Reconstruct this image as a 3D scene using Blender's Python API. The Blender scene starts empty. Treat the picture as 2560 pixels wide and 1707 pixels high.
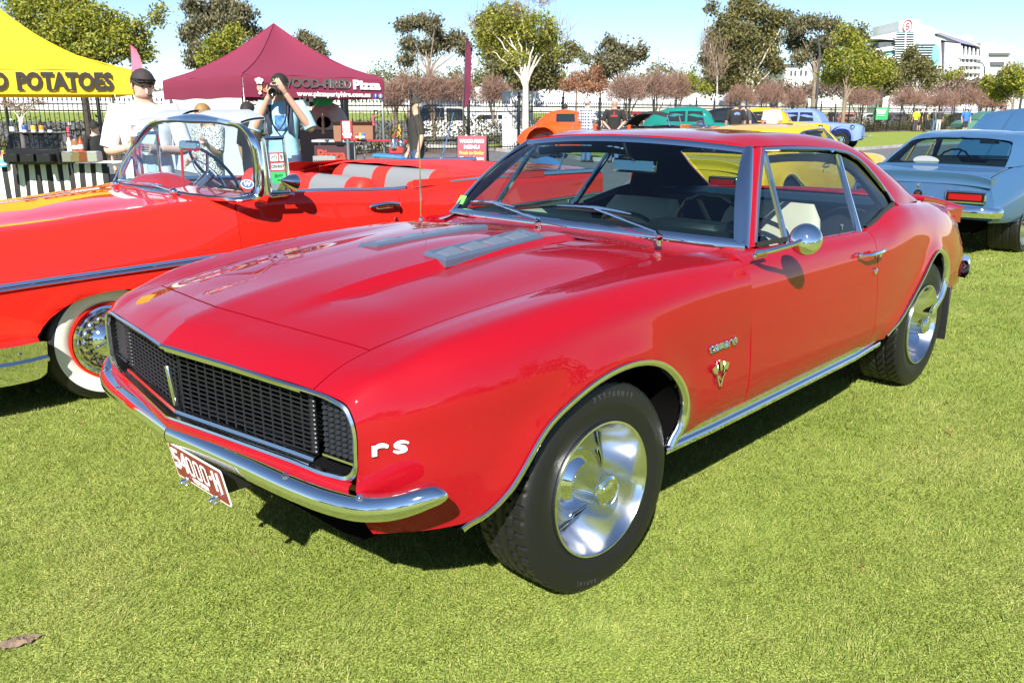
import bpy, bmesh, math, random
import numpy as np
from mathutils import Vector, Matrix
random.seed(7); RNG = np.random.default_rng(7)
SC = bpy.context.scene
COL = SC.collection
# ---------------------------------------------------------------- camera
CAM_F, CAM_POS = 2117.36, (1.86331, 2.29024, 1.39341)
YAW, PITCH, ROLL = math.radians(223.69896), math.radians(-15.12101), math.radians(0.10537)
def cam_axes():
    cy, sy, cp, sp = math.cos(YAW), math.sin(YAW), math.cos(PITCH), math.sin(PITCH)
    f = Vector((cy*cp, sy*cp, sp)); r = Vector((sy, -cy, 0)); u = r.cross(f)
    cr, sr = math.cos(ROLL), math.sin(ROLL)
    return cr*r+sr*u, cr*u-sr*r, f
CR, CU, CF = cam_axes()
cam = bpy.data.cameras.new('camera'); camo = bpy.data.objects.new('camera', cam); COL.objects.link(camo)
cam.sensor_width = 36.0; cam.lens = CAM_F/2560*36.0; cam.clip_start = .05; cam.clip_end = 3000
m = Matrix((CR, CU, -CF)).transposed().to_4x4(); m.translation = Vector(CAM_POS)
camo.matrix_world = m; SC.camera = camo
# ---------------------------------------------------------------- sky, sun, exposure
SUN_DIR = Vector((1.0, .72, .98)).normalized()
w = bpy.data.worlds.new('World'); SC.world = w; w.use_nodes = True
nt = w.node_tree; nt.nodes.clear()
sky = nt.nodes.new('ShaderNodeTexSky'); sky.sky_type = 'NISHITA'; sky.sun_disc = False
sky.sun_elevation = math.asin(SUN_DIR.z); sky.sun_rotation = math.atan2(SUN_DIR.x, SUN_DIR.y)
sky.air_density = 0.9; sky.dust_density = 0.0; sky.ozone_density = 3.0; sky.altitude = 800
bg = nt.nodes.new('ShaderNodeBackground'); bg.inputs['Strength'].default_value = .075
wo = nt.nodes.new('ShaderNodeOutputWorld')
nt.links.new(sky.outputs[0], bg.inputs[0]); nt.links.new(bg.outputs[0], wo.inputs[0])
sl = bpy.data.lights.new('sun', 'SUN'); sl.energy = 5.0; sl.angle = math.radians(.53); sl.color = (1, .95, .87)
so = bpy.data.objects.new('sun', sl); COL.objects.link(so)
so.rotation_euler = SUN_DIR.to_track_quat('Z', 'Y').to_euler(); so.location = SUN_DIR*40
SC.view_settings.view_transform = 'Standard'; SC.view_settings.look = 'None'
SC.view_settings.exposure = 1.1; SC.view_settings.gamma = 1.0; SC.view_settings.use_curve_mapping = False
SC.cycles.max_bounces = 10; SC.cycles.transparent_max_bounces = 24
try: SC.cycles.use_denoising = True
except Exception: pass
# ---------------------------------------------------------------- helpers
def px_ray(px, py):
    return CR*((px-1280)/CAM_F)-CU*((py-853.5)/CAM_F)+CF
def ground_at(px, depth):
    """point on the ground under image column px at the given distance along the view"""
    C = Vector(CAM_POS)
    d = px_ray(px, 853.5); d.z = 0
    fz = Vector((CF.x, CF.y, 0)).normalized()
    # horizontal direction through the column, scaled so that its depth along the view axis is `depth`
    h = px_ray(px, 281.0); k = depth/h.dot(CF); p = C+h*k
    return Vector((p.x, p.y, 0))
def z_at(px, py, depth):
    h = px_ray(px, py); return CAM_POS[2]+h.z*depth/h.dot(CF)
def pt_at(px, py, depth):
    h = px_ray(px, py); return Vector(CAM_POS)+h*(depth/h.dot(CF))
VIEW_RZ = math.atan2(CR.y, CR.x)      # rotation that makes local +x run to the right of the picture
_M = {}
def mat(name, col=(.5,.5,.5), rough=.5, metal=0, coat=0, spec=.5, noise=0, nscale=20, bump=0, bscale=60, emit=None, trans=0, alpha=None, sheen=0, coat_rough=.03):
    if name in _M: return _M[name]
    m = bpy.data.materials.new(name); m.use_nodes = True; n = m.node_tree; b = n.nodes['Principled BSDF']
    b.inputs['Base Color'].default_value = (*col, 1); b.inputs['Roughness'].default_value = rough
    b.inputs['Metallic'].default_value = metal; b.inputs['Coat Weight'].default_value = coat
    b.inputs['Coat Roughness'].default_value = coat_rough; b.inputs['Specular IOR Level'].default_value = spec
    if sheen: b.inputs['Sheen Weight'].default_value = sheen
    if trans: b.inputs['Transmission Weight'].default_value = trans
    tc = None
    if noise or bump:
        tc = n.nodes.new('ShaderNodeTexCoord')
    if noise:
        t = n.nodes.new('ShaderNodeTexNoise'); t.inputs['Scale'].default_value = nscale; t.inputs['Detail'].default_value = 5
        n.links.new(tc.outputs['Object'], t.inputs['Vector'])
        r = n.nodes.new('ShaderNodeMapRange'); r.inputs[1].default_value = .3; r.inputs[2].default_value = .7
        r.inputs[3].default_value = 1-noise; r.inputs[4].default_value = 1+noise
        n.links.new(t.outputs[0], r.inputs[0])
        mx = n.nodes.new('ShaderNodeVectorMath'); mx.operation = 'SCALE'; mx.inputs[0].default_value = col
        n.links.new(r.outputs[0], mx.inputs['Scale']); n.links.new(mx.outputs[0], b.inputs['Base Color'])
    if bump:
        t2 = n.nodes.new('ShaderNodeTexNoise'); t2.inputs['Scale'].default_value = bscale; t2.inputs['Detail'].default_value = 4
        n.links.new(tc.outputs['Object'], t2.inputs['Vector'])
        bp = n.nodes.new('ShaderNodeBump'); bp.inputs['Strength'].default_value = bump; bp.inputs['Distance'].default_value = .01
        n.links.new(t2.outputs[0], bp.inputs['Height']); n.links.new(bp.outputs[0], b.inputs['Normal'])
    if emit:
        b.inputs['Emission Color'].default_value = (*emit, 1); b.inputs['Emission Strength'].default_value = 1
    _M[name] = m; return m
def paint(name, col, rough=.35):
    """car paint: colour coat under a clear coat with very slight orange peel"""
    if name in _M: return _M[name]
    m = mat(name, col, .6, coat=1.0, spec=.06, coat_rough=.0)
    n = m.node_tree; b = n.nodes['Principled BSDF']; b.inputs['Coat IOR'].default_value = 1.48
    tc = n.nodes.new('ShaderNodeTexCoord'); t = n.nodes.new('ShaderNodeTexNoise'); t.inputs['Scale'].default_value = 9; t.inputs['Detail'].default_value = 2
    bp = n.nodes.new('ShaderNodeBump'); bp.inputs['Strength'].default_value = .003; bp.inputs['Distance'].default_value = .02
    n.links.new(tc.outputs['Object'], t.inputs['Vector']); n.links.new(t.outputs[0], bp.inputs['Height'])
    n.links.new(bp.outputs[0], b.inputs['Coat Normal'])
    return m
def glass(name, tint=(.8,.9,.88), ior=1.45):
    if name in _M: return _M[name]
    m = bpy.data.materials.new(name); m.use_nodes = True; n = m.node_tree; n.nodes.clear()
    o = n.nodes.new('ShaderNodeOutputMaterial'); mx = n.nodes.new('ShaderNodeMixShader')
    # thin sheet: the same Schlick reflectance from either side
    lw = n.nodes.new('ShaderNodeLayerWeight'); lw.inputs['Blend'].default_value = .5
    pw = n.nodes.new('ShaderNodeMath'); pw.operation = 'POWER'; pw.inputs[1].default_value = 5.0; n.links.new(lw.outputs['Facing'], pw.inputs[0])
    f0 = 2*((ior-1)/(ior+1))**2
    mu = n.nodes.new('ShaderNodeMath'); mu.operation = 'MULTIPLY_ADD'; mu.inputs[1].default_value = 1-f0; mu.inputs[2].default_value = f0; mu.use_clamp = True
    tr = n.nodes.new('ShaderNodeBsdfTransparent'); tr.inputs[0].default_value = (*tint, 1)
    g = n.nodes.new('ShaderNodeBsdfGlossy'); g.inputs['Roughness'].default_value = .003
    n.links.new(pw.outputs[0], mu.inputs[0]); n.links.new(mu.outputs[0], mx.inputs[0])
    n.links.new(tr.outputs[0], mx.inputs[1]); n.links.new(g.outputs[0], mx.inputs[2]); n.links.new(mx.outputs[0], o.inputs[0])
    _M[name] = m; return m
def mesh(name, verts, faces, material, parent=None, smooth=True, kind=None):
    me = bpy.data.meshes.new(name); me.from_pydata([tuple(map(float, v)) for v in verts], [], faces)
    mats = material if isinstance(material, (list, tuple)) else [material]
    for k in mats: me.materials.append(k)
    if smooth: me.polygons.foreach_set('use_smooth', [True]*len(me.polygons))
    me.update()
    o = bpy.data.objects.new(name, me); COL.objects.link(o)
    if parent is not None: o.parent = parent
    if kind: o['kind'] = kind
    return o
def tag(o, label=None, cat=None, group=None, kind=None):
    if label: o['label'] = label
    if cat: o['category'] = cat
    if group: o['group'] = group
    if kind: o['kind'] = kind
    return o
def thing(name, label, cat, loc=(0,0,0), rz=0, group=None):
    o = bpy.data.objects.new(name, None); COL.objects.link(o); o.location = loc; o.rotation_euler = (0,0,rz)
    o.empty_display_size = .2
    return tag(o, label, cat, group)
def dup(root, loc=None, rz=None, label=None, group=None, parent=None):
    r = root.copy(); COL.objects.link(r)
    if parent is not None: r.parent = parent
    if loc is not None: r.location = loc
    if rz is not None: r.rotation_euler = (0,0,rz)
    if label: r['label'] = label
    if group: r['group'] = group
    for c in list(root.children):
        cc = c.copy(); COL.objects.link(cc); cc.parent = r
        for g in list(c.children):
            gg = g.copy(); COL.objects.link(gg); gg.parent = cc
    return r
class MB:
    """collects simple shapes into one mesh"""
    def __init__(s): s.v = []; s.f = []; s.mi = []; s.cur = 0
    def add(s, v, f):
        o = len(s.v); s.v += [tuple(map(float, p)) for p in v]; s.f += [tuple(i+o for i in q) for q in f]; s.mi += [s.cur]*len(f); return s
    def box(s, c, d, rz=0, rx=0, ry=0, taper=1):
        x, y, z = d[0]/2, d[1]/2, d[2]/2
        R = Matrix.Rotation(rz, 3, 'Z') @ Matrix.Rotation(ry, 3, 'Y') @ Matrix.Rotation(rx, 3, 'X'); c = Vector(c)
        P = [c+R@Vector((a*x*(taper if k > 0 else 1), b*y*(taper if k > 0 else 1), k*z)) for k in (-1,1) for a, b in ((-1,-1),(1,-1),(1,1),(-1,1))]
        return s.add(P, [(3,2,1,0),(4,5,6,7),(0,1,5,4),(1,2,6,5),(2,3,7,6),(3,0,4,7)])
    def rbox(s, c, d, r=.01, rz=0, rx=0, ry=0):
        """box with chamfered edges"""
        x, y, z = d[0]/2, d[1]/2, d[2]/2; r = min(r, x*.9, y*.9, z*.9)
        R = Matrix.Rotation(rz, 3, 'Z') @ Matrix.Rotation(ry, 3, 'Y') @ Matrix.Rotation(rx, 3, 'X'); c = Vector(c)
        def ring(ix, iy, zz): return [(-x+ix,-y,zz),(x-ix,-y,zz),(x,-y+iy,zz),(x,y-iy,zz),(x-ix,y,zz),(-x+ix,y,zz),(-x,y-iy,zz),(-x,-y+iy,zz)]
        rings = []
        q = [( -x+r, -y+r), (x-r, -y+r), (x-r, y-r), (-x+r, y-r)]
        def inset(zz): return [(-x+r,-y+r,zz),(x-r,-y+r,zz),(x-r,-y+r,zz),(x-r,y-r,zz),(x-r,y-r,zz),(-x+r,y-r,zz),(-x+r,y-r,zz),(-x+r,-y+r,zz)]
        L = [inset(-z), ring(r,r,-z+r), ring(r,r,z-r), inset(z)]
        V = [c+R@Vector(p) for k in L for p in k]; F = []
        for k in range(3):
            for i in range(8):
                j = (i+1) % 8; F.append((k*8+i, k*8+j, (k+1)*8+j, (k+1)*8+i))
        F.append(tuple(reversed(range(8)))); F.append(tuple(range(24, 32)))
        return s.add(V, F)
    def cyl(s, a, b, r0, r1=None, n=10, cap=True):
        a, b = Vector(a), Vector(b); r1 = r0 if r1 is None else r1
        d = (b-a).normalized(); u = d.orthogonal().normalized(); v = d.cross(u)
        P = [a+(u*math.cos(t)+v*math.sin(t))*r0 for t in [2*math.pi*i/n for i in range(n)]]+[b+(u*math.cos(t)+v*math.sin(t))*r1 for t in [2*math.pi*i/n for i in range(n)]]
        F = [(i, (i+1) % n, n+(i+1) % n, n+i) for i in range(n)]
        if cap: F += [tuple(reversed(range(n))), tuple(range(n, 2*n))]
        return s.add(P, F)
    def tube(s, pts, r, n=8, closed=False, cap=True):
        P = [Vector(p) for p in pts]; m = len(P); rr = r if hasattr(r, '__len__') else [r]*m
        V = []; F = []; u = None
        for i, p in enumerate(P):
            if closed: d = P[(i+1) % m]-P[i-1]
            else: d = P[min(i+1, m-1)]-P[max(i-1, 0)]
            d = d.normalized() if d.length > 1e-9 else Vector((0,0,1))
            if u is None: u = d.orthogonal().normalized()
            u = (u-d*u.dot(d)).normalized(); v = d.cross(u)
            V += [p+(u*math.cos(2*math.pi*k/n)+v*math.sin(2*math.pi*k/n))*rr[i] for k in range(n)]
        for i in range(m if closed else m-1):
            j = (i+1) % m
            F += [(i*n+k, i*n+(k+1) % n, j*n+(k+1) % n, j*n+k) for k in range(n)]
        if cap and not closed: F += [tuple(reversed(range(n))), tuple(range((m-1)*n, m*n))]
        return s.add(V, F)
    def lathe(s, prof, n=24, axis='Z', c=(0,0,0), a0=0, a1=2*math.pi):
        full = abs(a1-a0-2*math.pi) < 1e-6; m = n if full else n+1; V = []
        for i in range(m):
            t = a0+(a1-a0)*i/n; ct, st = math.cos(t), math.sin(t)
            for r, h in prof:
                p = (r*ct, r*st, h) if axis == 'Z' else ((r*ct, h, r*st) if axis == 'Y' else (h, r*ct, r*st))
                V.append((p[0]+c[0], p[1]+c[1], p[2]+c[2]))
        k = len(prof); F = []
        for i in range(n):
            j = (i+1) % m
            for q in range(k-1): F.append((i*k+q, j*k+q, j*k+q+1, i*k+q+1) if axis != 'Y' else (i*k+q, i*k+q+1, j*k+q+1, j*k+q))
        return s.add(V, F)
    def sphere(s, c, r, n=12, m=8):
        rx, ry, rz = (r, r, r) if not hasattr(r, '__len__') else r; V = []; F = []
        for i in range(m+1):
            a = math.pi*i/m
            for j in range(n):
                b = 2*math.pi*j/n; V.append((c[0]+rx*math.sin(a)*math.cos(b), c[1]+ry*math.sin(a)*math.sin(b), c[2]+rz*math.cos(a)))
        for i in range(m):
            for j in range(n): F.append((i*n+j, (i+1)*n+j, (i+1)*n+(j+1) % n, i*n+(j+1) % n))
        return s.add(V, F)
    def prism(s, poly, depth, M=None):
        """polygon in local x,z extruded along local y"""
        n = len(poly); V = [Vector((p[0], 0, p[1])) for p in poly]+[Vector((p[0], depth, p[1])) for p in poly]
        if M is not None: V = [M@p for p in V]
        return s.add(V, [tuple(range(n)), tuple(reversed(range(n, 2*n)))]+[(i, n+i, n+(i+1) % n, (i+1) % n) for i in range(n)])
    def grid(s, G):
        G = np.asarray(G, float); a, b = G.shape[:2]
        return s.add(G.reshape(-1, 3), [(i*b+j, i*b+j+1, (i+1)*b+j+1, (i+1)*b+j) for i in range(a-1) for j in range(b-1)])
    def build(s, name, material, parent=None, smooth=True, kind=None, auto=None):
        o = mesh(name, s.v, s.f, material, parent, smooth, kind)
        if isinstance(material, (list, tuple)): o.data.polygons.foreach_set('material_index', s.mi)
        if smooth: shade(o, auto if auto is not None else 40)
        return o
def shade(o, deg=40):
    """smooth shading with edges sharper than deg split"""
    me = o.data
    bm = bmesh.new(); bm.from_mesh(me); a = math.radians(deg)
    for e in bm.edges:
        if len(e.link_faces) == 2 and e.calc_face_angle(0) > a: e.smooth = False
    bm.to_mesh(me); bm.free()
def hermite(P, t, ts):
    P = np.asarray(P, float); t = np.asarray(t, float); n = len(t); m = np.zeros_like(P)
    d = [(P[i+1]-P[i])/(t[i+1]-t[i]) for i in range(n-1)]
    if n == 2: m[0] = m[1] = d[0]
    else:
        for i in range(1, n-1):
            h0, h1 = t[i]-t[i-1], t[i+1]-t[i]; m[i] = (d[i-1]*h1+d[i]*h0)/(h0+h1)
        m[0] = 1.5*d[0]-.5*m[1]; m[-1] = 1.5*d[-1]-.5*m[-2]
    out = []
    for x in ts:
        i = int(min(max(np.searchsorted(t, x, 'right')-1, 0), n-2)); h = t[i+1]-t[i]; u = (x-t[i])/h
        out.append((2*u**3-3*u**2+1)*P[i]+(u**3-2*u**2+u)*h*m[i]+(-2*u**3+3*u**2)*P[i+1]+(u**3-u**2)*h*m[i+1])
    return np.array(out)
def chord(P):
    d = np.linalg.norm(np.diff(P, axis=0), axis=1); return np.concatenate([[0], np.cumsum(np.maximum(d, 1e-5))])
def spline(P, per=8, crease=()):
    """smooth curve through points, `per` samples for each interval, broken at crease indices"""
    P = np.asarray(P, float); per = per if hasattr(per, '__len__') else [per]*(len(P)-1)
    cuts = [0]+sorted(crease)+[len(P)-1]; out = [P[0]]
    for a, b in zip(cuts[:-1], cuts[1:]):
        seg = P[a:b+1]; t = chord(seg); ts = []
        for i in range(a, b): ts += list(t[i-a]+(t[i-a+1]-t[i-a])*np.arange(1, per[i]+1)/per[i])
        out += list(hermite(seg, t, ts))
    return np.array(out)
def surf(net, su, sv, cu=(), cv=()):
    net = np.asarray(net, float)
    A = np.array([spline(r, sv, cv) for r in net])
    return np.stack([spline(A[:, j], su, cu) for j in range(A.shape[1])], 1)
def normals(G):
    du = np.gradient(G, axis=0); dv = np.gradient(G, axis=1); n = np.cross(du, dv)
    return n/np.maximum(np.linalg.norm(n, axis=2, keepdims=True), 1e-9)
def panel(name, G, material, parent, gap=.0025, flange=.015, flip=False, mirror=False, edges='udlr', cut=None, extra=None):
    """sheet-metal panel from a point grid: shut-line gap and turned-in flange round its edges; cut=(inside, snap) trims an opening"""
    G = np.array(G, float)
    if mirror: G = G*np.array([1,-1,1])
    N = normals(G)
    if flip != mirror: N = -N
    H = G.copy()
    def sh(a, b):
        d = b-a; l = np.linalg.norm(d, axis=-1, keepdims=True); return a+d/np.maximum(l, 1e-9)*np.minimum(gap, l*.4)
    if gap:
        if 'u' in edges: H[0] = sh(H[0], H[1])
        if 'd' in edges: H[-1] = sh(H[-1], H[-2])
        if 'l' in edges: H[:, 0] = sh(H[:, 0], H[:, 1])
        if 'r' in edges: H[:, -1] = sh(H[:, -1], H[:, -2])
    a, b = H.shape[:2]; V = [tuple(p) for p in H.reshape(-1, 3)]; F = []
    ins = np.zeros((a, b), bool)
    if cut:
        inside, snap = cut
        ins = np.array([[inside(H[i, j]) for j in range(b)] for i in range(a)])
        V = [list(v) for v in V]
        snapped = {}
        for i in range(a-1):
            for j in range(b-1):
                q = [(i, j), (i, j+1), (i+1, j+1), (i+1, j)]; k = [ins[p] for p in q]
                if all(k): continue
                if any(k):
                    for p in q:
                        if ins[p] and p not in snapped:
                            snapped[p] = 1; V[p[0]*b+p[1]] = list(snap(H[p]))
        V = [tuple(v) for v in V]
    rev = (flip != mirror)
    for i in range(a-1):
        for j in range(b-1):
            if ins[i, j] and ins[i, j+1] and ins[i+1, j+1] and ins[i+1, j]: continue
            q = (i*b+j, i*b+j+1, (i+1)*b+j+1, (i+1)*b+j)
            F.append(tuple(reversed(q)) if rev else q)
    if flange:
        def skirt(idx):
            o = len(V)
            for i, j in idx: V.append(V[i*b+j])
            for i, j in idx: V.append(tuple(np.array(V[i*b+j])-N[i, j]*flange))
            n = len(idx)
            for k in range(n-1):
                if ins[idx[k]] or ins[idx[k+1]]: continue
                F.append((o+k, o+k+1, o+n+k+1, o+n+k))
        if 'u' in edges: skirt([(0, j) for j in range(b)])
        if 'd' in edges: skirt([(a-1, j) for j in range(b)])
        if 'l' in edges: skirt([(i, 0) for i in range(a)])
        if 'r' in edges: skirt([(i, b-1) for i in range(a)])
    o = mesh(name, V, F, material, parent)
    return o
def sweep(path, prof, up=None, closed=False, scale=None, sides=None):
    """profile (list of (a,b)) swept along path; a along side vector, b along up vector; returns grid"""
    P = np.asarray(path, float); n = len(P); out = []
    for i in range(n):
        if closed: d = P[(i+1) % n]-P[i-1]
        else: d = P[min(i+1, n-1)]-P[max(i-1, 0)]
        d = d/max(np.linalg.norm(d), 1e-9)
        u = np.array((0,0,1.)) if up is None else np.asarray(up[i] if np.ndim(up) == 2 else up, float)
        s = np.cross(d, u); s /= max(np.linalg.norm(s), 1e-9); uu = np.cross(s, d)
        k = 1 if scale is None else scale[i]
        out.append([P[i]+s*a*k+uu*b*k for a, b in prof])
    if closed: out.append(out[0])
    return np.array(out)
def text_mesh(name, s, size, material, parent=None, M=None, extrude=.002, shear=0, bold=0, align='CENTER', spacing=1.0, sx=1.0, bevel=0):
    cu = bpy.data.curves.new(name, 'FONT'); cu.body = s; cu.size = size; cu.extrude = extrude; cu.shear = shear; cu.offset = bold
    cu.align_x = align; cu.align_y = 'CENTER'; cu.space_character = spacing; cu.resolution_u = 3; cu.bevel_depth = bevel
    t = bpy.data.objects.new(name, cu); COL.objects.link(t)
    dg = bpy.context.evaluated_depsgraph_get(); dg.update()
    me = bpy.data.meshes.new_from_object(t.evaluated_get(dg)); bpy.data.objects.remove(t); bpy.data.curves.remove(cu)
    me.name = name; me.transform(Matrix.Diagonal((sx, 1, 1, 1)))
    if M is not None: me.transform(M)
    me.materials.clear(); me.materials.append(material)
    o = bpy.data.objects.new(name, me); COL.objects.link(o)
    if parent is not None: o.parent = parent
    return o
def frame_m(o, x, y):
    """matrix: local x,y axes along given vectors, z = x cross y, at origin o"""
    x = Vector(x).normalized(); z = x.cross(Vector(y)).normalized(); y = z.cross(x)
    m = Matrix((x, y, z)).transposed().to_4x4(); m.translation = Vector(o); return m
# common materials
CHROME = mat('chrome', (.80,.81,.83), .045, 1)
CHROME2 = mat('brushed_trim', (.70,.71,.73), .16, 1)
RUBBER = mat('tyre_rubber', (.0065,.0065,.007), .5, bump=.12, bscale=160)
BLACK = mat('black_trim', (.012,.012,.013), .45)
BLACKGLOSS = mat('gloss_black', (.008,.008,.009), .12)
DARK = mat('underbody_dark', (.004,.004,.004), 1.0, spec=0)
WHITE = mat('white_paint', (.8,.8,.8), .4)
STEEL = mat('galvanised_steel', (.45,.46,.47), .38, .8)

def rebase(root, loc):
    """move a thing built in world coordinates so that its Empty stands at its own base"""
    loc = Vector(loc); done = set(); T = Matrix.Translation(-loc)
    for c in root.children:
        if c.location.length > 1e-6 or c.get('tyre'): c.location = c.location-loc
        elif c.type == 'MESH' and c.data.name not in done: c.data.transform(T); done.add(c.data.name)
        for g in c.children:
            if not c.get('tyre') and g.type == 'MESH' and g.data.name not in done: g.data.transform(T); done.add(g.data.name)
    root.location = root.location+loc
# ================================================================ ground
def grass_mat(name, blade=False):
    m = bpy.data.materials.new(name); m.use_nodes = True; n = m.node_tree; b = n.nodes['Principled BSDF']; L = n.links
    tc = n.nodes.new('ShaderNodeTexCoord'); 
    def noise(sc, det=4):
        t = n.nodes.new('ShaderNodeTexNoise'); t.inputs['Scale'].default_value = sc; t.inputs['Detail'].default_value = det; L.new(tc.outputs['Object'], t.inputs['Vector']); return t.outputs[0]
    def ramp(src, stops):
        r = n.nodes.new('ShaderNodeValToRGB'); e = r.color_ramp.elements
        e[0].position, e[0].color = stops[0][0], (*stops[0][1], 1); e[1].position, e[1].color = stops[-1][0], (*stops[-1][1], 1)
        for p, c in stops[1:-1]: k = e.new(p); k.color = (*c, 1)
        L.new(src, r.inputs[0]); return r.outputs[0]
    def mix(f, a, b_, mode='MIX'):
        x = n.nodes.new('ShaderNodeMix'); x.data_type = 'RGBA'; x.blend_type = mode
        if hasattr(f, 'default_value') or not isinstance(f, float): L.new(f, x.inputs[0])
        else: x.inputs[0].default_value = f
        for i, q in ((6, a), (7, b_)):
            if isinstance(q, tuple): x.inputs[i].default_value = (*q, 1)
            else: L.new(q, x.inputs[i])
        return x.outputs[2]
    big = ramp(noise(1.3), [(.25,(.215,.270,.060)),(.53,(.250,.302,.074)),(.78,(.295,.325,.100))])
    mid = ramp(noise(14), [(.3,(.86,.87,.84)),(.7,(1.12,1.11,1.14))])
    c = mix(1.0, big, mid, 'MULTIPLY')
    if blade:
        at = n.nodes.new('ShaderNodeAttribute'); at.attribute_name = 'tint'
        v = ramp(at.outputs['Fac'], [(0,(.55,.68,.45)),(.35,(.9,.97,.8)),(.8,(1.22,1.2,1.1)),(.90,(1.7,1.4,1.5)),(1,(2.0,1.55,2.3))])
        c = mix(1.0, c, v, 'MULTIPLY')
        b.inputs['Roughness'].default_value = .55; b.inputs['Specular IOR Level'].default_value = .25
        tr = n.nodes.new('ShaderNodeBsdfTranslucent'); L.new(c, tr.inputs[0]); ms = n.nodes.new('ShaderNodeMixShader'); ms.inputs[0].default_value = .42
        L.new(b.outputs[0], ms.inputs[1]); L.new(tr.outputs[0], ms.inputs[2]); L.new(ms.outputs[0], n.nodes['Material Output'].inputs[0])
    else:
        f = ramp(noise(140, 6), [(.35,(.35,.38,.3)),(.5,(.9,.95,.8)),(.68,(1.5,1.4,1.2))]); c = mix(1.0, c, f, 'MULTIPLY')
        bp = n.nodes.new('ShaderNodeBump'); bp.inputs['Strength'].default_value = .5; bp.inputs['Distance'].default_value = .02; L.new(noise(120, 6), bp.inputs['Height']); L.new(bp.outputs[0], b.inputs['Normal'])
        b.inputs['Roughness'].default_value = .9; b.inputs['Specular IOR Level'].default_value = .1
    L.new(c, b.inputs['Base Color']); return m
GRASSM = grass_mat('lawn_ground'); BLADEM = grass_mat('grass_blade', True)
# ground sheet to the horizon, gently uneven near by
def ring_sheet():
    rs = np.concatenate([np.linspace(0, 12, 25), np.geomspace(14, 2500, 30)]); V = []; n = 64
    for r in rs:
        for k in range(n):
            a = 2*math.pi*k/n; V.append((r*math.cos(a)-2, r*math.sin(a)-1, 0))
    F = [(i*n+k, (i+1)*n+k, (i+1)*n+(k+1) % n, i*n+(k+1) % n) for i in range(len(rs)-1) for k in range(n)]
    return V, F
v, f_ = ring_sheet(); g = mesh('ground', v, f_, GRASSM, kind='structure')
def grass():
    C = np.array(CAM_POS); H = np.array(px_ray(1280, 281)); H /= np.linalg.norm(H); R_ = np.array(CR)
    pts = []; size = []
    def zone(d0, d1, dens, hgt, wid, wmul=.70, off=0):
        A = (d1**2-d0**2)*wmul; n = int(dens*A)
        d = np.sqrt(RNG.uniform(d0**2, d1**2, n)); s = RNG.uniform(-wmul, wmul, n)*d
        P = C[None, :2]+d[:, None]*H[None, :2]+s[:, None]*R_[None, :2]
        return P, np.full(n, hgt), np.full(n, wid)
    Z = [zone(1.0, 2.6, 20000, .014, .0019), zone(2.6, 4.2, 12000, .015, .0024), zone(4.2, 7.0, 4500, .017, .0038), zone(7.0, 12.5, 1100, .020, .008)]
    P = np.concatenate([z[0] for z in Z]); h = np.concatenate([z[1] for z in Z]); wd = np.concatenate([z[2] for z in Z])
    # patchy growth
    ph = np.sin(P[:, 0]*3.1+1.2*np.sin(P[:, 1]*2.3))*np.sin(P[:, 1]*2.7+1.5*np.sin(P[:, 0]*1.9))
    h = h*(1+.06*ph)*RNG.uniform(.45, 1.35, len(P)); n = len(P)
    az = RNG.uniform(0, 2*math.pi, n); ln = RNG.uniform(.25, 1.5, n)*h
    clump = .8*np.sin(P[:, 0]*7.3)*np.cos(P[:, 1]*6.1); az = np.where(RNG.random(n) < .5, clump*3+1.0, az)
    dx, dy = np.cos(az), np.sin(az); sx, sy = -np.sin(az+RNG.normal(0,.6,n)), np.cos(az+RNG.normal(0,.6,n))
    V = np.empty((n, 5, 3)); b = wd/2
    V[:, 0] = np.stack([P[:, 0]-sx*b, P[:, 1]-sy*b, 0*h-.002], 1); V[:, 1] = np.stack([P[:, 0]+sx*b, P[:, 1]+sy*b, 0*h-.002], 1)
    mx, my = P[:, 0]+dx*ln*.38, P[:, 1]+dy*ln*.38
    V[:, 2] = np.stack([mx+sx*b*.8, my+sy*b*.8, h*.65], 1); V[:, 3] = np.stack([mx-sx*b*.8, my-sy*b*.8, h*.65], 1)
    V[:, 4] = np.stack([P[:, 0]+dx*ln, P[:, 1]+dy*ln, h*.95], 1)
    me = bpy.data.meshes.new('grass'); nv = n*5
    me.vertices.add(nv); me.vertices.foreach_set('co', V.reshape(-1).astype(np.float32))
    base = (np.arange(n)*5)[:, None]; quad = base+np.array([0,1,2,3]); tri = base+np.array([3,2,4])
    li = np.concatenate([quad, tri], 1).reshape(-1); me.loops.add(len(li)); me.loops.foreach_set('vertex_index', li.astype(np.int32))
    me.polygons.add(2*n); ls = np.empty((n, 2), np.int32); ls[:, 0] = np.arange(n)*7; ls[:, 1] = ls[:, 0]+4
    me.polygons.foreach_set('loop_start', ls.reshape(-1)); 
    a = me.attributes.new('tint', 'FLOAT', 'POINT'); t = np.clip(RNG.beta(2.0, 2.2, n)*.85+.02*ph, 0, .88); t[RNG.random(n) < .14] = 1.0; t[RNG.random(n) < .08] = .9; h0 = RNG.random(n) < .2; t[h0] = RNG.uniform(0,.18,h0.sum())
    a.data.foreach_set('value', np.repeat(t, 5).astype(np.float32))
    me.update(calc_edges=True); me.validate(); me.materials.append(BLADEM)
    o = bpy.data.objects.new('grass', me); COL.objects.link(o); tag(o, kind='stuff'); print('grass blades', n)
grass()
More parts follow.
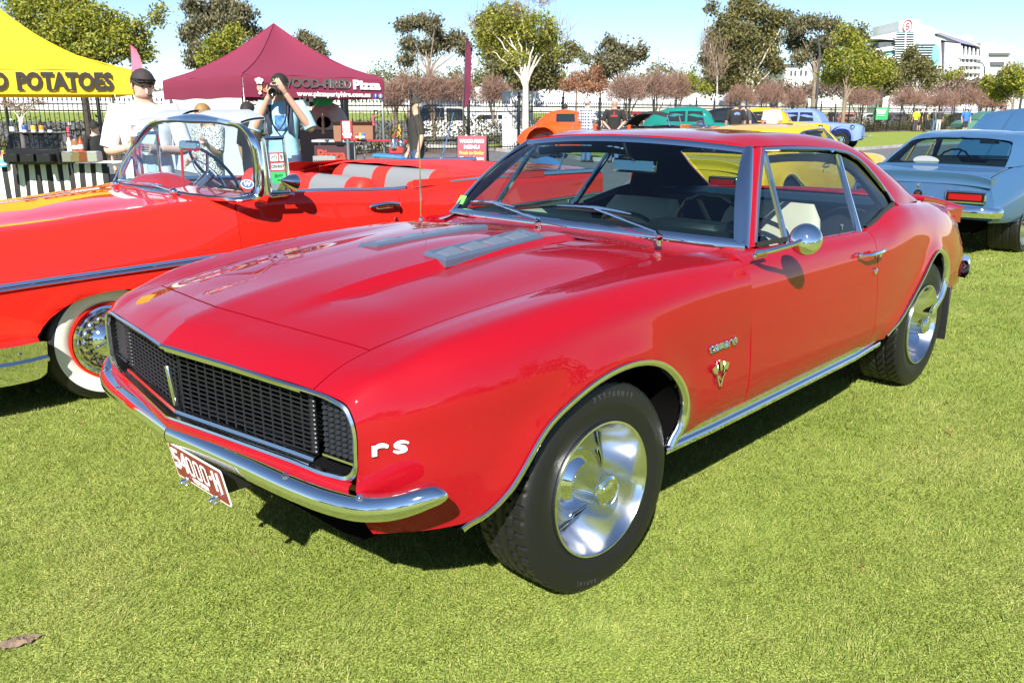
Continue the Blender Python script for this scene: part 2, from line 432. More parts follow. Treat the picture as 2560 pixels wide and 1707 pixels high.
# ================================================================ hero: red coupe
RED = paint('coupe_red_paint', (.29,.0022,.009), .30)
CREAM = mat('cream_vinyl', (.46,.42,.32), .5, bump=.1, bscale=90)
SEATPIPE = mat('black_vinyl', (.012,.012,.014), .45)
WSGLASS = glass('tinted_windscreen', (.55,.74,.74)); SIDEGLASS = glass('side_glass', (.80,.88,.88), 1.52)
hero = thing('red_coupe', 'glossy red two door coupe with black grille and chrome bumper in the foreground', 'car')
def tab(xs, ys): 
    o = np.argsort(xs); X = np.array(xs, float)[o]; Y = np.array(ys, float)[o]
    return lambda x: float(hermite(Y[:, None], X, [min(max(x, X[0]), X[-1])])[0, 0])
H_X = [None,None,None,.50,.35,.2,.05,-.1,-.25,-.4,-.52,-.64,-.80]
zr = tab([.888,.815,.718,.607,.483,.313,.12,-.084,-.22,-.46,-.60,-.80],[.766,.815,.844,.864,.885,.906,.926,.942,.949,.950,.947,.94])
zs = tab([.614,.45,.311,.176,-.058,-.34,-.517,-.648,-.80],[.808,.836,.854,.867,.885,.906,.913,.914,.908])
ys = tab([.614,-.65,-.8],[.595,.68,.69])
CX = [.76,.72,.61,.5,.35,.2,.05,-.1,-.25,-.4,-.52,-.64,-.80]
zc = tab(CX,[.722,.758,.797,.829,.852,.868,.880,.888,.893,.895,.895,.893,.888])
yc = tab(CX,[.703,.716,.738,.757,.775,.79,.804,.815,.826,.836,.843,.849,.855])
ym = tab([.759,.715,.62,.50,.35,.2,.05,-.1,-.5,-.8],[.729,.757,.803,.845,.878,.895,.904,.910,.912,.912])
def side_pts(x, Yc, Zc, Ym):
    z9 = .61
    return [(x, Yc, Zc), (x, Yc+.55*(Ym-Yc), Zc-.038), (x, Yc+.84*(Ym-Yc), Zc-.36*(Zc-z9)-.02), (x, Ym-.005, z9), (x, Ym, .51), (x, Ym-.004, .43), (x, Ym-.020, .372)]
def bulge(x): t = min(max((.62-x)/.3, 0), 1); return t*t*(3-2*t)
net = []
# nose lip, half way, hood shut line
net.append([(.888,0,.766),(.853,.195,.7605),(.846,.235,.7595),(.815,.42,.752),(.783,.59,.743),(.772,.655,.737),(.763,.703,.722),(.7605,.7215,.692),(.759,.729,.655),(.759,.7285,.605),(.760,.722,.555),(.757,.71,.47),(.715,.715,.375)])
net.append([(.822,0,.813),(.790,.195,.800),(.785,.235,.799),(.752,.42,.791),(.712,.593,.781),(.714,.66,.776)]+[(.716,.717,.759),(.712,.740,.728),(.707,.757,.675),(.705,.760,.605),(.705,.756,.53),(.700,.742,.45),(.665,.744,.37)])
sp = side_pts(.615, yc(.615), zc(.615), ym(.615))
net.append([(.718,0,.844),(.684,.195,.832),(.677,.235,.8295),(.645,.42,.820),(.614,.595,.808),(.614,.665,.804)]+sp)
for x in H_X[3:]:
    g = bulge(x); R, S = zr(x), zs(x); y4 = ys(x); dz = R-S
    k1 = .70+.16*g; k2 = .62-.26*g
    dx = 0
    row = [(x,0,R),(x,.195,S+k1*dz),(x,.238,S+k2*dz),(x,.42,S+(.40-.17*g)*dz+.004),(x,y4,S),(x,(y4+yc(x))/2,(S+zc(x))/2+.005)]
    row += side_pts(x, yc(x), zc(x), ym(x)); net.append(row)
net = np.array(net)
SU = [6,6,6]+[7]*9; SV = [6,3,5,5,4,5,6,6,6,5,4,4]
G = surf(net, SU, SV, cu=(), cv=(1,2))
iu = np.concatenate([[0], np.cumsum(SU)]); iv = np.concatenate([[0], np.cumsum(SV)])
# wheel-arch outlines (x, z), open at the bottom
ARCH_F = spline([(.56,.33,0),(.512,.361,0),(.456,.382,0),(.402,.428,0),(.369,.467,0),(.342,.502,0),(.273,.578,0),(.172,.632,0),(.046,.673,0),(-.10,.683,0),(-.187,.668,0),(-.278,.624,0),(-.342,.559,0),(-.370,.491,0),(-.366,.432,0),(-.342,.388,0),(-.315,.34,0)], 5)[:, :2]
ARCH_R = spline([(-2.10,.35,0),(-2.145,.386,0),(-2.25,.432,0),(-2.43,.535,0),(-2.572,.613,0),(-2.668,.674,0),(-2.75,.702,0),(-2.84,.697,0),(-2.92,.658,0),(-2.965,.605,0),(-2.975,.54,0),(-2.96,.47,0),(-2.93,.40,0),(-2.92,.34,0)], 5)[:, :2]
def arch_cut(A):
    xs0, xs1 = A[:, 0].min(), A[:, 0].max()
    P = np.vstack([A, [[A[-1, 0], -1]], [[A[0, 0], -1]]])
    def inside(p):
        if p[1] == 0 or not (xs0 < p[0] < xs1): return False
        x, z = p[0], p[2]; c = False; n = len(P); j = n-1
        for i in range(n):
            if (P[i, 1] > z) != (P[j, 1] > z) and x < (P[j, 0]-P[i, 0])*(z-P[i, 1])/(P[j, 1]-P[i, 1])+P[i, 0]: c = not c
            j = i
        return c
    def snap(p):
        d = (A[:, 0]-p[0])**2+(A[:, 1]-p[2])**2; i = int(np.argmin(d)); return (A[i, 0], p[1], A[i, 1])
    def flare(G):
        """rolled lip around the opening"""
        G = G.copy()
        for idx in np.ndindex(G.shape[:2]):
            p = G[idx]; d = math.sqrt(((A[:, 0]-p[0])**2+(A[:, 1]-p[2])**2).min())
            if p[2] < .80: G[idx][1] += .014*math.exp(-(d/.05)**2)
        return G
    return inside, snap, flare
inF, snF, flF = arch_cut(ARCH_F); inR, snR, flR = arch_cut(ARCH_R)
ns, fe = iv[4], len(G[0])-1
hs = iu[2]; he = iu[11]
hood_half = G[hs:he+1, :ns+1]
# hood: both halves in one sheet
hood_full = np.concatenate([(hood_half*np.array([1,-1,1]))[:, :0:-1], hood_half], 1)
o = panel('hood', hood_full, RED, hero, gap=.0042, flange=.03, flip=True); shade(o, 14)
nose_half = G[:hs+1, :ns+1]
nose_full = np.concatenate([(nose_half*np.array([1,-1,1]))[:, :0:-1], nose_half], 1)
o = panel('nose_panel', nose_full, RED, hero, gap=.0015, flange=.02, flip=True, edges='dlr'); shade(o, 14)
FG = flF(G[:, ns:])
fender = {}
for s in (False, True):
    fender[s] = panel('front_fender', FG, RED, hero, gap=.0022, flange=.03, flip=True, mirror=s, edges='dlr', cut=(inF, snF) if not s else (lambda p: inF((p[0], abs(p[1]), p[2])), snF))
# cowl between hood and windscreen
def cz(y, t): return np.interp(abs(y), [0,.3,.70], [(zr(-.62)-.010)*(1-t)+.943*t, .928*(1-t)+.940*t, .893*(1-t)+.914*t])
cowl = []
for t in (0, .35, .7, 1):
    row = []
    for k in np.linspace(-1, 1, 15):
        y = k*(.685+.055*t); q = (k)**2
        x0, x1 = -.643, -.822-.092*q
        row.append((x0+(x1-x0)*t, y, cz(y, t)-.006*math.sin(math.pi*t)))
    cowl.append(row)
CG = surf(cowl, 4, 2)
o = panel('cowl', CG, RED, hero, gap=0, flange=0, flip=False)
for s in (1, -1):
    A = [(-.640,.690,.911),(-.72,.695,.908),(-.80,.705,.909),(-.86,.722,.916),(-.918,.742,.926)]; B = [(-.640,.75,.909),(-.72,.77,.905),(-.80,.79,.904),(-.88,.800,.909),(-.965,.803,.917)]; D = [(-.655,.80,.900),(-.72,.815,.898),(-.797,.835,.899),(-.86,.838,.900),(-.99,.825,.910)]
    g = surf([A, B, D], 3, 3)*np.array((1,s,1)); mb = MB(); mb.grid(g[:, 4:] if False else g); mb.build('cowl_side', RED, hero)
for s in (1, -1):     # pierced air intakes
    mb = MB()
    for k in range(16):
        y = s*(.10+.026*k); mb.rbox((-.722-.03*(y/.6)**2, y, cz(y,.45)-.0065), (.060,.009,.006), .002)
    mb.build('air_intake', mat('intake_dark', (.05,.004,.006), .5), hero)
# ---- door and quarter section (y, z) by station
def sec(x, k): return [(x, y, z) for y, z in k]
DOOR = [(.800,.918),(.832,.909),(.860,.882),(.884,.820),(.898,.735),(.909,.62),(.914,.51),(.910,.43),(.894,.372)]
dnet = []
for x in (-.80,-1.05,-1.35,-1.65,-1.94):
    t = (x+.80)/-1.14
    k = [(y+.004*t if i < 3 else y, z-(.026*t if i == 0 else .024*t if i == 1 else .018*t if i == 2 else .006*t if i == 3 else 0)) for i, (y, z) in enumerate(DOOR)]
    if x == -.80: k[1] = (.836, .902); k[2] = (.866,.872)
    dnet.append(sec(x, k))
DG = surf(dnet, 8, 6)
def lean(Gx):      # shut line follows the body's curvature slightly
    return Gx
for s in (False, True): o = panel('door', DG, RED, hero, gap=.0034, flange=.018, flip=True, mirror=s)
K = np.array(dnet[-1])[:, 1:]
Q = [(-1.94, [tuple(p) for p in K]),
 (-2.10, [(.800,.917),(.832,.903),(.862,.868),(.890,.815),(.905,.733),(.909,.62),(.905,.50),(.888,.42),(.86,.372)]),
 (-2.26, [(.783,.953),(.824,.930),(.860,.883),(.886,.818),(.901,.733),(.904,.62),(.900,.50),(.882,.42),(.855,.37)]),
 (-2.42, [(.772,.968),(.814,.945),(.853,.892),(.881,.818),(.894,.73),(.896,.62),(.892,.50),(.875,.42),(.85,.37)]),
 (-2.62, [(.742,.962),(.786,.944),(.833,.892),(.868,.815),(.884,.727),(.887,.62),(.884,.50),(.868,.42),(.843,.37)]),
 (-2.86, [(.706,.948),(.755,.928),(.808,.877),(.852,.800),(.874,.715),(.878,.62),(.874,.50),(.857,.42),(.83,.37)]),
 (-3.10, [(.684,.928),(.735,.902),(.788,.846),(.832,.768),(.858,.690),(.864,.60),(.858,.50),(.838,.42),(.808,.37)]),
 (-3.35, [(.668,.898),(.715,.864),(.765,.802),(.805,.722),(.828,.650),(.834,.575),(.826,.49),(.806,.42),(.775,.375)]),
 (-3.55, [(.658,.864),(.698,.822),(.738,.755),(.772,.680),(.792,.612),(.798,.548),(.79,.48),(.768,.42),(.735,.385)]),
 (-3.70, [(.648,.826),(.682,.776),(.712,.704),(.738,.635),(.755,.572),(.76,.52),(.752,.465),(.73,.42),(.70,.395)])]
DY = [0,0,-.002,-.007,-.008,-.002,.006,.018,.027]
QG = surf([sec(x, k if i == 0 else [(y+DY[j]*(1-.5*i/9), z) for j, (y, z) in enumerate(k)]) for i, (x, k) in enumerate(Q)], 9, 6)
QF = flR(QG)
quarter = {}
for s in (False, True):
    quarter[s] = panel('rear_quarter', QF, RED, hero, gap=.0025, flange=.018, flip=True, mirror=s, cut=(lambda p: inR((p[0], abs(p[1]), p[2])), snR))
# ---- roof with the sail panels
RF = [[(-1.272,.602,1.253),(-1.259,.55,1.262),(-1.212,.32,1.282),(-1.186,0,1.291)],
 [(-1.42,.609,1.254),(-1.42,.56,1.283),(-1.40,.32,1.305),(-1.40,0,1.313)],
 [(-1.65,.611,1.249),(-1.65,.56,1.285),(-1.65,.32,1.312),(-1.65,0,1.322)],
 [(-1.85,.616,1.240),(-1.87,.565,1.279),(-1.88,.32,1.308),(-1.88,0,1.319)],
 [(-2.02,.623,1.227),(-2.06,.572,1.266),(-2.12,.33,1.293),(-2.15,0,1.305)],
 [(-2.134,.637,1.204),(-2.20,.588,1.244),(-2.36,.35,1.258),(-2.50,0,1.238)],
 [(-2.217,.656,1.168),(-2.32,.612,1.210),(-2.43,.46,1.224),(-2.50,.30,1.229)],
 [(-2.282,.687,1.113),(-2.42,.655,1.150),(-2.50,.58,1.175),(-2.52,.53,1.195)],
 [(-2.338,.723,1.048),(-2.51,.695,1.085),(-2.63,.625,1.105),(-2.66,.57,1.12)],
 [(-2.385,.765,.978),(-2.60,.738,1.005),(-2.82,.665,1.01),(-2.87,.61,1.025)],
 [(-2.42,.780,.955),(-2.66,.752,.955),(-2.95,.695,.945),(-3.05,.63,.94)]]
RG = surf(RF, 6, [5,7,8])
for s in (False, True):
    pass
TOPR = RG[:31]; SAIL = RG[30:]
MIRY = np.array([1,-1,1])
roof_full = np.concatenate([TOPR, (TOPR*MIRY)[:, -2::-1]], 1)
o = panel('roof', roof_full, RED, hero, gap=0, flange=.012, flip=True, edges='ulr'); shade(o, 60)
for s in (False, True):
    o = panel('sail_panel', SAIL, RED, hero, gap=0, flange=.012, flip=True, mirror=s, edges='lr'); shade(o, 60)
# headliner: dark inner skin
HEADL = mat('black_headliner', (.010,.010,.011), .85)
def inner_skin(Gx, d=.022):
    N = normals(Gx); c = np.array((-1.8,0,.7)); sg = np.sign(((Gx-c)*N).sum(2))[..., None]; return Gx-N*sg*d
mb = MB(); mb.grid(inner_skin(roof_full)); mb.grid(inner_skin(SAIL)); mb.grid(inner_skin(SAIL*MIRY)); mb.build('headliner', HEADL, hero)
# ---- windscreen
wsb = [(-.930+.122*(1-(y/.79)**2), y, .925+.02*(1-(y/.79)**2)) for y in np.linspace(-.79,.79,11)]
wst = [(-1.272+.087*(1-(y/.602)**2), y, 1.252+.036*(1-(y/.602)**2)) for y in np.linspace(-.602,.602,11)]
wsm = [tuple(np.array(a)*.5+np.array(b)*.5+np.array((.028,0,.022))) for a, b in zip(wsb, wst)]
WG = surf([wsb, wsm, wst], 12, 4)
mb = MB(); mb.grid(WG); mb.build('windscreen', WSGLASS, hero)
def strip(name, A, B, lift, material, parent, n=5, power=1):
    """half-round moulding between two edge lines A and B, raised by lift"""
    A = np.asarray(A, float); B = np.asarray(B, float); d = np.gradient(A, axis=0); nn = np.cross(d, B-A); nn /= np.maximum(np.linalg.norm(nn, axis=1, keepdims=True), 1e-9); nn *= np.sign((nn*(A-np.array((-1.6,0,.8)))).sum(1))[:, None]
    rows = []
    for i in range(n+1):
        t = i/n; h = lift*math.sin(math.pi*min(max(t, .001), .999))**.6
        rows.append(A*(1-t)+B*t+nn*h)
    mb = MB(); mb.grid(np.array(rows)); return mb.build(name, material, parent)
def resamp_(P, n): t = chord(P); return np.stack([np.interp(np.linspace(0, t[-1], n), t, P[:, k]) for k in range(3)], 1)
E_ = lambda t: np.array([hermite(WG[:, j], np.linspace(0,1,WG.shape[0]), [t])[0] for j in range(WG.shape[1])])
strip('windscreen_moulding', E_(-.035)-np.array((0,0,.004)), E_(.055), .012, CHROME, hero)
strip('windscreen_moulding', E_(.945), E_(1.03)+np.array((0,0,.002)), .010, CHROME, hero)
for s in (1, -1):
    Y = np.array((1, s, 1))
    L0 = spline([(-.945,.800,.916),(-1.108,.710,1.096),(-1.285,.608,1.250)], 8); Wn = normals(WG)[:, -3]; Wn *= np.sign(Wn[:, :1]); L1 = resamp_(WG[:, -2]+Wn*.004, len(L0))
    a, b = (L1, L0) if s > 0 else (L0, L1)
    strip('windscreen_moulding', a*Y, b*Y, .016, CHROME, hero)
    P0 = spline([(-.935,.797,.918),(-1.10,.707,1.100),(-1.277,.605,1.255)], 8); P1 = spline([(-1.010,.792,.918),(-1.165,.702,1.095),(-1.345,.612,1.256)], 8)
    a, b = (P0, P1) if s > 0 else (P1, P0)
    strip('pillar', a*Y, b*Y, .010, RED, hero)
# ---- side windows
def glp(x, z): return (x, .800-.559*(z-.912), z)
WTOP = [(-1.347,1.240),(-1.58,1.240),(-1.78,1.233),(-2.0,1.219),(-2.134,1.196),(-2.217,1.160),(-2.282,1.105),(-2.338,1.040),(-2.385,.972)]
for s in (1, -1):
    Y = np.array((1, s, 1))
    # glass as one pane per opening
    def pane(name, lo, hi, material):
        A = np.array([glp(*p) for p in lo]); B = np.array([glp(*p) for p in hi]); rows = [A*(1-t)+B*t+np.array((0,.012*math.sin(math.pi*t),0)) for t in np.linspace(0,1,7)]
        mb = MB(); mb.grid(np.array(rows)*Y); mb.build(name, material, hero)
    pane('vent_window', [(-1.0,.90),(-1.06,.90),(-1.14,.90),(-1.225,.90)], [(-1.335,1.225),(-1.338,1.228),(-1.341,1.23),(-1.345,1.232)], SIDEGLASS)
    pane('door_glass', [(-1.235,.90),(-1.45,.895),(-1.68,.885),(-1.885,.875)], [(-1.352,1.235),(-1.58,1.235),(-1.80,1.228),(-2.005,1.205)], SIDEGLASS)
    pane('quarter_glass', [(-1.90,.876),(-1.98,.885),(-2.10,.908),(-2.29,.945)], [(-2.015,1.203),(-2.08,1.196),(-2.17,1.165),(-2.33,1.02)], SIDEGLASS)
    mb = MB(); mb.grid(sweep(np.array([glp(*p) for p in [(-1.222,.895),(-1.262,1.0),(-1.305,1.12),(-1.349,1.236)]])*Y, [(-.014,-.006),(-.010,.008),(.010,.008),(.014,-.006)], up=(0,s,.5)))
    mb.build('vent_window_bar', CHROME, hero)
    mb = MB(); mb.grid(sweep(spline(np.array([glp(*p) for p in [(-1.888,.874),(-1.925,.98),(-1.965,1.09),(-2.008,1.205)]]), 4)*Y, [(-.020,-.006),(-.016,.010),(-.003,.012),(-.002,.004),(.002,.004),(.003,.012),(.016,.010),(.020,-.006)], up=(0,s,.5)))
    mb.build('quarter_window_bar', CHROME, hero)
    # bright drip moulding round the opening, black seal inside it
    rail = np.array([glp(-.992,.925)]+[glp(-1.165,1.09)]+[(-1.347,.611,1.250)]+[(x, .800-.559*(z-.912)+.004, z+.008) for x, z in WTOP[1:]])
    rs_ = spline(rail, 6, crease=(2,))
    mb = MB(); mb.grid(sweep(rs_*Y, [(-.008,-.004),(-.007,.008),(.006,.009),(.008,-.004)], up=(0,s,.55))); mb.build('drip_moulding', CHROME, hero)
    seal = np.array([glp(x, z)+np.array((0,-.012,0)) for x, z in [(-1.36,1.226)]+[(x, z-.012) for x, z in WTOP[1:]]])
    se = spline(seal, 6); dn = np.array([(0,-.008,-.034)]*len(se)); dn[-18:] = np.linspace((0,-.008,-.034), (.06,-.004,-.012), 18)
    mb = MB(); mb.grid(np.array([se*Y, (se+dn)*Y, (se+dn+np.array((0,-.03,0)))*Y])); mb.build('window_seal', SEATPIPE, hero)
    mb = MB(); mb.grid(sweep(np.array([(-.99,.797,.921),(-1.10,.799,.921),(-1.23,.80,.919)])*Y, [(-.006,-.004),(-.006,.012),(.006,.014),(.008,-.004)], up=(0,0,1))); mb.build('sill_seal', BLACK, hero)
    mb = MB(); mb.grid(sweep(np.array([(-1.98,.808,.893),(-2.10,.801,.918),(-2.26,.785,.953),(-2.37,.777,.968)])*Y, [(-.008,-.004),(-.006,.012),(.006,.014),(.010,-.004)], up=(0,0,1))); mb.build('sill_seal', BLACK, hero)
# rear window, tail
BL = surf([[(-2.50,0,1.232),(-2.50,.30,1.223),(-2.52,.53,1.19)],[(-2.80,0,1.10),(-2.80,.32,1.09),(-2.79,.57,1.06)],[(-3.10,0,.955),(-3.09,.35,.95),(-3.05,.63,.94)]], 5, 5)
BLF = np.concatenate([(BL*np.array([1,-1,1]))[:, :0:-1], BL], 1)
mb = MB(); mb.grid(BLF); mb.build('rear_window', WSGLASS, hero)
DK = [[(x, y, z+.012*(1-(y/Y1)**2)) for y in np.linspace(-Y1, Y1, 9)] for x, Y1, z in ((-2.66,.74,.958),(-3.1,.683,.930),(-3.35,.668,.899),(-3.6,.655,.855),(-3.72,.645,.82))]
DKS = surf(DK[1:], 4, 2)
o = panel('boot_lid', DKS, RED, hero, gap=.003, flange=.015)
TP = surf([[(-3.70-.02*(1-(y/.7)**2), y, z) for y in np.linspace(-Y1, Y1, 7)] for z, Y1 in ((.82,.65),(.70,.71),(.55,.755),(.42,.73))], 3, 2)
panel('tail_panel', TP, RED, hero, gap=0, flange=0)
SPL = []
for y in np.linspace(-.70,.70,15):
    e = (abs(y)/.70)**4
    SPL.append([(-3.40,y,.888-.03*e),(-3.55,y,.886-.04*e),(-3.68,y,.903-.055*e),(-3.735,y,.912-.06*e),(-3.745,y,.905-.06*e),(-3.735,y,.875-.055*e),(-3.722,y,.835-.05*e),(-3.726,y,.785-.03*e)])
mb = MB(); mb.grid(surf(SPL, 2, 3, cv=(4,))); mb.cyl((-3.60,.695,.80),(-3.60,.705,.80),.01)
for s in (1,-1): mb.add([SPL[0 if s < 0 else -1][i] for i in range(8)]+[(-3.55,s*.70,.78)], [tuple(range(9))])
mb.build('tail_spoiler', RED, hero)
for s in (1,-1):
    mb = MB(); mb.rbox((-3.727,s*.475,.655),(.030,.40,.125), .012); lp = mb.build('tail_lamp', CHROME, hero)
    mb = MB(); mb.rbox((-3.735,s*.475,.655),(.024,.372,.100), .008); mb.build('lamp_bezel', BLACKGLOSS, lp)
    mb = MB(); mb.rbox((-3.741,s*.475,.655),(.018,.32,.062), .004); mb.build('lamp_lens', mat('red_lens', (.30,.006,.008), .12), lp)
mb = MB(); mb.lathe([(.045,-.006),(.045,.004),(.040,.008),(.036,.006),(.0005,.006)], 24, 'X', (0,0,.66)); mb.v = [(-3.722-x, y, z) for x, y, z in mb.v]; bd = mb.build('round_badge', BLACKGLOSS, hero)
text_mesh('badge_text', 'SS', .05, CHROME2, bd, frame_m((-3.729,0,.66), (0,-1,0), (0,0,1)), .002, bold=.002)
mb = MB(); mb.lathe([(.018,-.004),(.018,.006),(.0005,.010)], 14, 'X', (0,0,.755)); mb.v = [(-3.722-x, y, z) for x, y, z in mb.v]; mb.build('boot_lock', CHROME, hero)
mb = MB(); mb.grid(sweep(spline([(-3.60,.80,.50),(-3.72,.775,.505),(-3.80,.70,.51),(-3.83,.4,.51),(-3.84,0,.51),(-3.83,-.4,.51),(-3.80,-.70,.51),(-3.72,-.775,.505),(-3.60,-.80,.50)], 6), [(-.03,-.05),(.005,-.055),(.022,-.02),(.022,.02),(.005,.05),(-.03,.05)]))
mb.build('rear_bumper', CHROME, hero)
# ---- arch mouldings
def Yside(Gx, x, z):
    d = (Gx[..., 0]-x)**2+(Gx[..., 2]-z)**2; i = np.unravel_index(np.argmin(d), d.shape); return Gx[i][1]
for A, Gx in ((ARCH_F[4:-2], FG), (ARCH_R[4:-1], QF)):
    yy = np.array([Yside(Gx, a[0], a[1]) for a in A])
    for _ in range(6): yy[1:-1] = (yy[:-2]+2*yy[1:-1]+yy[2:])/4
    for s in (1, -1):
        path = np.array([(a[0], s*(y+.002), a[1]) for a, y in zip(A, yy)])
        cen = np.array((A[:, 0].mean(), 0, .42))
        d = np.gradient(path, axis=0); d /= np.linalg.norm(d, axis=1, keepdims=True)
        out = np.cross(d, np.array((0,1.,0))); 
        k = np.sign(((path-cen)*out).sum(1)); out *= np.where(k == 0, 1, k)[:, None]
        yv = np.array((0, s, 0))
        prof = [(.014,.001),(.012,.006),(.004,.0075),(-.004,.004),(-.009,-.006),(-.010,-.022)]
        g = np.array([path+out*a+yv*b for a, b in prof])
        mb = MB(); mb.grid(g if s > 0 else g[::-1]); mb.build('arch_moulding', CHROME, hero)
        lip = np.array([path+out*(-.004), path+out*(-.004)-yv*.11, path+out*.03-yv*.30])
        mb = MB(); mb.grid(lip); mb.build('inner_arch', DARK, hero)
# ---- rocker moulding
for s in (1, -1):
    path = np.array([(-.325,s*.880,.365),(-.6,s*.889,.366),(-1.2,s*.892,.370),(-1.8,s*.891,.372),(-2.10,s*.880,.378)])
    pr = [(.004,.024),(.010,.020),(.008,.002),(.001,-.012),(.010,-.018),(.013,-.024),(.010,-.038),(-.006,-.046)]
    g = np.array([[p+np.array((0,s*a,b)) for a, b in pr] for p in path]); mb = MB(); mb.grid(g); mb.build('rocker_moulding', CHROME, hero, auto=25)
# ---- dark underside, engine bay and boot masses
mb = MB()
for c, d in (((.05,0,.50),(1.15,1.06,.50)), ((-1.35,0,.33),(1.70,1.68,.09)), ((-2.95,0,.52),(1.40,1.10,.52)), ((-2.2,0,.42),(.3,1.5,.22)), ((-.58,0,.57),(.26,1.66,.58))): mb.box(c, d)
mb.box((.66,0,.49),(.12,1.10,.14)); mb.box((-.25,0,.24),(.9,.5,.12)); mb.cyl((-1,-.3,.24),(-2.4,-.3,.24),.04)
mb.build('underbody', DARK, hero, smooth=False)
# ---- grille opening: rim, black mesh, headlamp doors
RIM = [(.886,.0,.765),(.834,.313,.756),(.798,.513,.745),(.785,.582,.742),(.772,.658,.734),(.763,.700,.718),(.7605,.7175,.692),(.759,.7265,.660),(.759,.727,.610),(.760,.719,.553),(.763,.702,.536),(.773,.65,.528),(.800,.502,.534),(.824,.365,.538),(.851,.215,.543),(.889,.0,.548)]
half = spline(RIM, 5, crease=())
full = np.concatenate([half, (half*np.array([1,-1,1]))[-2:0:-1]])
def off(P, x, s): 
    c = np.array((.83,0,.642)); Q = P.copy(); Q[:, 0] += x
    Q[:, 1] *= (1-s/.72); Q[:, 2] = c[2]+(Q[:, 2]-c[2])*(1-s/.11); return Q
rows = [off(full, .004, -.003), off(full, .010, .002), off(full, .008, .009), off(full, -.004, .011)]
rows = [np.vstack([r, r[:1]]) for r in rows]
mb = MB(); mb.grid(np.array(rows)); mb.build('grille_rim', CHROME2, hero)
rows = [off(full, -.004, .011), off(full, -.06, .014), off(full, -.10, .016)]; rows = [np.vstack([r, r[:1]]) for r in rows]
mb = MB(); mb.grid(np.array(rows)); mb.build('grille_surround', BLACKGLOSS, hero)
mb = MB()
for s in (1, -1):
    mb.add([(.782,0,.77),(.655,s*.715,.73),(.655,s*.715,.53),(.782,0,.53)], [(0,1,2,3)])
mb.build('grille_back', DARK, hero, smooth=False)
GRB = mat('grille_black', (.014,.015,.017), .40)
def gx(y, d=0): return .848-.155*abs(y)+d
for s in (1, -1):
    mb = MB(); zt = lambda y: .742-.024*abs(y)/.56; zb = .560
    rows_n = 13
    for k in range(rows_n+1):      # slats
        P = []
        for y in (.006,.56):
            z = zb+(zt(y)-zb)*k/rows_n; P.append((y, z))
        V = []
        for y, z in P:
            for dx, dz in ((0,-.0018),(.002,0),(0,.0018),(-.003,.0016),(-.003,-.0016)): V.append((gx(y, dx), s*y, z+dz))
        mb.add(V, [(i, (i+1) % 5, 5+(i+1) % 5, 5+i) for i in range(5)])
    for k in range(15):            # uprights
        y = .006+.0386*k; mb.add([(gx(y, a), s*(y+b), z) for z in (zb, zt(y)) for a, b in ((-.0008,-.0020),(-.0008,.0020),(-.004,.0020),(-.004,-.0020))], [(0,1,5,4),(1,2,6,5),(2,3,7,6),(3,0,4,7)])
    mb.build('grille_mesh', GRB, hero, smooth=False, kind='stuff')
    # rounded column at the door edge
    mb = MB()
    for k in range(rows_n):
        z0 = zb+(zt(.55)-zb)*(k+.12)/rows_n; z1 = zb+(zt(.55)-zb)*(k+.88)/rows_n
        mb.rbox((gx(.545,-.002), s*.548, (z0+z1)/2), (.012,.030,z1-z0), .004, rz=-s*.16)
    mb.build('grille_end_ribs', GRB, hero, kind='stuff')
    # headlamp door: solid black with a raised brick grid
    def hx(y): return .755-.155*(abs(y)-.60)
    mb = MB(); NY, NZ = 6, 11
    def hy(i, z):
        y1 = .716-.010*max(0, (z-.69)/.05)**2*3-.004
        return .583+(y1-.583)*i/NY
    zz0, zz1 = .572,.728
    mb.add([(hx(.583)-.006, s*.580, zz0-.004),(hx(.712)-.006, s*.719, zz0-.004),(hx(.712)-.006, s*.716, .70),(hx(.69)-.006, s*.685, zz1+.002),(hx(.583)-.006, s*.580, zz1+.010)], [(0,1,2,3,4)])
    for k in range(NZ):
        za = zz0+(zz1-zz0)*(k+.16)/NZ; zb_ = zz0+(zz1-zz0)*(k+.84)/NZ
        for i in range(NY):
            ya, yb = hy(i+.10, za), hy(i+.90, za)
            if za > .705 and i == NY-1: continue
            mb.add([(hx(ya)-.006, s*ya, za),(hx(yb)-.006, s*yb, za),(hx(yb)-.006, s*yb, zb_),(hx(ya)-.006, s*ya, zb_),(hx(ya)+.004, s*(ya+.002), za+.001),(hx(yb)+.004, s*(yb-.002), za+.001),(hx(yb)-.001, s*(yb-.002), zb_-.001),(hx(ya)-.001, s*(ya+.002), zb_-.001)], [(4,5,6,7),(0,1,5,4),(1,2,6,5),(2,3,7,6),(3,0,4,7)])
    mb.build('headlamp_door', GRB, hero, smooth=False)
    mb = MB(); mb.grid(sweep(np.array([(hx(.585)+.004, s*.585,.568),(hx(.70)+.004, s*.705,.566),(hx(.72)-.0, s*.7175,.575),(hx(.72)-.002, s*.7195,.66)]), [(-.004,-.004),(-.003,.004),(.003,.004),(.004,-.004)], up=(1,0,0))); mb.build('headlamp_door_trim', CHROME2, hero)
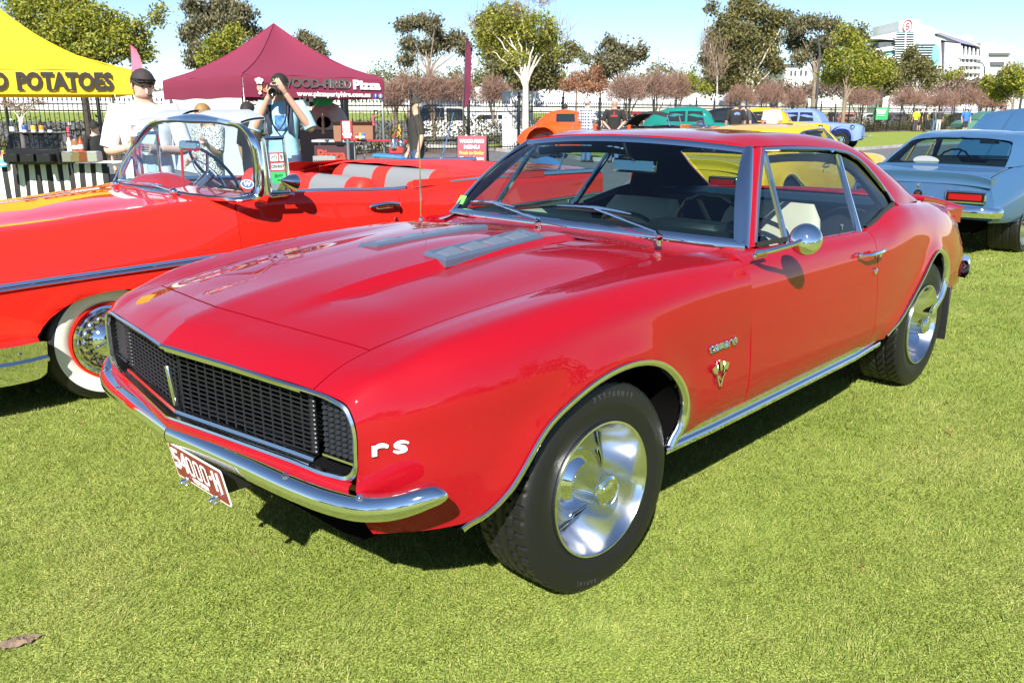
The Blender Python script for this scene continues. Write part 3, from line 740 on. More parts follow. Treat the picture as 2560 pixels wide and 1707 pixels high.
# bright trim over and under the mesh
for s in (1, -1):
    Y = np.array((1,s,1))
    top = np.array([(.876,0,.752),(.83,.28,.745),(.787,.545,.735)]); mb = MB()
    mb.grid(sweep(top*Y, [(-.010,.006),(.006,.006),(.008,0),(.006,-.008),(-.010,-.010)])); mb.build('grille_top_trim', CHROME2, hero)
    lowt = np.array([(.880,0,.552),(.845,.215,.548),(.80,.47,.541),(.785,.56,.538)]); mb = MB()
    mb.grid(sweep(lowt*Y, [(-.035,.016),(-.012,.014),(-.008,.006),(.006,.004),(.010,-.006)] if s > 0 else [(.035,.016),(.012,.014),(.008,.006),(-.006,.004),(-.010,-.006)])); mb.build('grille_bottom_trim', CHROME2, hero)
em = thing_part = MB(); em.rbox((.871,0,.640),(.012,.018,.125), .003, ry=.12)
em.build('grille_badge', CHROME2, hero)
# red bar under the grille and lower valance
for nm, pr in (('lower_grille_panel', [(.000,.546),(.010,.538),(.012,.525),(.006,.512),(-.03,.508)]),):
    P = np.array([(.889,0),(.851,.215),(.824,.365),(.800,.502),(.773,.65),(.764,.705)])
    hf = np.array([[(x+a, y, z-(.548-np.interp(y, [0,.2,.5,.65,.71], [.548,.543,.534,.527,.530]))) for a, z in pr] for x, y in P])
    ff = np.concatenate([(hf*np.array([1,-1,1]))[:0:-1], hf]); mb = MB(); mb.grid(ff); mb.build(nm, RED, hero)
vp = np.array([(.76,0),(.745,.3),(.72,.55),(.695,.68),(.70,.712)])
hf = np.array([[(x+a, y, z) for a, z in ((.0,.50),(.006,.46),(.0,.425),(-.04,.400))] for x, y in vp]); ff = np.concatenate([(hf*np.array([1,-1,1]))[:0:-1], hf])
mb = MB(); mb.grid(ff); mb.build('front_valance', RED, hero)
# ---- front bumper (two mirrored bars meeting at the centre) with bolt heads
BP = spline([(.893,.001,.494),(.873,.17,.488),(.853,.36,.482),(.828,.55,.472),(.806,.67,.470),(.782,.755,.475),(.745,.825,.489),(.705,.870,.505),(.662,.897,.517),(.632,.907,.516)], 5)
n_ = len(BP)
bpr = [(-.040,.032),(-.020,.036),(-.004,.034),(.009,.023),(.0155,.006),(.0145,-.009),(.007,-.022),(-.005,-.030),(-.020,-.034),(-.040,-.032)]
for s in (1, -1):
    rows = []
    for i, p in enumerate(BP):
        d = BP[min(i+1, n_-1)]-BP[max(i-1, 0)]; d[2] = 0; d /= np.linalg.norm(d); o_ = np.array((d[1], -d[0], 0)); 
        t = i/(n_-1); k = 1 if t < .62 else max(0.02, math.sqrt(max(0, 1-((t-.62)/.38)**2.6)))
        k2 = 1 if t < .86 else max(.02, math.sqrt(max(0, 1-((t-.86)/.14)**2)))
        rows.append([p+o_*(-a if False else a)*k2*1.0+np.array((0,0,b*k)) for a, b in bpr])
    g = np.array(rows)
    # outward must point away from the car
    if (g[0, 4]-BP[0])[0] < 0: 
        g = np.array([[BP[i]-(q-BP[i])*np.array((1,1,-1)) for q in r] for i, r in enumerate(rows)])
    mb = MB(); mb.grid(g*np.array((1,s,1))); mb.build('front_bumper', CHROME, hero)
    for y in (.50,.755):
        i = int(np.argmin(abs(BP[:, 1]-y))); c = g[i, 2]*np.array((1,s,1)); nn = Vector((.45 if y < .6 else .6, s*(.1 if y < .6 else .5), .75)).normalized()
        mb = MB(); mb.cyl(Vector(c)-nn*.010, Vector(c)+nn*.0015, .0115, .0100, 14); mb.sphere(Vector(c)+nn*.0005, (.009,.009,.003)); mb.build('bumper_bolt', CHROME, hero)
# ---- number plate
PLM = mat('plate_maroon', (.20,.028,.022), .45); PLW = mat('plate_white', (.8,.8,.78), .5)
PA = Vector((.876,-.004,.366)); PB = Vector((.876,.309,.366)); PT = Vector((.900,-.004,.480))
pw, ph = (PB-PA).length, (PT-PA).length; MP = frame_m((PA+PB+(PT-PA)*2-(PA-PA))/2-(PT-PA)*.5, PB-PA, PT-PA)
mb = MB()
def rrect(w, h, r, n=5):
    P = []
    for cx, cy, a in ((w/2-r, h/2-r, 0), (-w/2+r, h/2-r, 90), (-w/2+r, -h/2+r, 180), (w/2-r, -h/2+r, 270)):
        P += [(cx+r*math.cos(math.radians(a+90*k/n)), cy+r*math.sin(math.radians(a+90*k/n))) for k in range(n+1)]
    return P
def slab(mb, P, z0, z1, M):
    n = len(P); mb.add([M@Vector((x, y, z0)) for x, y in P]+[M@Vector((x, y, z1)) for x, y in P], [tuple(reversed(range(n))), tuple(range(n, 2*n))]+[(i, (i+1) % n, n+(i+1) % n, n+i) for i in range(n)])
slab(mb, rrect(pw, ph, .010), -.001, .0015, MP); pl = mb.build('number_plate', PLW, hero, smooth=False)
mb = MB(); slab(mb, rrect(pw-.010, ph-.010, .008), .0015, .0022, MP); mb.build('plate_face', PLM, pl, smooth=False)
def plate_digit(mb, ch, x, w, h, t, y0):
    def bar(x0, y0_, x1, y1):
        mb.add([MP@Vector((a, b, c)) for c in (.0022,.0045) for a, b in ((x0, y0_), (x1, y0_), (x1, y1), (x0, y1))], [(3,2,1,0),(4,5,6,7),(0,1,5,4),(1,2,6,5),(2,3,7,6),(3,0,4,7)])
    L, R, B, T = x, x+w, y0, y0+h; c = t*.8
    def ring(A0, A1, steps=0): pass
    if ch == '0':
        o = [(L+c, B), (R-c, B), (R, B+c), (R, T-c), (R-c, T), (L+c, T), (L, T-c), (L, B+c)]
        k = [(L+t+c*.3, B+t), (R-t-c*.3, B+t), (R-t, B+t+c*.4), (R-t, T-t-c*.4), (R-t-c*.3, T-t), (L+t+c*.3, T-t), (L+t, T-t-c*.4), (L+t, B+t+c*.4)]
        V = [MP@Vector((*p, .0045)) for p in o+k]; mb.add(V, [(i, (i+1) % 8, 8+(i+1) % 8, 8+i) for i in range(8)])
    elif ch == '5':
        bar(L, T-t, R, T); bar(L, B+h*.5, L+t, T-t); bar(L, B+h*.5-t*.2, R-c, B+h*.5+t*.8); bar(R-t, B+c, R, B+h*.5-t*.2+t*.3); bar(L, B, R-c, B+t); bar(L, B+t, L+t, B+t*1.8)
    elif ch == '4':
        bar(R-t*1.5, B, R-t*.5, T); bar(L, B+h*.28, R, B+h*.28+t)
        mb.add([MP@Vector((*p, .0045)) for p in ((L, B+h*.28), (L+t*1.1, B+h*.28), (R-t*.5, T), (R-t*1.5, T))], [(0,1,2,3)])
    elif ch == 'H':
        bar(L, B, L+t, T); bar(R-t, B, R, T); bar(L+t, B+h*.5-t/2, R-t, B+h*.5+t/2)
    elif ch == '.':
        bar(L, B+h*.46, L+w, B+h*.46+w)
mb = MB(); x = -pw/2+.016
for ch, wd in (('5',.034),('4',.036),('0',.034),('0',.034),('0',.034),('.',.010),('H',.034)):
    plate_digit(mb, ch, x, wd, .064, .0085, -.022); x += wd+.0085+(.004 if ch in '.' else 0)
mb.build('plate_number', PLW, pl, smooth=False)
text_mesh('plate_state', 'VICTORIA', .020, PLW, pl, MP@Matrix.Translation((-.005,-.040,.003)), .0008, bold=.0005)
for x in (-.085,.085):
    mb = MB(); c = MP@Vector((x,-.047,.004)); mb.cyl(c, c+Vector((.018,0,-.004)), .010, .008, 10); mb.sphere(c+Vector((.018,0,-.006)), .009, 10, 6); mb.sphere(c+Vector((.010,.006,-.014)), .007, 8, 6)
    mb.build('plate_screw', CHROME, pl)
mb = MB(); mb.box((.83,.14,.44),(.07,.25,.10)); mb.build('plate_bracket', BLACK, hero, smooth=False)
# ---- wheels
def tyre_mesh(R, Rr, W, pattern, tread=.008):
    """lathe with cut tread; axis along y, outer face at +y"""
    n = 288; hw = W/2; prof = []
    prof += [(Rr-.004, hw*.62), (Rr+.004, hw*.80), (Rr+.014, hw*.90), (Rr+.018, hw*.915), (Rr+.022, hw*.925), (Rr+.045, hw*.985), (Rr+.060, hw*1.0), (Rr+.064, hw*1.006), (Rr+.068, hw*1.0), (R-.040, hw*.985), (R-.024, hw*.955), (R-.014, hw*.915), (R-.007, hw*.87)]
    side = len(prof); ts = np.linspace(.82, -.82, 35); prof += [(R-.003*abs(t/.82)**3, hw*t) for t in ts]
    prof += [(R-.007, -hw*.87), (R-.03, -hw*.97), (Rr+.04, -hw), (Rr, -hw*.8), (Rr-.004, -hw*.6)]
    V = []; k = len(prof)
    for i in range(n):
        a = 2*math.pi*i/n; p = i % 6; q = i//6
        for j, (r, y) in enumerate(prof):
            if side <= j < side+35:
                jj = j-side
                if pattern == 'rib':       # broken ribs with zig-zag grooves
                    cut = jj in (7,13,14,20,21,27) or False
                    zz = (p < 3)
                    if jj in (6,12,19,26) and zz: cut = True
                    lat = (p == 0) if jj < 7 or jj > 27 else (p == (2 if jj % 12 < 6 else 5))
                    if lat and not 14 < jj < 20: r -= tread*.85
                    elif cut: r -= tread
                else:                      # directional blocks
                    cut = jj in (8,9,17,25,26)
                    ph_ = (i+abs(jj-17)) % 6
                    if cut or ph_ == 0: r -= tread
            elif j == 12 and i % 4 == 0: r -= .002; 
            V.append((r*math.sin(a), y, r*math.cos(a)))
    F = []
    for i in range(n):
        ii = (i+1) % n
        for j in range(k-1): F.append((i*k+j, i*k+j+1, ii*k+j+1, ii*k+j))
    me = bpy.data.meshes.new('tyre'); me.from_pydata(V, [], F); me.polygons.foreach_set('use_smooth', [True]*len(F)); me.materials.append(RUBBER); me.update()
    o = bpy.data.objects.new('tmp', me); shade(o, 38); bpy.data.objects.remove(o); return me
RIMSILVER = mat('wheel_silver', (.52,.53,.55), .22, 1)
def link(name, me, parent):
    o = bpy.data.objects.new(name, me); COL.objects.link(o); o.parent = parent; return o
def rally_wheel(parent, loc, R, W, pattern, rz=0, rx=0, first=[None]):
    t = link('wheel', tyre_mesh(R, .198, W, pattern), parent); t.location = loc; t.rotation_euler = (rx, 0, rz)
    f = W/2
    t['tyre'] = 1
    mb = MB(); mb.lathe([(.208,f*.80),(.2115,f*.93),(.208,f*1.01),(.203,f*1.02),(.199,f*.97),(.186,f*.58),(.165,f*.18),(.145,-f*.14),(.140,-f*.20),(.136,-f*.19)], 72, 'Y'); mb.build('trim_ring', mat('trim_ring_chrome', (.80,.81,.83), .14, 1), t, auto=50)
    mb = MB(); mb.lathe([(.140,-f*.20),(.134,-f*.17),(.120,-f*.10),(.108,-f*.02),(.104,f*.02),(.06,f*.04),(.001,f*.04)], 60, 'Y'); mb.build('rim', CHROME2 if False else mat('wheel_chrome', (.60,.61,.63), .24, 1), t, auto=50)
    for k in range(4):       # kidney shaped vents
        a0 = 2*math.pi*k/4+.25; mb = MB(); rows = []
        for u in np.linspace(-1, 1, 11):
            a = a0+u*.30; hw = .0085*math.sqrt(max(0, 1-u**4))+.0005
            rows.append([(r*math.sin(a), f*(-.165+(.134-r)/.014*.07)+.005, r*math.cos(a)) for r in (.124-hw, .124, .124+hw)])
        mb.grid(rows); mb.build('vent_slot', DARK, t)
        mb = MB(); mb.tube([((.124+sx*.0095)*math.sin(a0+u*.31), -f*.12+.006-sx*.005, (.124+sx*.0095)*math.cos(a0+u*.31)) for sx, us in ((1, np.linspace(-.9,.9,7)), (-1, np.linspace(.9,-.9,7))) for u in us], .0018, 6, closed=True); mb.build('vent_lip', CHROME, t)
    mb = MB(); nr = 44; L = 4*nr
    ring = lambda r, y, d: [((r-(d if (i % 4) in (2,3) else 0))*math.sin(2*math.pi*i/L), y, (r-(d if (i % 4) in (2,3) else 0))*math.cos(2*math.pi*i/L)) for i in range(L)]
    Rg = [ring(.096,f*.03,0), ring(.094,f*.09,0), ring(.082,f*.20,0), ring(.070,f*.29,0), ring(.064,f*.34,0), ring(.062,f*.42,.0045), ring(.050,f*1.04,.0045), ring(.0495,f*1.06,0), ring(.050,f*1.10,0), ring(.047,f*1.18,0), ring(.039,f*1.22,0), ring(.036,f*1.195,0), ring(.028,f*1.195,0), ring(.027,f*1.21,0), ring(.022,f*1.23,0), ring(.001,f*1.235,0)]
    V = [p for q in Rg for p in q]; mb.add(V, [(a*L+i, (a+1)*L+i, (a+1)*L+(i+1) % L, a*L+(i+1) % L) for a in range(len(Rg)-1) for i in range(L)])
    mb.build('centre_cap', CHROME, t, auto=30)
    mb = MB(); mb.lathe([(.20,-f*.4),(.02,-f*.4)], 24, 'Y'); mb.build('wheel_back', DARK, t)
    return t
WF = rally_wheel(hero, (.005,.786,.316), .326, .215, 'rib', rz=math.radians(-2.5), rx=math.radians(1.0))
WR = rally_wheel(hero, (-2.742,.752,.324), .330, .232, 'dir')
for src, loc in ((WF, (.005,-.76,.316)), (WR, (-2.742,-.752,.324))):
    c = dup(src, loc, math.pi, parent=hero)
    if src is WF: c.rotation_euler = (0,0,math.pi+math.radians(1.5))
mb = MB(); mb.rbox((-3.09,.775,.33),(.012,.22,.30), .004); mb.build('mud_flap', SEATPIPE, hero)
# ---- bonnet louvres
LOU = mat('louvre_sky_tint', (.13,.18,.26), .25, .5); LOU2 = mat('louvre_vent', (.20,.24,.30), .3, .5)  # blue of the mirrored sky is put into both base colours
def hood_z(x, y):
    d = (hood_half[..., 0]-x)**2+(hood_half[..., 1]-abs(y))**2; i = np.unravel_index(np.argmin(d), d.shape); return hood_half[i][2]
for s in (1, -1):
    x0, x1 = .030, -.490; yc_f, yc_r = .182, .146; hw = .056
    def LP(u, v, h):      # u along, v across -1..1
        x = x0+(x1-x0)*u; y = yc_f+(yc_r-yc_f)*u+v*hw; z = np.interp(u, [0,1], [.928,.951])-.006*v; return (x, s*y, z+h)
    mb = MB(); nU = 14; prof = [(-1.0,-.016),(-1.0,.003),(-.88,.011),(-.74,.011),(-.66,.002)]
    # outer frame as four mitred sides
    ring_ = lambda m, h: [LP(m*.11, -1+m, h), LP(1-m*.11, -1+m, h), LP(1-m*.11, 1-m, h), LP(m*.11, 1-m, h)]
    Rg = [ring_(0,-.020), ring_(0,.002), ring_(.12,.011), ring_(.26,.011), ring_(.34,.002)]
    V = [p for q in Rg for p in q]; mb.add(V, [((a*4+i), (a*4+(i+1) % 4), ((a+1)*4+(i+1) % 4), ((a+1)*4+i)) for a in range(4) for i in range(4)]+[(16,17,18,19)])
    lv = mb.build('bonnet_louvre', LOU, hero, smooth=False)
    for k in range(4):
        ua, ub = .06+.222*k, .06+.222*(k+1)-.02; mb = MB(); v = .62
        B = [LP(ua, -v, .003), LP(ub, -v, .003), LP(ub, v, .003), LP(ua, v, .003)]; T = [LP(ua+.03, -v*.7, .010), LP((ua+ub)/2+.03, -v*.5, .019), LP((ua+ub)/2+.03, v*.5, .019), LP(ua+.03, v*.7, .010)]
        mb.add(B+T, [(4,5,6,7),(0,1,5,4),(1,2,6,5),(2,3,7,6),(3,0,4,7)]); mb.build('louvre_vent', LOU2, lv, smooth=False)
# ---- wipers
from mathutils.bvhtree import BVHTree
def bvh(G):
    a, b = G.shape[:2]; return BVHTree.FromPolygons([Vector(p) for p in G.reshape(-1, 3)], [(i*b+j, i*b+j+1, (i+1)*b+j+1, (i+1)*b+j) for i in range(a-1) for j in range(b-1)])
def hit(tree, px, py):
    h = tree.ray_cast(Vector(CAM_POS), px_ray(px, py)); return h[0]
WBVH = bvh(WG); FBVH = bvh(FG)
for (bx, by), (b0, b1) in (((-.725,.555),((1396,523),(1580,545))), ((-.715,-.03),((1180,512),(1290,527)))):
    zb = .945; bt = .955
    mb = MB(); mb.cyl((bx, by, .925), (bx, by, .958), .013, .012, 12); mb.sphere((bx, by, .958), (.016,.016,.010)); mb.tube([(bx+.014, by+.012, .957), (bx-.02, by-.018, .962), (bx-.05, by-.045, .966)], [.011,.013,.008], 8)
    wp = mb.build('wiper', CHROME, hero)
    def onws(px, py): return np.array(hit(WBVH, px, py))
    mid = (onws(*b0)+onws(*b1))/2+np.array((.012,0,.022))
    mb = MB(); A = np.array((bx-.045, by-.04, .966)); dd = (mid-A)
    w0 = np.cross(dd, (0,0,1)); w0 /= np.linalg.norm(w0)
    mb.add([A+w0*.009, A-w0*.009, mid-w0*.005, mid+w0*.005, A+w0*.007+(0,0,.006), A-w0*.007+np.array((0,0,.006)), mid-w0*.004+np.array((0,0,.005)), mid+w0*.004+np.array((0,0,.005))], [(0,1,2,3),(4,5,6,7),(0,1,5,4),(1,2,6,5),(2,3,7,6),(3,0,4,7)]); mb.build('wiper_arm', CHROME, wp, smooth=False)
    bl = np.array([onws(b0[0]+(b1[0]-b0[0])*t, b0[1]+(b1[1]-b0[1])*t)+np.array((.004,0,.006+.008*math.sin(math.pi*t))) for t in np.linspace(0,1,9)])
    mb = MB(); mb.tube(bl+np.array((.004,0,.010)), [.003,.005,.006,.007,.009,.007,.006,.005,.003], 6); mb.build('wiper_bridge', CHROME, wp)
    mb = MB(); mb.tube(bl-np.array((0,0,.004)), .0055, 5); mb.build('wiper_rubber', BLACK, wp)
# ---- door mirror, handles, lock
mc = Vector((-.985,.992,.968)); ax = Vector((.80,.50,.33)).normalized()
Mx = Matrix.Translation(mc)@ax.to_track_quat('Z','Y').to_matrix().to_4x4()
mb = MB(); mb.lathe([(.0005,.030),(.020,.0285),(.038,.022),(.050,.012),(.0555,.0),(.057,-.010),(.055,-.014)], 32); mb.v = [tuple(Mx@Vector(p)) for p in mb.v]; mr = mb.build('door_mirror', CHROME, hero)
mb = MB(); mb.lathe([(.055,-.012),(.001,-.013)], 32); mb.v = [tuple(Mx@Vector(p)) for p in mb.v]; mb.build('mirror_glass', CHROME, mr)
arm = spline([(-.835,.885,.922),(-.845,.915,.930),(-.90,.955,.945),(-.945,.985,.960),(-.972,.996,.976)], 5); mb = MB(); mb.tube(arm, np.linspace(.011,.007,len(arm)), 8); mb.sphere(arm[-1], .010, 10, 8)
mb.rbox((-.875,.879,.910),(.10,.022,.014), .005, rx=.9); mb.build('mirror_arm', CHROME, mr)
for s in (1, -1):
    mb = MB(); hp = spline([(-1.72,s*.903,.812),(-1.76,s*.925,.812),(-1.83,s*.930,.813),(-1.90,s*.926,.812),(-1.935,s*.918,.811)], 5)
    mb.tube(hp, np.linspace(.006,.011,len(hp)), 8); mb.sphere((-1.72,s*.900,.812),(.012,.010,.010)); mb.cyl((-1.905,s*.885,.795),(-1.905,s*.918,.797),.014,.012,12); mb.cyl((-1.725,s*.885,.812),(-1.725,s*.905,.812),.012,.010); mb.build('door_handle', CHROME, hero)
    mb = MB(); mb.lathe([(.016,-.004),(.016,.003),(.010,.007),(.0005,.008)], 14, 'Y'); mb.v = [(x-1.90, s*(y+.905), z+.722) for x, y, z in mb.v]; mb.build('door_lock', CHROME, hero)
# ---- badges
def body_y(x, z): return Yside(FG, x, z)
EMW = mat('badge_white', (.82,.82,.80), .35)
def side_frame(x, z, lift=.006):
    p = np.array((x, body_y(x, z), z)); p2 = np.array((x-.06, body_y(x-.06, z), z)); p3 = np.array((x, body_y(x, z+.05), z+.05))
    M = frame_m(p, p2-p, p3-p); return M@Matrix.Translation((0,0,lift))
for s, nm, sx in (('r', 'badge_letter', 0), ('s', 'badge_letter', 1)):
    hp = hit(FBVH, 951+52*sx, 1122-7*sx); M = side_frame(hp.x, hp.z, .004)@Matrix.Scale(.74, 4)
    for m_, off_, bold in ((CHROME, 0, .0012), (EMW, .003, -.0008)):
        # wide low letters drawn as strokes
        mb = MB()
        def st(P, wd, h): 
            P = np.array(spline(np.array([(x, y, 0) for x, y in P]), 5)); d = np.gradient(P, axis=0); d /= np.maximum(np.linalg.norm(d, axis=1, keepdims=True), 1e-9); n_ = np.stack([-d[:, 1], d[:, 0], 0*d[:, 0]], 1)
            W = np.interp(np.linspace(0,1,len(P)), np.linspace(0,1,len(wd)), wd)[:, None]+bold
            z = np.array((0,0,h)); g = np.array([P-n_*W, P-n_*W+z, P+n_*W+z, P+n_*W]); g = np.array([[M@Vector(tuple(q)) for q in r] for r in g]); mb.grid(g)
        if s == 'r':
            st([(-.022,-.019),(-.021,.018)], [.0085,.0085], .003+off_); st([(-.020,.000),(-.008,.013),(.008,.014),(.024,.007)], [.003,.007,.0075,.0055], .0031+off_)
        else:
            st([(.026,.011),(.010,.0175),(-.010,.016),(-.018,.008),(-.004,.001),(.012,-.004),(.016,-.011),(.002,-.0175),(-.014,-.0165),(-.026,-.010)], [.0035,.005,.006,.007,.0075,.007,.006,.005,.005,.003], .003+off_)
        mb.build(nm, m_, hero)
# name script: joined chrome lower-case letters
mb = MB(); hp = hit(FBVH, 1806, 863); M = side_frame(hp.x, hp.z, .004)@Matrix.Scale(.82, 4)
def scr(P, r=.0042):
    P = spline(np.array([(x, y, 0) for x, y in P]), 5); mb.tube([tuple(M@Vector(tuple(q))) for q in P], r, 6)
W_ = .0155
def lc(k): return -.098+.0325*k
scr([(lc(0)+.014,.010),(lc(0)+.004,.014),(lc(0)-.006,.006),(lc(0)-.004,-.008),(lc(0)+.008,-.012),(lc(0)+.018,-.006)])
for k in (1, 3):
    a = lc(k)+(.012 if k == 3 else 0); scr([(a+.014,.009),(a+.003,.014),(a-.006,.004),(a-.003,-.010),(a+.008,-.010),(a+.014,.004),(a+.014,-.008),(a+.022,-.010)])
a = lc(2)-.002; scr([(a-.006,-.012),(a-.005,.011)]); scr([(a-.004,.004),(a+.004,.013),(a+.010,.010),(a+.010,-.012)]); scr([(a+.011,.004),(a+.019,.013),(a+.025,.010),(a+.026,-.011)])
a = lc(4)+.012; scr([(a-.002,-.012),(a-.001,.012)]); scr([(a,.004),(a+.008,.013),(a+.017,.012)])
a = lc(5)+.016; scr([(a+.010,.016),(a-.002,.010),(a-.004,-.004),(a+.006,-.012),(a+.018,-.006),(a+.020,.008),(a+.010,.016)], .005)
mb.build('name_script', CHROME, hero)
# crossed flags with a V between
mb = MB(); hp = hit(FBVH, 1795, 931); M = side_frame(hp.x, hp.z, .005)@Matrix.Scale(.85, 4)
def q2(P, h=.006):
    n = len(P); V = [M@Vector((x, y, 0)) for x, y in P]+[M@Vector((x, y, h)) for x, y in P]; mb.add(V, [tuple(reversed(range(n))), tuple(range(n, 2*n))]+[(i, (i+1) % n, n+(i+1) % n, n+i) for i in range(n)])
for sx in (1, -1):
    q2([(sx*x, y) for x, y in ((0,-.055),(.008,-.055),(.044,.030),(.036,.034))][::sx]); 
    q2([(sx*x, y) for x, y in ((.018,.012),(.050,.006),(.064,.030),(.034,.040))][::sx], .009)
q2([(-.012,.048),(.012,.048),(.006,.010),(-.006,.010)], .010)
for sx in (1, -1): q2([(sx*x, y) for x, y in ((-.002,-.03),(.004,-.03),(.030,-.006),(.024,-.002))][::sx], .011)
mb.build('flag_badge', CHROME, hero)
# ---- aerial on the far wing
mb = MB(); mb.cyl((-.70,-.745,.885),(-.70,-.745,.905),.016,.012,12); mb.sphere((-.70,-.745,.912),.012); mb.cyl((-.70,-.745,.915),(-.702,-.745,1.70),.0035,.0018,6); mb.build('aerial', CHROME, hero)
# ---- cabin
DASH = mat('dash_black', (.010,.012,.013), .55)
mb = MB(); mb.grid(surf([[(-.90+.09*(1-(y/.74)**2), y, .922) for y in np.linspace(-.74,.74,7)], [(-1.05+.05*(1-(y/.74)**2), y, .936) for y in np.linspace(-.74,.74,7)], [(-1.20+.02*(1-(y/.74)**2), y, .920) for y in np.linspace(-.74,.74,7)], [(-1.22, y, .78) for y in np.linspace(-.74,.74,7)], [(-1.10, y, .55) for y in np.linspace(-.74,.74,7)]], 4, 3)); mb.build('dashboard', DASH, hero)
mb = MB(); wc = Vector((-1.435,.385,.885)); wa = Vector((-.88,0,.48)).normalized(); u = wa.orthogonal().normalized(); v_ = wa.cross(u)
mb.tube([wc+(u*math.cos(a)+v_*math.sin(a))*(.195+.0035*math.cos(14*a)) for a in np.linspace(0, 2*math.pi, 85)[:-1]], .0125, 8, closed=True); sw = mb.build('steering_wheel', BLACKGLOSS, hero)
mb = MB(); mb.cyl(wc-wa*.03, wc-wa*.30, .035, .03, 12); mb.cyl(wc-wa*.04, wc+wa*.01, .05, .035, 14)
for a in (0, 2.1, 4.2): mb.tube([wc-wa*.02, wc+(u*math.cos(a)+v_*math.sin(a))*.19], .010, 6)
mb.build('steering_column', BLACK, hero)
mb = MB(); mb.rbox((-1.205,.385,.935),(.16,.34,.05), .02); mb.build('instrument_hood', DASH, hero)
def seat_back(x, y, wd, z0, z1, lean, name='front_seat'):
    rows = []
    for t in np.linspace(0, 1, 9):
        z = z0+(z1-z0)*t; hw = wd/2*(1-.18*t**6-.05*t); xx = x-lean*t; th = .11*(1-.45*t)
        if t == 1: th *= .3; hw *= .93
        rows.append([(xx+th/2*math.cos(a)*1.0, y+hw*np.sign(math.sin(a))*abs(math.sin(a))**.5, z) for a in np.linspace(0, 2*math.pi, 25)])
    rows.append([(x-lean-.0, y, z1+.004)]*25)
    mb = MB(); mb.grid(rows); o = mb.build(name, CREAM, hero)
    mb = MB(); P = spline([(x+.045,y-wd*.30,z0+.12),(x+.02,y-wd*.33,z1-.20),(x-.02,y-wd*.27,z1-.115),(x-.03,y-wd*.17,z1-.09),(x-.03,y+wd*.17,z1-.09),(x-.02,y+wd*.27,z1-.115),(x+.02,y+wd*.33,z1-.20),(x+.045,y+wd*.30,z0+.12)], 5)
    mb.tube(P+np.array((.022,0,0)), .011, 6); mb.build('seat_piping', SEATPIPE, o); 
    mb = MB(); mb.rbox((x+.24,y,z0+.05),(.52,wd,.16), .05); mb.build('seat_cushion', CREAM, o)
for y in (.37,-.37): seat_back(-1.80, y, .56, .46, .985 if y > 0 else .955, .16)
mb = MB(); mb.grid(surf([[(-2.42-.04*(y/.6)**2, y, z) for y in np.linspace(-.62,.62,7)] for z in (.45,.70,.88,.93)]+[[(-2.56, y, .945) for y in np.linspace(-.62,.62,7)], [(-3.06, y, .935) for y in np.linspace(-.62,.62,7)]], 3, 3)); mb.build('rear_seat', SEATPIPE, hero)
for s in (1, -1):
    mb = MB(); mb.grid(surf([[(-1.0, s*.775, .905),(-1.5, s*.785, .895),(-1.98, s*.79, .878)], [(-1.0, s*.755, .88),(-1.5, s*.76, .87),(-1.98, s*.765, .855)], [(-1.0, s*.745, .45),(-1.5, s*.75, .45),(-1.98, s*.75, .45)]], 3, 4)); mb.build('door_card', CREAM, hero)
    mb = MB(); mb.grid(surf([[(-1.98, s*.79, .88),(-2.2,s*.76,.93),(-2.42,s*.745,.955)],[(-1.98, s*.74,.5),(-2.2,s*.70,.5),(-2.42,s*.66,.5)]], 2, 4)); mb.build('side_trim', HEADL, hero)
    mb = MB(); mb.cyl((-1.80,s*.775,.89),(-1.80,s*.775,.925),.005,.008,8); mb.build('lock_knob', CHROME, hero)
mb = MB(); mb.rbox((-1.30,.02,1.165),(.022,.235,.062), .02, ry=-.15); ir = mb.build('interior_mirror', CHROME2, hero)
mb = MB(); mb.rbox((-1.314,.02,1.165),(.006,.222,.052), .02, ry=-.15); mb.build('mirror_glass', CHROME, ir)
mb = MB(); mb.tube([(-1.29,.02,1.19),(-1.24,.02,1.225),(-1.215,.02,1.268)], .008, 6); mb.build('mirror_stem', CHROME, ir)
mb = MB(); mb.box((-.955,-.742,.985),(.004,.05,.045), ry=-.6, rz=-.2); mb.build('green_sticker', mat('sticker_green', (.2,.7,.12), .6), hero, smooth=False)
# raised size lettering on the sidewalls that face the camera
SIDEW = mat('sidewall_mark', (.035,.035,.037), .5)
def ring_text(t, s, r, a_mid, h, y):
    o_ = MB()
    for i, ch in enumerate(s):
        if ch == ' ': continue
        a = a_mid-(i-(len(s)-1)/2)*h*.82/r; c = Vector((r*math.sin(a), y, r*math.cos(a))); up = Vector((math.sin(a), 0, math.cos(a)))
        text_mesh('size_mark', ch, h, SIDEW, t, frame_m(c, Vector((0,1,0)).cross(up)*-1 if False else up.cross(Vector((0,1,0))), up), .0012, bold=.0006)
ring_text(WF, '255/60R15', .288, -.15, .026, .105); ring_text(WF, 'RADIAL', .288, 2.9, .020, .105)
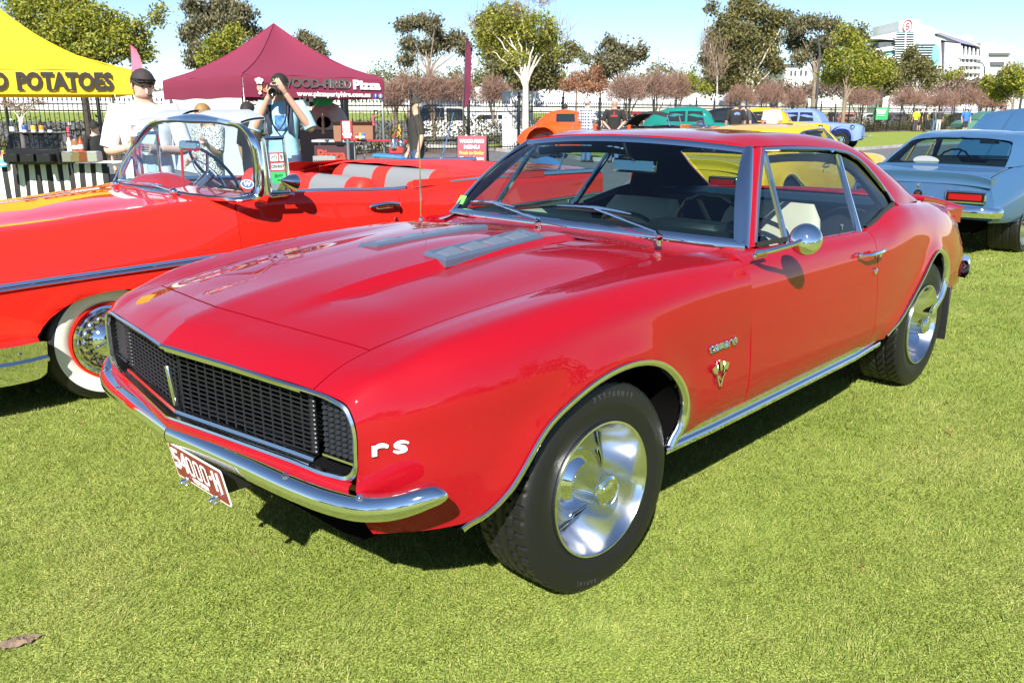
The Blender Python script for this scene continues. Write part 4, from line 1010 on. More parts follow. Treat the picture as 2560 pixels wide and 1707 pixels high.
# ================================================================ red fifties convertible
CRED = paint('convertible_red_paint', (.66,.018,.010), .30); TONN = mat('red_vinyl', (.62,.026,.016), .5, bump=.1, bscale=60)
GREYV = mat('grey_vinyl', (.20,.21,.22), .5, bump=.08, bscale=120)
WHITEWALL = mat('whitewall', (.74,.73,.66), .5)
chev = thing('red_convertible', 'bright red fifties convertible with top down and whitewall tyre beside the coupe', 'car')
YC = -2.76
def cs(x, k): return [(x, YC+d, z) for d, z in k]
CS = [(1.35,[(0,.83),(.30,.825),(.52,.83),(.58,.845),(.66,.82),(.75,.75),(.80,.66),(.815,.55),(.81,.42),(.78,.20)]),
 (.95,[(0,.86),(.30,.855),(.51,.855),(.575,.862),(.67,.835),(.76,.765),(.81,.67),(.825,.56),(.815,.42),(.785,.19)]),
 (.55,[(0,.89),(.30,.885),(.50,.875),(.575,.875),(.68,.85),(.765,.775),(.815,.68),(.828,.57),(.82,.42),(.79,.19)]),
 (.15,[(0,.925),(.30,.92),(.52,.905),(.60,.905),(.70,.872),(.775,.79),(.818,.69),(.828,.58),(.82,.42),(.79,.19)]),
 (-.20,[(0,.945),(.32,.943),(.56,.935),(.66,.933),(.735,.905),(.788,.81),(.82,.70),(.828,.58),(.82,.42),(.79,.19)]),
 (-.43,[(0,.945),(.34,.945),(.60,.945),(.745,.948),(.785,.91),(.808,.82),(.822,.70),(.828,.58),(.82,.42),(.79,.19)])]
CN = np.array([cs(x, k) for x, k in CS]); CG_ = surf(CN, 7, [3,3,3,4,5,5,4,4,5], cv=(3,))
CARCH = spline([(.70,.16,0),(.645,.36,0),(.62,.41,0),(.535,.487,0),(.403,.537,0),(.228,.549,0),(.08,.52,0),(-.02,.44,0),(-.06,.34,0),(-.08,.16,0)], 6)[:, :2]
ci, csn, cfl = arch_cut(CARCH)
nF = 10
half_c = CG_; top_c = half_c[:, :10]; sid_c = half_c[:, 9:]
mirr = lambda G: np.stack([G[..., 0], 2*YC-G[..., 1], G[..., 2]], -1)
tf = np.concatenate([mirr(top_c)[:, :0:-1], top_c], 1)
o = panel('hood', tf, CRED, chev, gap=.003, flange=.02, flip=True); shade(o, 20)
sf = sid_c.copy()
for i in np.ndindex(sf.shape[:2]):
    p = sf[i]; d = math.sqrt(((CARCH[:, 0]-p[0])**2+(CARCH[:, 1]-p[2])**2).min()); sf[i][1] += .012*math.exp(-(d/.04)**2)
panel('front_wing', sf, CRED, chev, gap=.002, flange=.05, flip=True, cut=(ci, csn))
panel('front_wing', mirr(sid_c), CRED, chev, gap=.002, flange=.02, flip=False)
# inner lip of the arch
yy = np.array([Yside(sf, a[0], a[1]) for a in CARCH]); path = np.array([(a[0], y, a[1]) for a, y in zip(CARCH, yy)])
mb = MB(); mb.grid(np.array([path, path-np.array((0,.03,0))])); mb.build('arch_lip', CRED, chev)
mb = MB(); mb.grid(np.array([path-np.array((0,.03,0)), path-np.array((0,.35,0))])); mb.build('inner_arch', DARK, chev)
def dsec(x, zb, k=1, yb=.76): return cs(x, [(yb-.02, zb-.012),(yb, zb),(.785, zb-.022),(.808, zb-.11),(.822,.70),(.828,.58),(.82,.42),(.79,.19)])
dn = [dsec(-.43,.950),dsec(-.70,.958),dsec(-1.0,.943),dsec(-1.3,.926),dsec(-1.55,.916)]
DGc = surf(dn, 6, [2,2,4,4,4,4,5])
qn = [dsec(-1.55,.916),dsec(-1.72,.921),dsec(-1.95,.950),dsec(-2.3,.952),dsec(-2.8,.944)]+[cs(-3.3,[(.72,.925),(.74,.938),(.765,.925),(.785,.83),(.795,.70),(.80,.58),(.79,.42),(.76,.22)]), cs(-3.70,[(.71,.915),(.73,.930),(.745,.918),(.755,.83),(.76,.70),(.765,.58),(.755,.42),(.72,.26)])]
QGc = surf(qn, 7, [2,2,4,4,4,4,5])
for Gx, nm in ((DGc, 'door'), (QGc, 'rear_quarter')):
    panel(nm, Gx, CRED, chev, gap=.003, flange=.02, flip=True); panel(nm, mirr(Gx), CRED, chev, gap=.003, flange=.02, flip=False)
# tail closing panels, underside, cabin tub
mb = MB(); mb.box((-1.0,YC,.30),(4.4,1.3,.14)); mb.box((.45,YC,.5),(1.6,1.05,.45)); mb.box((-2.8,YC,.5),(1.5,1.1,.5)); mb.box((1.2,YC,.5),(.3,1.5,.5)); mb.build('underbody', DARK, chev, smooth=False)
dk = [[(x, YC+d, z-.02*(d/.72)**2) for d in np.linspace(-.71,.71,9)] for x, z in ((-2.55,.985),(-2.9,.995),(-3.3,.975),(-3.7,.93),(-3.74,.75),(-3.72,.40))]
o = panel('boot_lid', surf(dk, 4, 2), CRED, chev, gap=0, flange=0)
# side spear, fin caps, ribbed panel with script
def spear(pts, name, w=.018, sides=(1,)):
    for s in sides:
        P = spline(np.array(pts), 6); 
        mb = MB(); mb.grid(np.array([[p+np.array((0, s*a, b)) for a, b in ((0,w*.8),(.008,w*.75),(.013,.15*w),(.006,-.1*w),(.012,-.5*w),(.006,-w*.75),(0,-w*.8))] for p in P])); mb.build(name, CHROME, chev)
spear([(1.2,YC+.822,.612),(.757,YC+.827,.630),(.2,YC+.829,.640),(-.425,YC+.829,.650)], 'side_trim', .024)
spear([(-.434,YC+.829,.6505),(-1.0,YC+.829,.672),(-1.553,YC+.829,.690)], 'side_trim', .022)
spear([(-1.56,YC+.829,.690),(-2.2,YC+.827,.735),(-2.8,YC+.826,.755),(-3.66,YC+.768,.768)], 'side_trim', .013)
rib = np.array([[(x, YC+np.interp(x,[-3.7,-3.3,-2.0],[.775,.812,.836]), z0+(z1-z0)*t) for t in np.linspace(0,1,23)] for x, z0, z1 in [(x, np.interp(x,[-3.66,-2.2],[.60,.70]), np.interp(x,[-3.66,-2.2],[.758,.722])) for x in np.linspace(-3.66,-2.2,12)]])
for j in range(23): rib[:, j, 1] += .003*(j % 2)
mb = MB(); mb.grid(rib); mb.build('ribbed_panel', mat('anodised_panel', (.42,.43,.42), .28, .9), chev, smooth=False)
# gold script: strokes only
GOLD = mat('gold_script', (.75,.58,.22), .2, 1)
mb = MB()
for k, P in enumerate([[(0,0),(0,.06),(.03,.06),(.03,.035),(0,.03),(.035,.02),(.03,0),(0,0)], [(.06,.015),(.09,.02),(.075,.035),(.06,.015),(.085,0)], [(.11,.06),(.11,0)], [(.16,0),(.185,.06),(.20,0),(.165,.025)], [(.225,0),(.225,.035)], [(.25,0),(.25,.03),(.27,.025)]]):
    mb.tube([(-3.20-x*1.1, YC+np.interp(-3.2-x,[-3.7,-3.3,-2.0],[.775,.812,.836])+.010, .645+z*1.1) for x, z in P], .004, 5)
mb.build('tail_script', GOLD, chev)
for s in (1, -1):
    P = np.array([(-2.0,YC+s*.765,.958),(-2.5,YC+s*.766,.962),(-3.2,YC+s*.748,.952),(-3.70,YC+s*.735,.946)])
    if s < 0: P[:, 2] += .035
    mb = MB(); mb.grid(sweep(spline(P, 4), [(-.018,-.012),(-.014,.010),(0,.016),(.014,.010),(.018,-.012)])); mb.build('fin_cap', CHROME2, chev)
    if s < 0:
        g = np.array([[(p[0], p[1]+a, p[2]-b) for a, b in ((.01,.0),(.012,.05))] for p in P]); mb = MB(); mb.grid(g); mb.build('fin_side', CRED, chev)
mb = MB(); c = Vector((-3.15,YC+.75,.965)); mb.sphere(c, .018, 10, 6); mb.cyl(c, c+Vector((-.065,.0,.13)), .008, .006, 8); mb.cyl(c+Vector((-.065,0,.13)), c+Vector((-.17,0,.36)), .004, .003, 6); mb.build('aerial', CHROME, chev)
mb = MB(); c = Vector((-3.27,YC-.735,.99)); mb.sphere(c, .018, 10, 6); mb.cyl(c, c+Vector((-.045,0,.10)), .012, .010, 8); mb.cyl(c+Vector((-.045,0,.10)), c+Vector((-.16,0,.40)), .006, .004, 6); mb.build('aerial', CHROME, chev)
for s in (1,):   # door handle, lock
    mb = MB(); y = YC+.818
    mb.tube(spline([(-1.30,y+.004,.836),(-1.36,y+.022,.844),(-1.45,y+.026,.846),(-1.52,y+.012,.835)], 4), [.004]+[.012]*10+[.015]*2, 8); mb.rbox((-1.43,y+.008,.826),(.16,.014,.020), .006); mb.cyl((-1.505,y-.01,.828),(-1.505,y+.03,.830),.013,.012,12); mb.build('door_handle', CHROME, chev)
    mb = MB(); mb.lathe([(.014,0),(.012,.008),(.0005,.010)], 12, 'Y', (-1.50,YC+.822,.745)); mb.build('door_lock', CHROME, chev)
# bumper corner
bp_ = spline([(.62,YC+.86,.285),(.72,YC+.885,.285),(.90,YC+.88,.287),(1.10,YC+.85,.29),(1.28,YC+.75,.292),(1.38,YC+.55,.295),(1.42,YC+.2,.298),(1.42,YC-.6,.298)], 5)
rows = []
for i, p in enumerate(bp_):
    d = bp_[min(i+1, len(bp_)-1)]-bp_[max(i-1, 0)]; d[2] = 0; d /= np.linalg.norm(d); o_ = np.array((-d[1], d[0], 0)); k = 1 if i > 1 else (.9, .97)[i]
    rows.append([p+o_*a+np.array((0,0,b*k)) for a, b in ((-.06,.105),(-.01,.104),(.020,.090),(.010,.02),(.022,.006),(.020,-.012),(.004,-.022),(-.014,-.080),(-.03,-.098),(-.06,-.098))])
mb = MB(); mb.grid(rows); mb.add(rows[0], [tuple(range(10))]); bm_ = mb.build('front_bumper', CHROME, chev)
mb = MB(); mb.sphere((.74,YC+.897,.335), (.016,.008,.012), 10, 6); mb.build('bumper_bolt', CHROME, chev)
mb = MB(); mb.rbox((.80,YC+.826,.715),(.012,.02,.075), .004, ry=.1); mb.build('wing_badge', GOLD, chev)
# wheel with whitewall
def white_wheel(parent, loc, R):
    f = .095
    mb = MB(); mb.lathe([(.165,-f),(R*.8,-f*1.05),(R-.02,-f*.9),(R-.003,-f*.6),(R,-f*.2),(R,f*.35),(R-.006,f*.68),(R-.022,f*.92),(R-.040,f*.99),(.262,f*1.02)], 80, 'Y'); t = mb.build('wheel', RUBBER, parent, auto=50); t.location = loc; t['tyre'] = 1
    mb = MB(); mb.lathe([(.262,f*1.025),(.250,f*1.035),(.225,f*1.01),(.200,f*.93),(.192,f*.86)], 80, 'Y'); mb.build('whitewall', WHITEWALL, t)
    mb = MB(); mb.lathe([(.193,f*.85),(.190,f*.97),(.183,f*.98),(.178,f*.80)], 80, 'Y'); mb.build('rim', CRED, t)
    mb = MB(); prof = [(.181,f*.86),(.177,f*.99),(.165,f*1.03),(.150,f*.92),(.144,f*.80)]
    mb.lathe(prof, 80, 'Y')
    L = 120; rg = []
    for r, y, amp in ((.144,f*.80,0),(.139,f*.92,.003),(.128,f*1.02,.006),(.112,f*.98,.006),(.108,f*.86,0),(.098,f*.80,0),(.088,f*.90,0),(.070,f*1.15,0),(.04,f*1.30,0),(.030,f*1.32,0)):
        rg.append([((r+amp*math.cos(20*2*math.pi*i/L))*math.sin(2*math.pi*i/L), y, (r+amp*math.cos(20*2*math.pi*i/L))*math.cos(2*math.pi*i/L)) for i in range(L)])
    V = [p for q in rg for p in q]; mb.add(V, [(a*L+i, (a+1)*L+i, (a+1)*L+(i+1) % L, a*L+(i+1) % L) for a in range(len(rg)-1) for i in range(L)])
    mb.build('hubcap', CHROME, t)
    for k in range(3):
        a = 2*math.pi*k/3+1.9; mb = MB(); M = Matrix.Rotation(a, 4, 'Y')
        V = [M@Vector(p) for p in ((-.017,f*1.28,.03),(.017,f*1.28,.03),(.010,f*1.12,.082),(-.010,f*1.12,.082),(-.012,f*1.5,.032),(.012,f*1.5,.032),(.005,f*1.24,.088),(-.005,f*1.24,.088))]
        mb.add(V, [(4,5,6,7),(0,1,5,4),(1,2,6,5),(2,3,7,6),(3,0,4,7)]); mb.build('spinner_bar', CHROME, t, smooth=False)
    mb = MB(); mb.lathe([(.033,f*1.25),(.031,f*1.6),(.026,f*1.66)], 24, 'Y'); mb.build('spinner_ring', CHROME, t)
    mb = MB(); mb.lathe([(.027,f*1.63),(.015,f*1.68),(.0005,f*1.69)], 24, 'Y'); mb.build('spinner_centre', paint('spinner_red', (.4,.006,.006)), t)
    return t
ww = white_wheel(chev, (.30,YC+.70,.296), .308)
dup(ww, (-2.55,YC+.70,.30), 0, parent=chev)
# windscreen frame and glass
fr_h = [(-.330,0,.948),(-.325,.35,.948),(-.328,.60,.948),(-.365,.80,.948),(-.435,.868,.950),(-.498,.900,.972),(-.512,.905,1.05),(-.514,.900,1.15),(-.510,.880,1.235),(-.512,.80,1.298),(-.53,.60,1.328),(-.562,.30,1.341),(-.573,0,1.344)]
nb = 5
fh = np.array(fr_h); fl_ = np.array([(-.330,0,.948),(-.345,-.30,.948),(-.365,-.55,.948),(-.395,-.66,.95),(-.43,-.705,.972),(-.475,-.705,1.05),(-.535,-.69,1.15),(-.59,-.655,1.24),(-.612,-.58,1.297),(-.605,-.42,1.328),(-.59,-.2,1.341),(-.573,0,1.344)])
half_f = spline(fh, 6); loop = np.concatenate([half_f, spline(fl_, 6)[-2:0:-1]])+np.array((0,YC,0))
cen = loop.mean(0); outd = loop-cen; outd /= np.linalg.norm(outd, axis=1, keepdims=True)
rows = []
for i, p in enumerate(loop):
    z = (p[2]-.95)/.39; wd = np.interp(z, [0,.1,.9,1], [.036,.038,.038,.040]); o_ = outd[i]
    fwd = np.array((.9, .25*np.sign(p[1]-YC)*(1 if abs(p[1]-YC) > .7 else .2), .4)); fwd /= np.linalg.norm(fwd)
    rows.append([p-o_*wd*.45, p-o_*wd*.3+fwd*.018, p+o_*wd*.35+fwd*.022, p+o_*wd+fwd*.004, p+o_*wd-fwd*.018, p-o_*wd*.3-fwd*.016, p-o_*wd*.45])
rows.append(rows[0]); mb = MB(); mb.grid(rows); mb.build('windscreen_frame', CHROME, chev, auto=60)
mb = MB(); mb.tube(loop-outd*.012+np.array((.012,0,.004)), .007, 6, closed=True); mb.build('windscreen_seal', BLACK, chev)
bi = spline(fh[:6], 6); ti = spline(fh[5:][::-1], 6)
def resamp(P, n): t = chord(P); return np.stack([np.interp(np.linspace(0, t[-1], n), t, P[:, k]) for k in range(3)], 1)
B_, T_ = resamp(bi, 17), resamp(ti, 17); wgh = np.array([B_*(1-t)+T_*t+np.array((.03*math.sin(math.pi*t),0,0)) for t in np.linspace(0,1,9)])
B2, T2 = resamp(spline(fl_[:6], 6), 17), resamp(spline(fl_[5:][::-1], 6), 17); wg2 = np.array([B2*(1-t)+T2*t+np.array((.03*math.sin(math.pi*t),0,0)) for t in np.linspace(0,1,9)])
wgf = np.concatenate([wg2[:, :0:-1], wgh], 1)+np.array((0,YC,0))
CGLASS = glass('clear_windscreen', (.72,.86,.93), 1.42)
mb = MB(); mb.grid(wgf); mb.build('windscreen', CGLASS, chev)
CWB = bvh(wgf)
# quarter-light with stickers
for s in (1, -1):
    y = YC+(s*.895 if s > 0 else -.70)
    A = [(-.585,y,.972),(-.578,y-s*.02,1.256),(-.702,y-s*.02,1.258),(-.706,y,.966)]
    mb = MB()
    for a, b in zip(A, A[1:]+A[:1]): mb.tube([a, b], .011, 8)
    mb.tube([(-.55,y,.96),(-.545,y-s*.015,1.24)], .022, 8)
    mb.build('quarter_light_frame', CHROME, chev)
    mb = MB(); mb.add(A, [(0,1,2,3)]); mb.build('quarter_light', CGLASS, chev, smooth=False)
def sticker(name, c, w, h, col, texts=(), M0=None, parent=None):
    mb = MB(); M = M0@Matrix.Translation((*c, .003)); slab(mb, rrect(w, h, .006, 3), 0, .0008, M); o = mb.build(name, mat('st_'+name+str(col), col, .6), parent, smooth=False)
    for s_, tx, ty, sz, cl in texts: text_mesh('sticker_text', s_, sz, mat('ink'+str(cl), cl, .6), o, M@Matrix.Translation((tx, ty, .0014)), .0003, bold=.0006)
    return o
MQ = frame_m((-.643,YC+.889,1.11), (-1,0,0), (0,-.07,1))
st1 = sticker('permit_sticker', (0,.022), .088,.100, (.45,.03,.03), (), MQ, chev)
for c, w, h in (((-.016,.045), .048,.040), ((.028,.045),.026,.040), ((0,-.003),.078,.036)):
    mb = MB(); slab(mb, rrect(w, h, .003, 2), .0012, .0016, MQ@Matrix.Translation((*c, .003))); mb.build('permit_field', mat('sticker_pale', (.62,.72,.68), .6), st1, smooth=False)
for s_, x, y, sz in (('9',.028,.045,.034),('CRH057',0,-.003,.022)): text_mesh('sticker_text', s_, sz, mat('ink_dark', (.03,.05,.05), .6), st1, MQ@Matrix.Translation((x,y,.0052)), .0003, bold=.0005)
mb = MB(); mb.tube([tuple(MQ@Vector((x,y,.0052))) for x, y in ((-.034,.040),(-.026,.052),(-.018,.046),(-.010,.056),(-.002,.050),(-.006,.036))], .0016, 5); mb.build('permit_crest', mat('ink_dark', (.03,.05,.05)), st1)
sticker('green_label', (.002,-.062), .084,.058, (.04,.50,.14), (('RHV',0,.008,.026,(.02,.06,.03)),('2015',0,-.013,.010,(.02,.06,.03))), MQ, chev)
# oval club sticker on the windscreen corner
hp = hit(CWB, 621, 462); hp2 = hit(CWB, 611, 461); hp3 = hit(CWB, 622, 452)
MO = frame_m(hp+Vector((.012,.010,.004)), hp-hp2, hp3-hp)
def oval(a, b, z, n=32): return [MO@Vector((a*math.cos(2*math.pi*i/n), b*math.sin(2*math.pi*i/n), z)) for i in range(n)]
so_ = None
for a, b, z, m_ in ((.036,.0265,0,mat('st_navy', (.015,.03,.10), .5)), (.033,.024,.0012,PLW), (.029,.020,.0024,mat('st_blue', (.04,.10,.45), .5))):
    mb = MB(); mb.add(oval(a, b, z), [tuple(range(32))]); o = mb.build('club_sticker' if so_ is None else 'sticker_ring', m_, chev if so_ is None else so_, smooth=False); so_ = so_ or o
text_mesh('sticker_text', 'W', .034, PLW, so_, MO@Matrix.Translation((0,0,.0036)), .0003, bold=.0008)
for sgn in (1, -1):
    mb = MB(); n = 12; P = [(.034*math.cos(t), sgn*(.0285*math.sin(t)+.002)) for t in np.linspace(.45, math.pi-.45, n)]; Q = [(.034*math.cos(t)*.95, sgn*(.035*math.sin(t)+.004)) for t in np.linspace(.45, math.pi-.45, n)]
    mb.add([MO@Vector((*p, .001)) for p in P+Q], [(i, i+1, n+i+1, n+i) for i in range(n-1)]); mb.build('sticker_arc', mat('st_red', (.5,.02,.02), .5), so_, smooth=False)
# cabin
mb = MB(); mb.grid(surf([[(-.36,YC+d,.935) for d in np.linspace(-.78,.78,7)],[(-.52,YC+d,.955) for d in np.linspace(-.78,.78,7)],[(-.66,YC+d,.94) for d in np.linspace(-.78,.78,7)],[(-.70,YC+d,.86) for d in np.linspace(-.78,.78,7)],[(-.62,YC+d,.6) for d in np.linspace(-.78,.78,7)]], 3, 2)); mb.build('dashboard', CRED, chev)
mb = MB(); rows = []
for x, h in ((-.44,.0),(-.46,.045),(-.52,.07),(-.62,.072),(-.67,.05)): rows.append([(x, YC-.40+d*1.0, .945+h*max(0,1-(abs(d)/.26)**2.6)) for d in np.linspace(-.27,.27,13)])
mb.grid(surf(rows, 3, 1)); mb.build('instrument_hood', CRED, chev)
mb = MB(); wc = Vector((-.92,YC-.36,1.02)); wa = Vector((-.72,0,.60)).normalized(); u = wa.orthogonal().normalized(); v_ = wa.cross(u)
mb.tube([wc+(u*math.cos(a)+v_*math.sin(a))*.195 for a in np.linspace(0, 2*math.pi, 49)[:-1]], .0105, 8, closed=True); sw = mb.build('steering_wheel', mat('wheel_blue_grey', (.10,.14,.20), .25), chev)
mb = MB(); mb.tube([wc-wa*.05+(u*math.cos(a)+v_*math.sin(a))*.13 for a in np.linspace(0, 2*math.pi, 33)[:-1]], .004, 6, closed=True); mb.build('horn_ring', CHROME, sw)
mb = MB(); mb.tube([wc+u*.19, wc-wa*.05+u*.05, wc-wa*.05-u*.05, wc-u*.19], .010, 6); mb.cyl(wc-wa*.03, wc-wa*.42, .035, .03, 12); mb.build('steering_column', CHROME2, chev)
mb = MB(); mb.rbox((-.60,YC-.02,1.195),(.03,.25,.06), .02, ry=-.1); im = mb.build('interior_mirror', CHROME, chev)
mb = MB(); mb.tube([(-.575,YC-.10,.96),(-.585,YC-.10,1.17)], .008, 6); mb.build('mirror_stem', CRED, im)
for s, z in ((1,0),(-1,0)):     # sun visors folded up over the header
    g = []
    for t in np.linspace(0,1,7):
        g.append([(-.575-.10*t-.05*t*t, YC+s*(.10+.56*k), 1.355+.052*math.sin(math.pi*.5*t)*(1-.55*max(0,k-.7)/.3)-.05*max(0,k-.75)) for k in np.linspace(0,1,11)])
    g = np.array(g); mb = MB(); mb.grid(g); mb.grid((g-np.array((.0,0,.014)))[::-1]); 
    for a, b in ((g[0], g[0]-np.array((0,0,.014))), (g[-1], g[-1]-np.array((0,0,.014)))): mb.grid(np.array([a, b]))
    mb.build('sun_visor', mat('visor_grey', (.33,.36,.41), .55), chev)
def bench(xb, zt, w0, w1, th, name, stripes):
    """seat back: rolled top, colour bands across"""
    n = 40; prof = [(.10,.48),(.085,.60),(.07,.75),(.05,zt-.10),(.02,zt-.03),(-.03,zt),(-.085,zt-.012),(-.12,zt-.06),(-.14,zt-.15),(-.14,.5)]
    pr = spline(np.array([(a,0,b) for a, b in prof]), 3); ys_ = np.linspace(w0, w1, n+1)
    V = []; F = []; MI = []
    for i, d in enumerate(ys_):
        e = min(i, n-i)/n; rr = 1-(.03 if e == 0 else 0)
        for p in pr: V.append((xb+p[0], YC+d, .5+(p[2]-.5)*(1-.10*max(0, 1-e/.06)**2)))
    k = len(pr)
    for i in range(n):
        for j in range(k-1):
            F.append((i*k+j, i*k+j+1, (i+1)*k+j+1, (i+1)*k+j)); c = (ys_[i]+ys_[i+1])/2; MI.append(0 if any(a < c < b for a, b in stripes) else 1)
    F.append(tuple(range(k))); F.append(tuple(range(n*k, n*k+k))); MI += [1, 1]
    o = mesh(name, V, F, [GREYV, TONN], chev); o.data.polygons.foreach_set('material_index', MI); shade(o, 50); return o
bench(-1.34, 1.0, .02,.72, .2, 'front_seat', [(.18,.56)]); bench(-1.34, 1.0, -.72,-.02, .2, 'front_seat', [(-.56,-.18)])
bench(-2.08, 1.005, -.66,.68, .2, 'rear_seat', [(-.50,-.12),(.06,.50)])
mb = MB(); mb.rbox((-1.05,YC,.50),(.60,1.40,.18), .05); mb.rbox((-1.80,YC,.50),(.55,1.35,.18), .05); mb.build('seat_cushion', GREYV, chev)
mb = MB(); mb.box((-1.3,YC,.40),(2.3,1.5,.04)); mb.build('carpet', SEATPIPE, chev)
for s in (1, -1):
    mb = MB(); mb.grid(surf([[(x, YC+s*.74, z) for x in (-.45,-1.0,-1.55,-2.1)] for z in (.93,.91,.75,.45)], 2, 3)); mb.build('door_card', GREYV, chev)
    mb = MB(); mb.tube([(-.5,YC+s*.735,.955),(-1.0,YC+s*.735,.948),(-1.55,YC+s*.735,.922),(-1.68,YC+s*.735,.925)], .012, 6); mb.build('sill_trim', CHROME, chev)
# boot cover: a soft apron over the folded top, wrapping round behind the rear seat
cov = []
for t, x in ((0,-2.17),(.12,-2.23),(.4,-2.5),(.7,-2.8),(1,-3.0)):
    row = []
    for d in np.linspace(-.78,.78,25):
        q = abs(d)/.78; z = 1.035-.02*t-.055*q**4-.03*q**12-(.02 if t == 0 else 0)-.045*t*(q**2)+.006*math.sin(9*d+4*t)*q
        row.append((x+.0*q+(.34*max(0,q-.72)/.28*(1-t)), YC+d, z-(.018 if d > 0 else -.012)*q))
    cov.append(row)
mb = MB(); cg = surf(cov, 5, 2); cg[..., 2] += .004*np.sin(cg[..., 0]*31+cg[..., 1]*17); mb.grid(cg)
for s in (1, -1):  # side flaps reaching forward along the body edge
    fl = []
    for x, z0, w0 in ((-1.66,.985,.05),(-1.72,1.0,.09),(-1.9,1.005,.10),(-2.1,1.0,.12),(-2.3,.995,.16)):
        fl.append([(x, YC+s*(.78-w0*k), z0-.075*(1-k)**1.5+(.0 if s > 0 else .025)-.045*(s > 0)+.008*math.sin(x*23+k*5)) for k in np.linspace(0,1,7)])
    mb.grid(surf(fl, 4, 1) if s > 0 else surf(fl, 4, 1)[:, ::-1])
    mb.grid(np.array([[(x, YC+s*.782, z) for x in np.linspace(-1.68,-2.95,12)] for z in (.975,.93)]))
mb.build('boot_cover', TONN, chev)
mb = MB(); mb.lathe([(.30,0),(.29,.02),(.26,.04),(.001,.045)], 28, 'X', (-3.86,YC,.72)); mb.build('spare_wheel_cover', paint('cover_blue', (.05,.14,.32)), chev)
# door mirror, wipers
mb = MB(); mb.rbox((-.70,YC+.815,.945),(.16,.045,.014), .005, rz=.05); mb.add([(-.66,YC+.81,.95),(-.70,YC+.84,.95),(-.735,YC+.81,.95),(-.675,YC+.86,1.01),(-.70,YC+.875,1.01),(-.72,YC+.86,1.01)], [(0,1,4,3),(1,2,5,4),(2,0,3,5)])
c = Vector((-.715,YC+.90,1.02)); Mm = Matrix.Translation(c)@Vector((.9,.25,.2)).to_track_quat('Z','Y').to_matrix().to_4x4(); k0 = len(mb.v)
mb.lathe([(.001,.085),(.012,.07),(.035,.02),(.048,-.01),(.050,-.02),(.046,-.024),(.001,-.024)], 24); mb.v[k0:] = [tuple(Mm@Vector(p)) for p in mb.v[k0:]]; mb.build('door_mirror', CHROME, chev)
for b0, (q0, q1) in (((-.27,YC+.42,.945),((352,463),(415,468))), ((-.27,YC-.36,.945),((303,455),(345,461)))):
    mb = MB(); b0 = Vector(b0); mb.sphere(b0+Vector((0,0,.02)), (.022,.022,.022), 10, 8); mb.sphere(b0+Vector((.03,.02,0)), .010, 8, 6)
    h0, h1 = hit(CWB, *q0), hit(CWB, *q1)
    if h0 and h1:
        off_ = Vector((.02,0,.012)); mb.cyl(b0+Vector((0,0,.025)), (h0+h1)/2+off_, .006, .004, 6); mb.tube([h0+off_, (h0+h1)/2+off_*1.3, h1+off_], [.003,.007,.003], 6)
    mb.build('wiper', CHROME, chev)
rebase(chev, (.30, YC, 0))
# ================================================================ two more coupes of the same shape, parked in the row behind
def recolour(root_name, label, paint_m, loc, rz, skip, keep_hood=True):
    r = thing(root_name, label, 'car', loc, rz)
    cache = {}
    def cp(o, parent):
        c = o.copy(); COL.objects.link(c); c.parent = parent
        if any(m_ and m_.name.startswith('coupe_red') for m_ in o.data.materials):
            if o.data.name not in cache:
                d = o.data.copy(); 
                for i, m_ in enumerate(d.materials):
                    if m_.name.startswith('coupe_red'): d.materials[i] = paint_m
                cache[o.data.name] = d
            c.data = cache[o.data.name]
        return c
    for o in list(hero.children):
        if o.name.split('.')[0] in skip: continue
        c = cp(o, r)
        for g in list(o.children): cp(g, c)
    return r
SKIP = {'number_plate','name_script','flag_badge','badge_letter','aerial','green_sticker','wiper','grille_mesh','grille_end_ribs','headlamp_door','headlamp_door_trim','grille_top_trim','grille_bottom_trim','grille_badge','door_mirror','mud_flap','air_intake','plate_bracket','bonnet_louvre','bumper_bolt','grille_rim','grille_surround','grille_back'}
BLUE = paint('coupe_blue_paint', (.040,.105,.215), .3); YEL = paint('coupe_yellow_paint', (.72,.40,.010), .3)
hero['keep'] = 1; del hero['keep']
blue = recolour('blue_coupe', 'metallic blue coupe seen from behind with its bonnet propped open', BLUE, (-10.74,-.73,0), math.pi, SKIP); blue.scale = (.94,.94,.92)
yellow = recolour('yellow_coupe', 'yellow coupe parked behind the red coupe, seen through its windows', YEL, (-10.63,-3.30,0), math.pi, SKIP); yellow.scale = (.96,.96,.95)
for o in blue.children:
    n = o.name.split('.')[0]
    if n == 'hood':
        o.data = o.data.copy(); T = Matrix.Translation((-.66,0,.93))@Matrix.Rotation(math.radians(-33), 4, 'Y')@Matrix.Translation((.66,0,-.93)); o.data.transform(T)
mb = MB(); mb.rbox((0,0,0),(.02,.17,.05), .008); vt = mb.build('bonnet_slot', DARK, blue, smooth=False); vt.matrix_local = Matrix.Translation((-.66,0,.93))@Matrix.Rotation(math.radians(-33), 4, 'Y')@Matrix.Translation((.72,-.25,-.06))
mb = MB(); mb.lathe([(.001,0),(.14,0)], 24, 'X'); mb.v = [(x, y, z*.45) for x, y, z in mb.v]; sk = mb.build('window_sticker', PLW, blue); sk.matrix_local = Matrix.Translation((-3.05,.18,.985))@Matrix.Rotation(-.55, 4, 'Y')
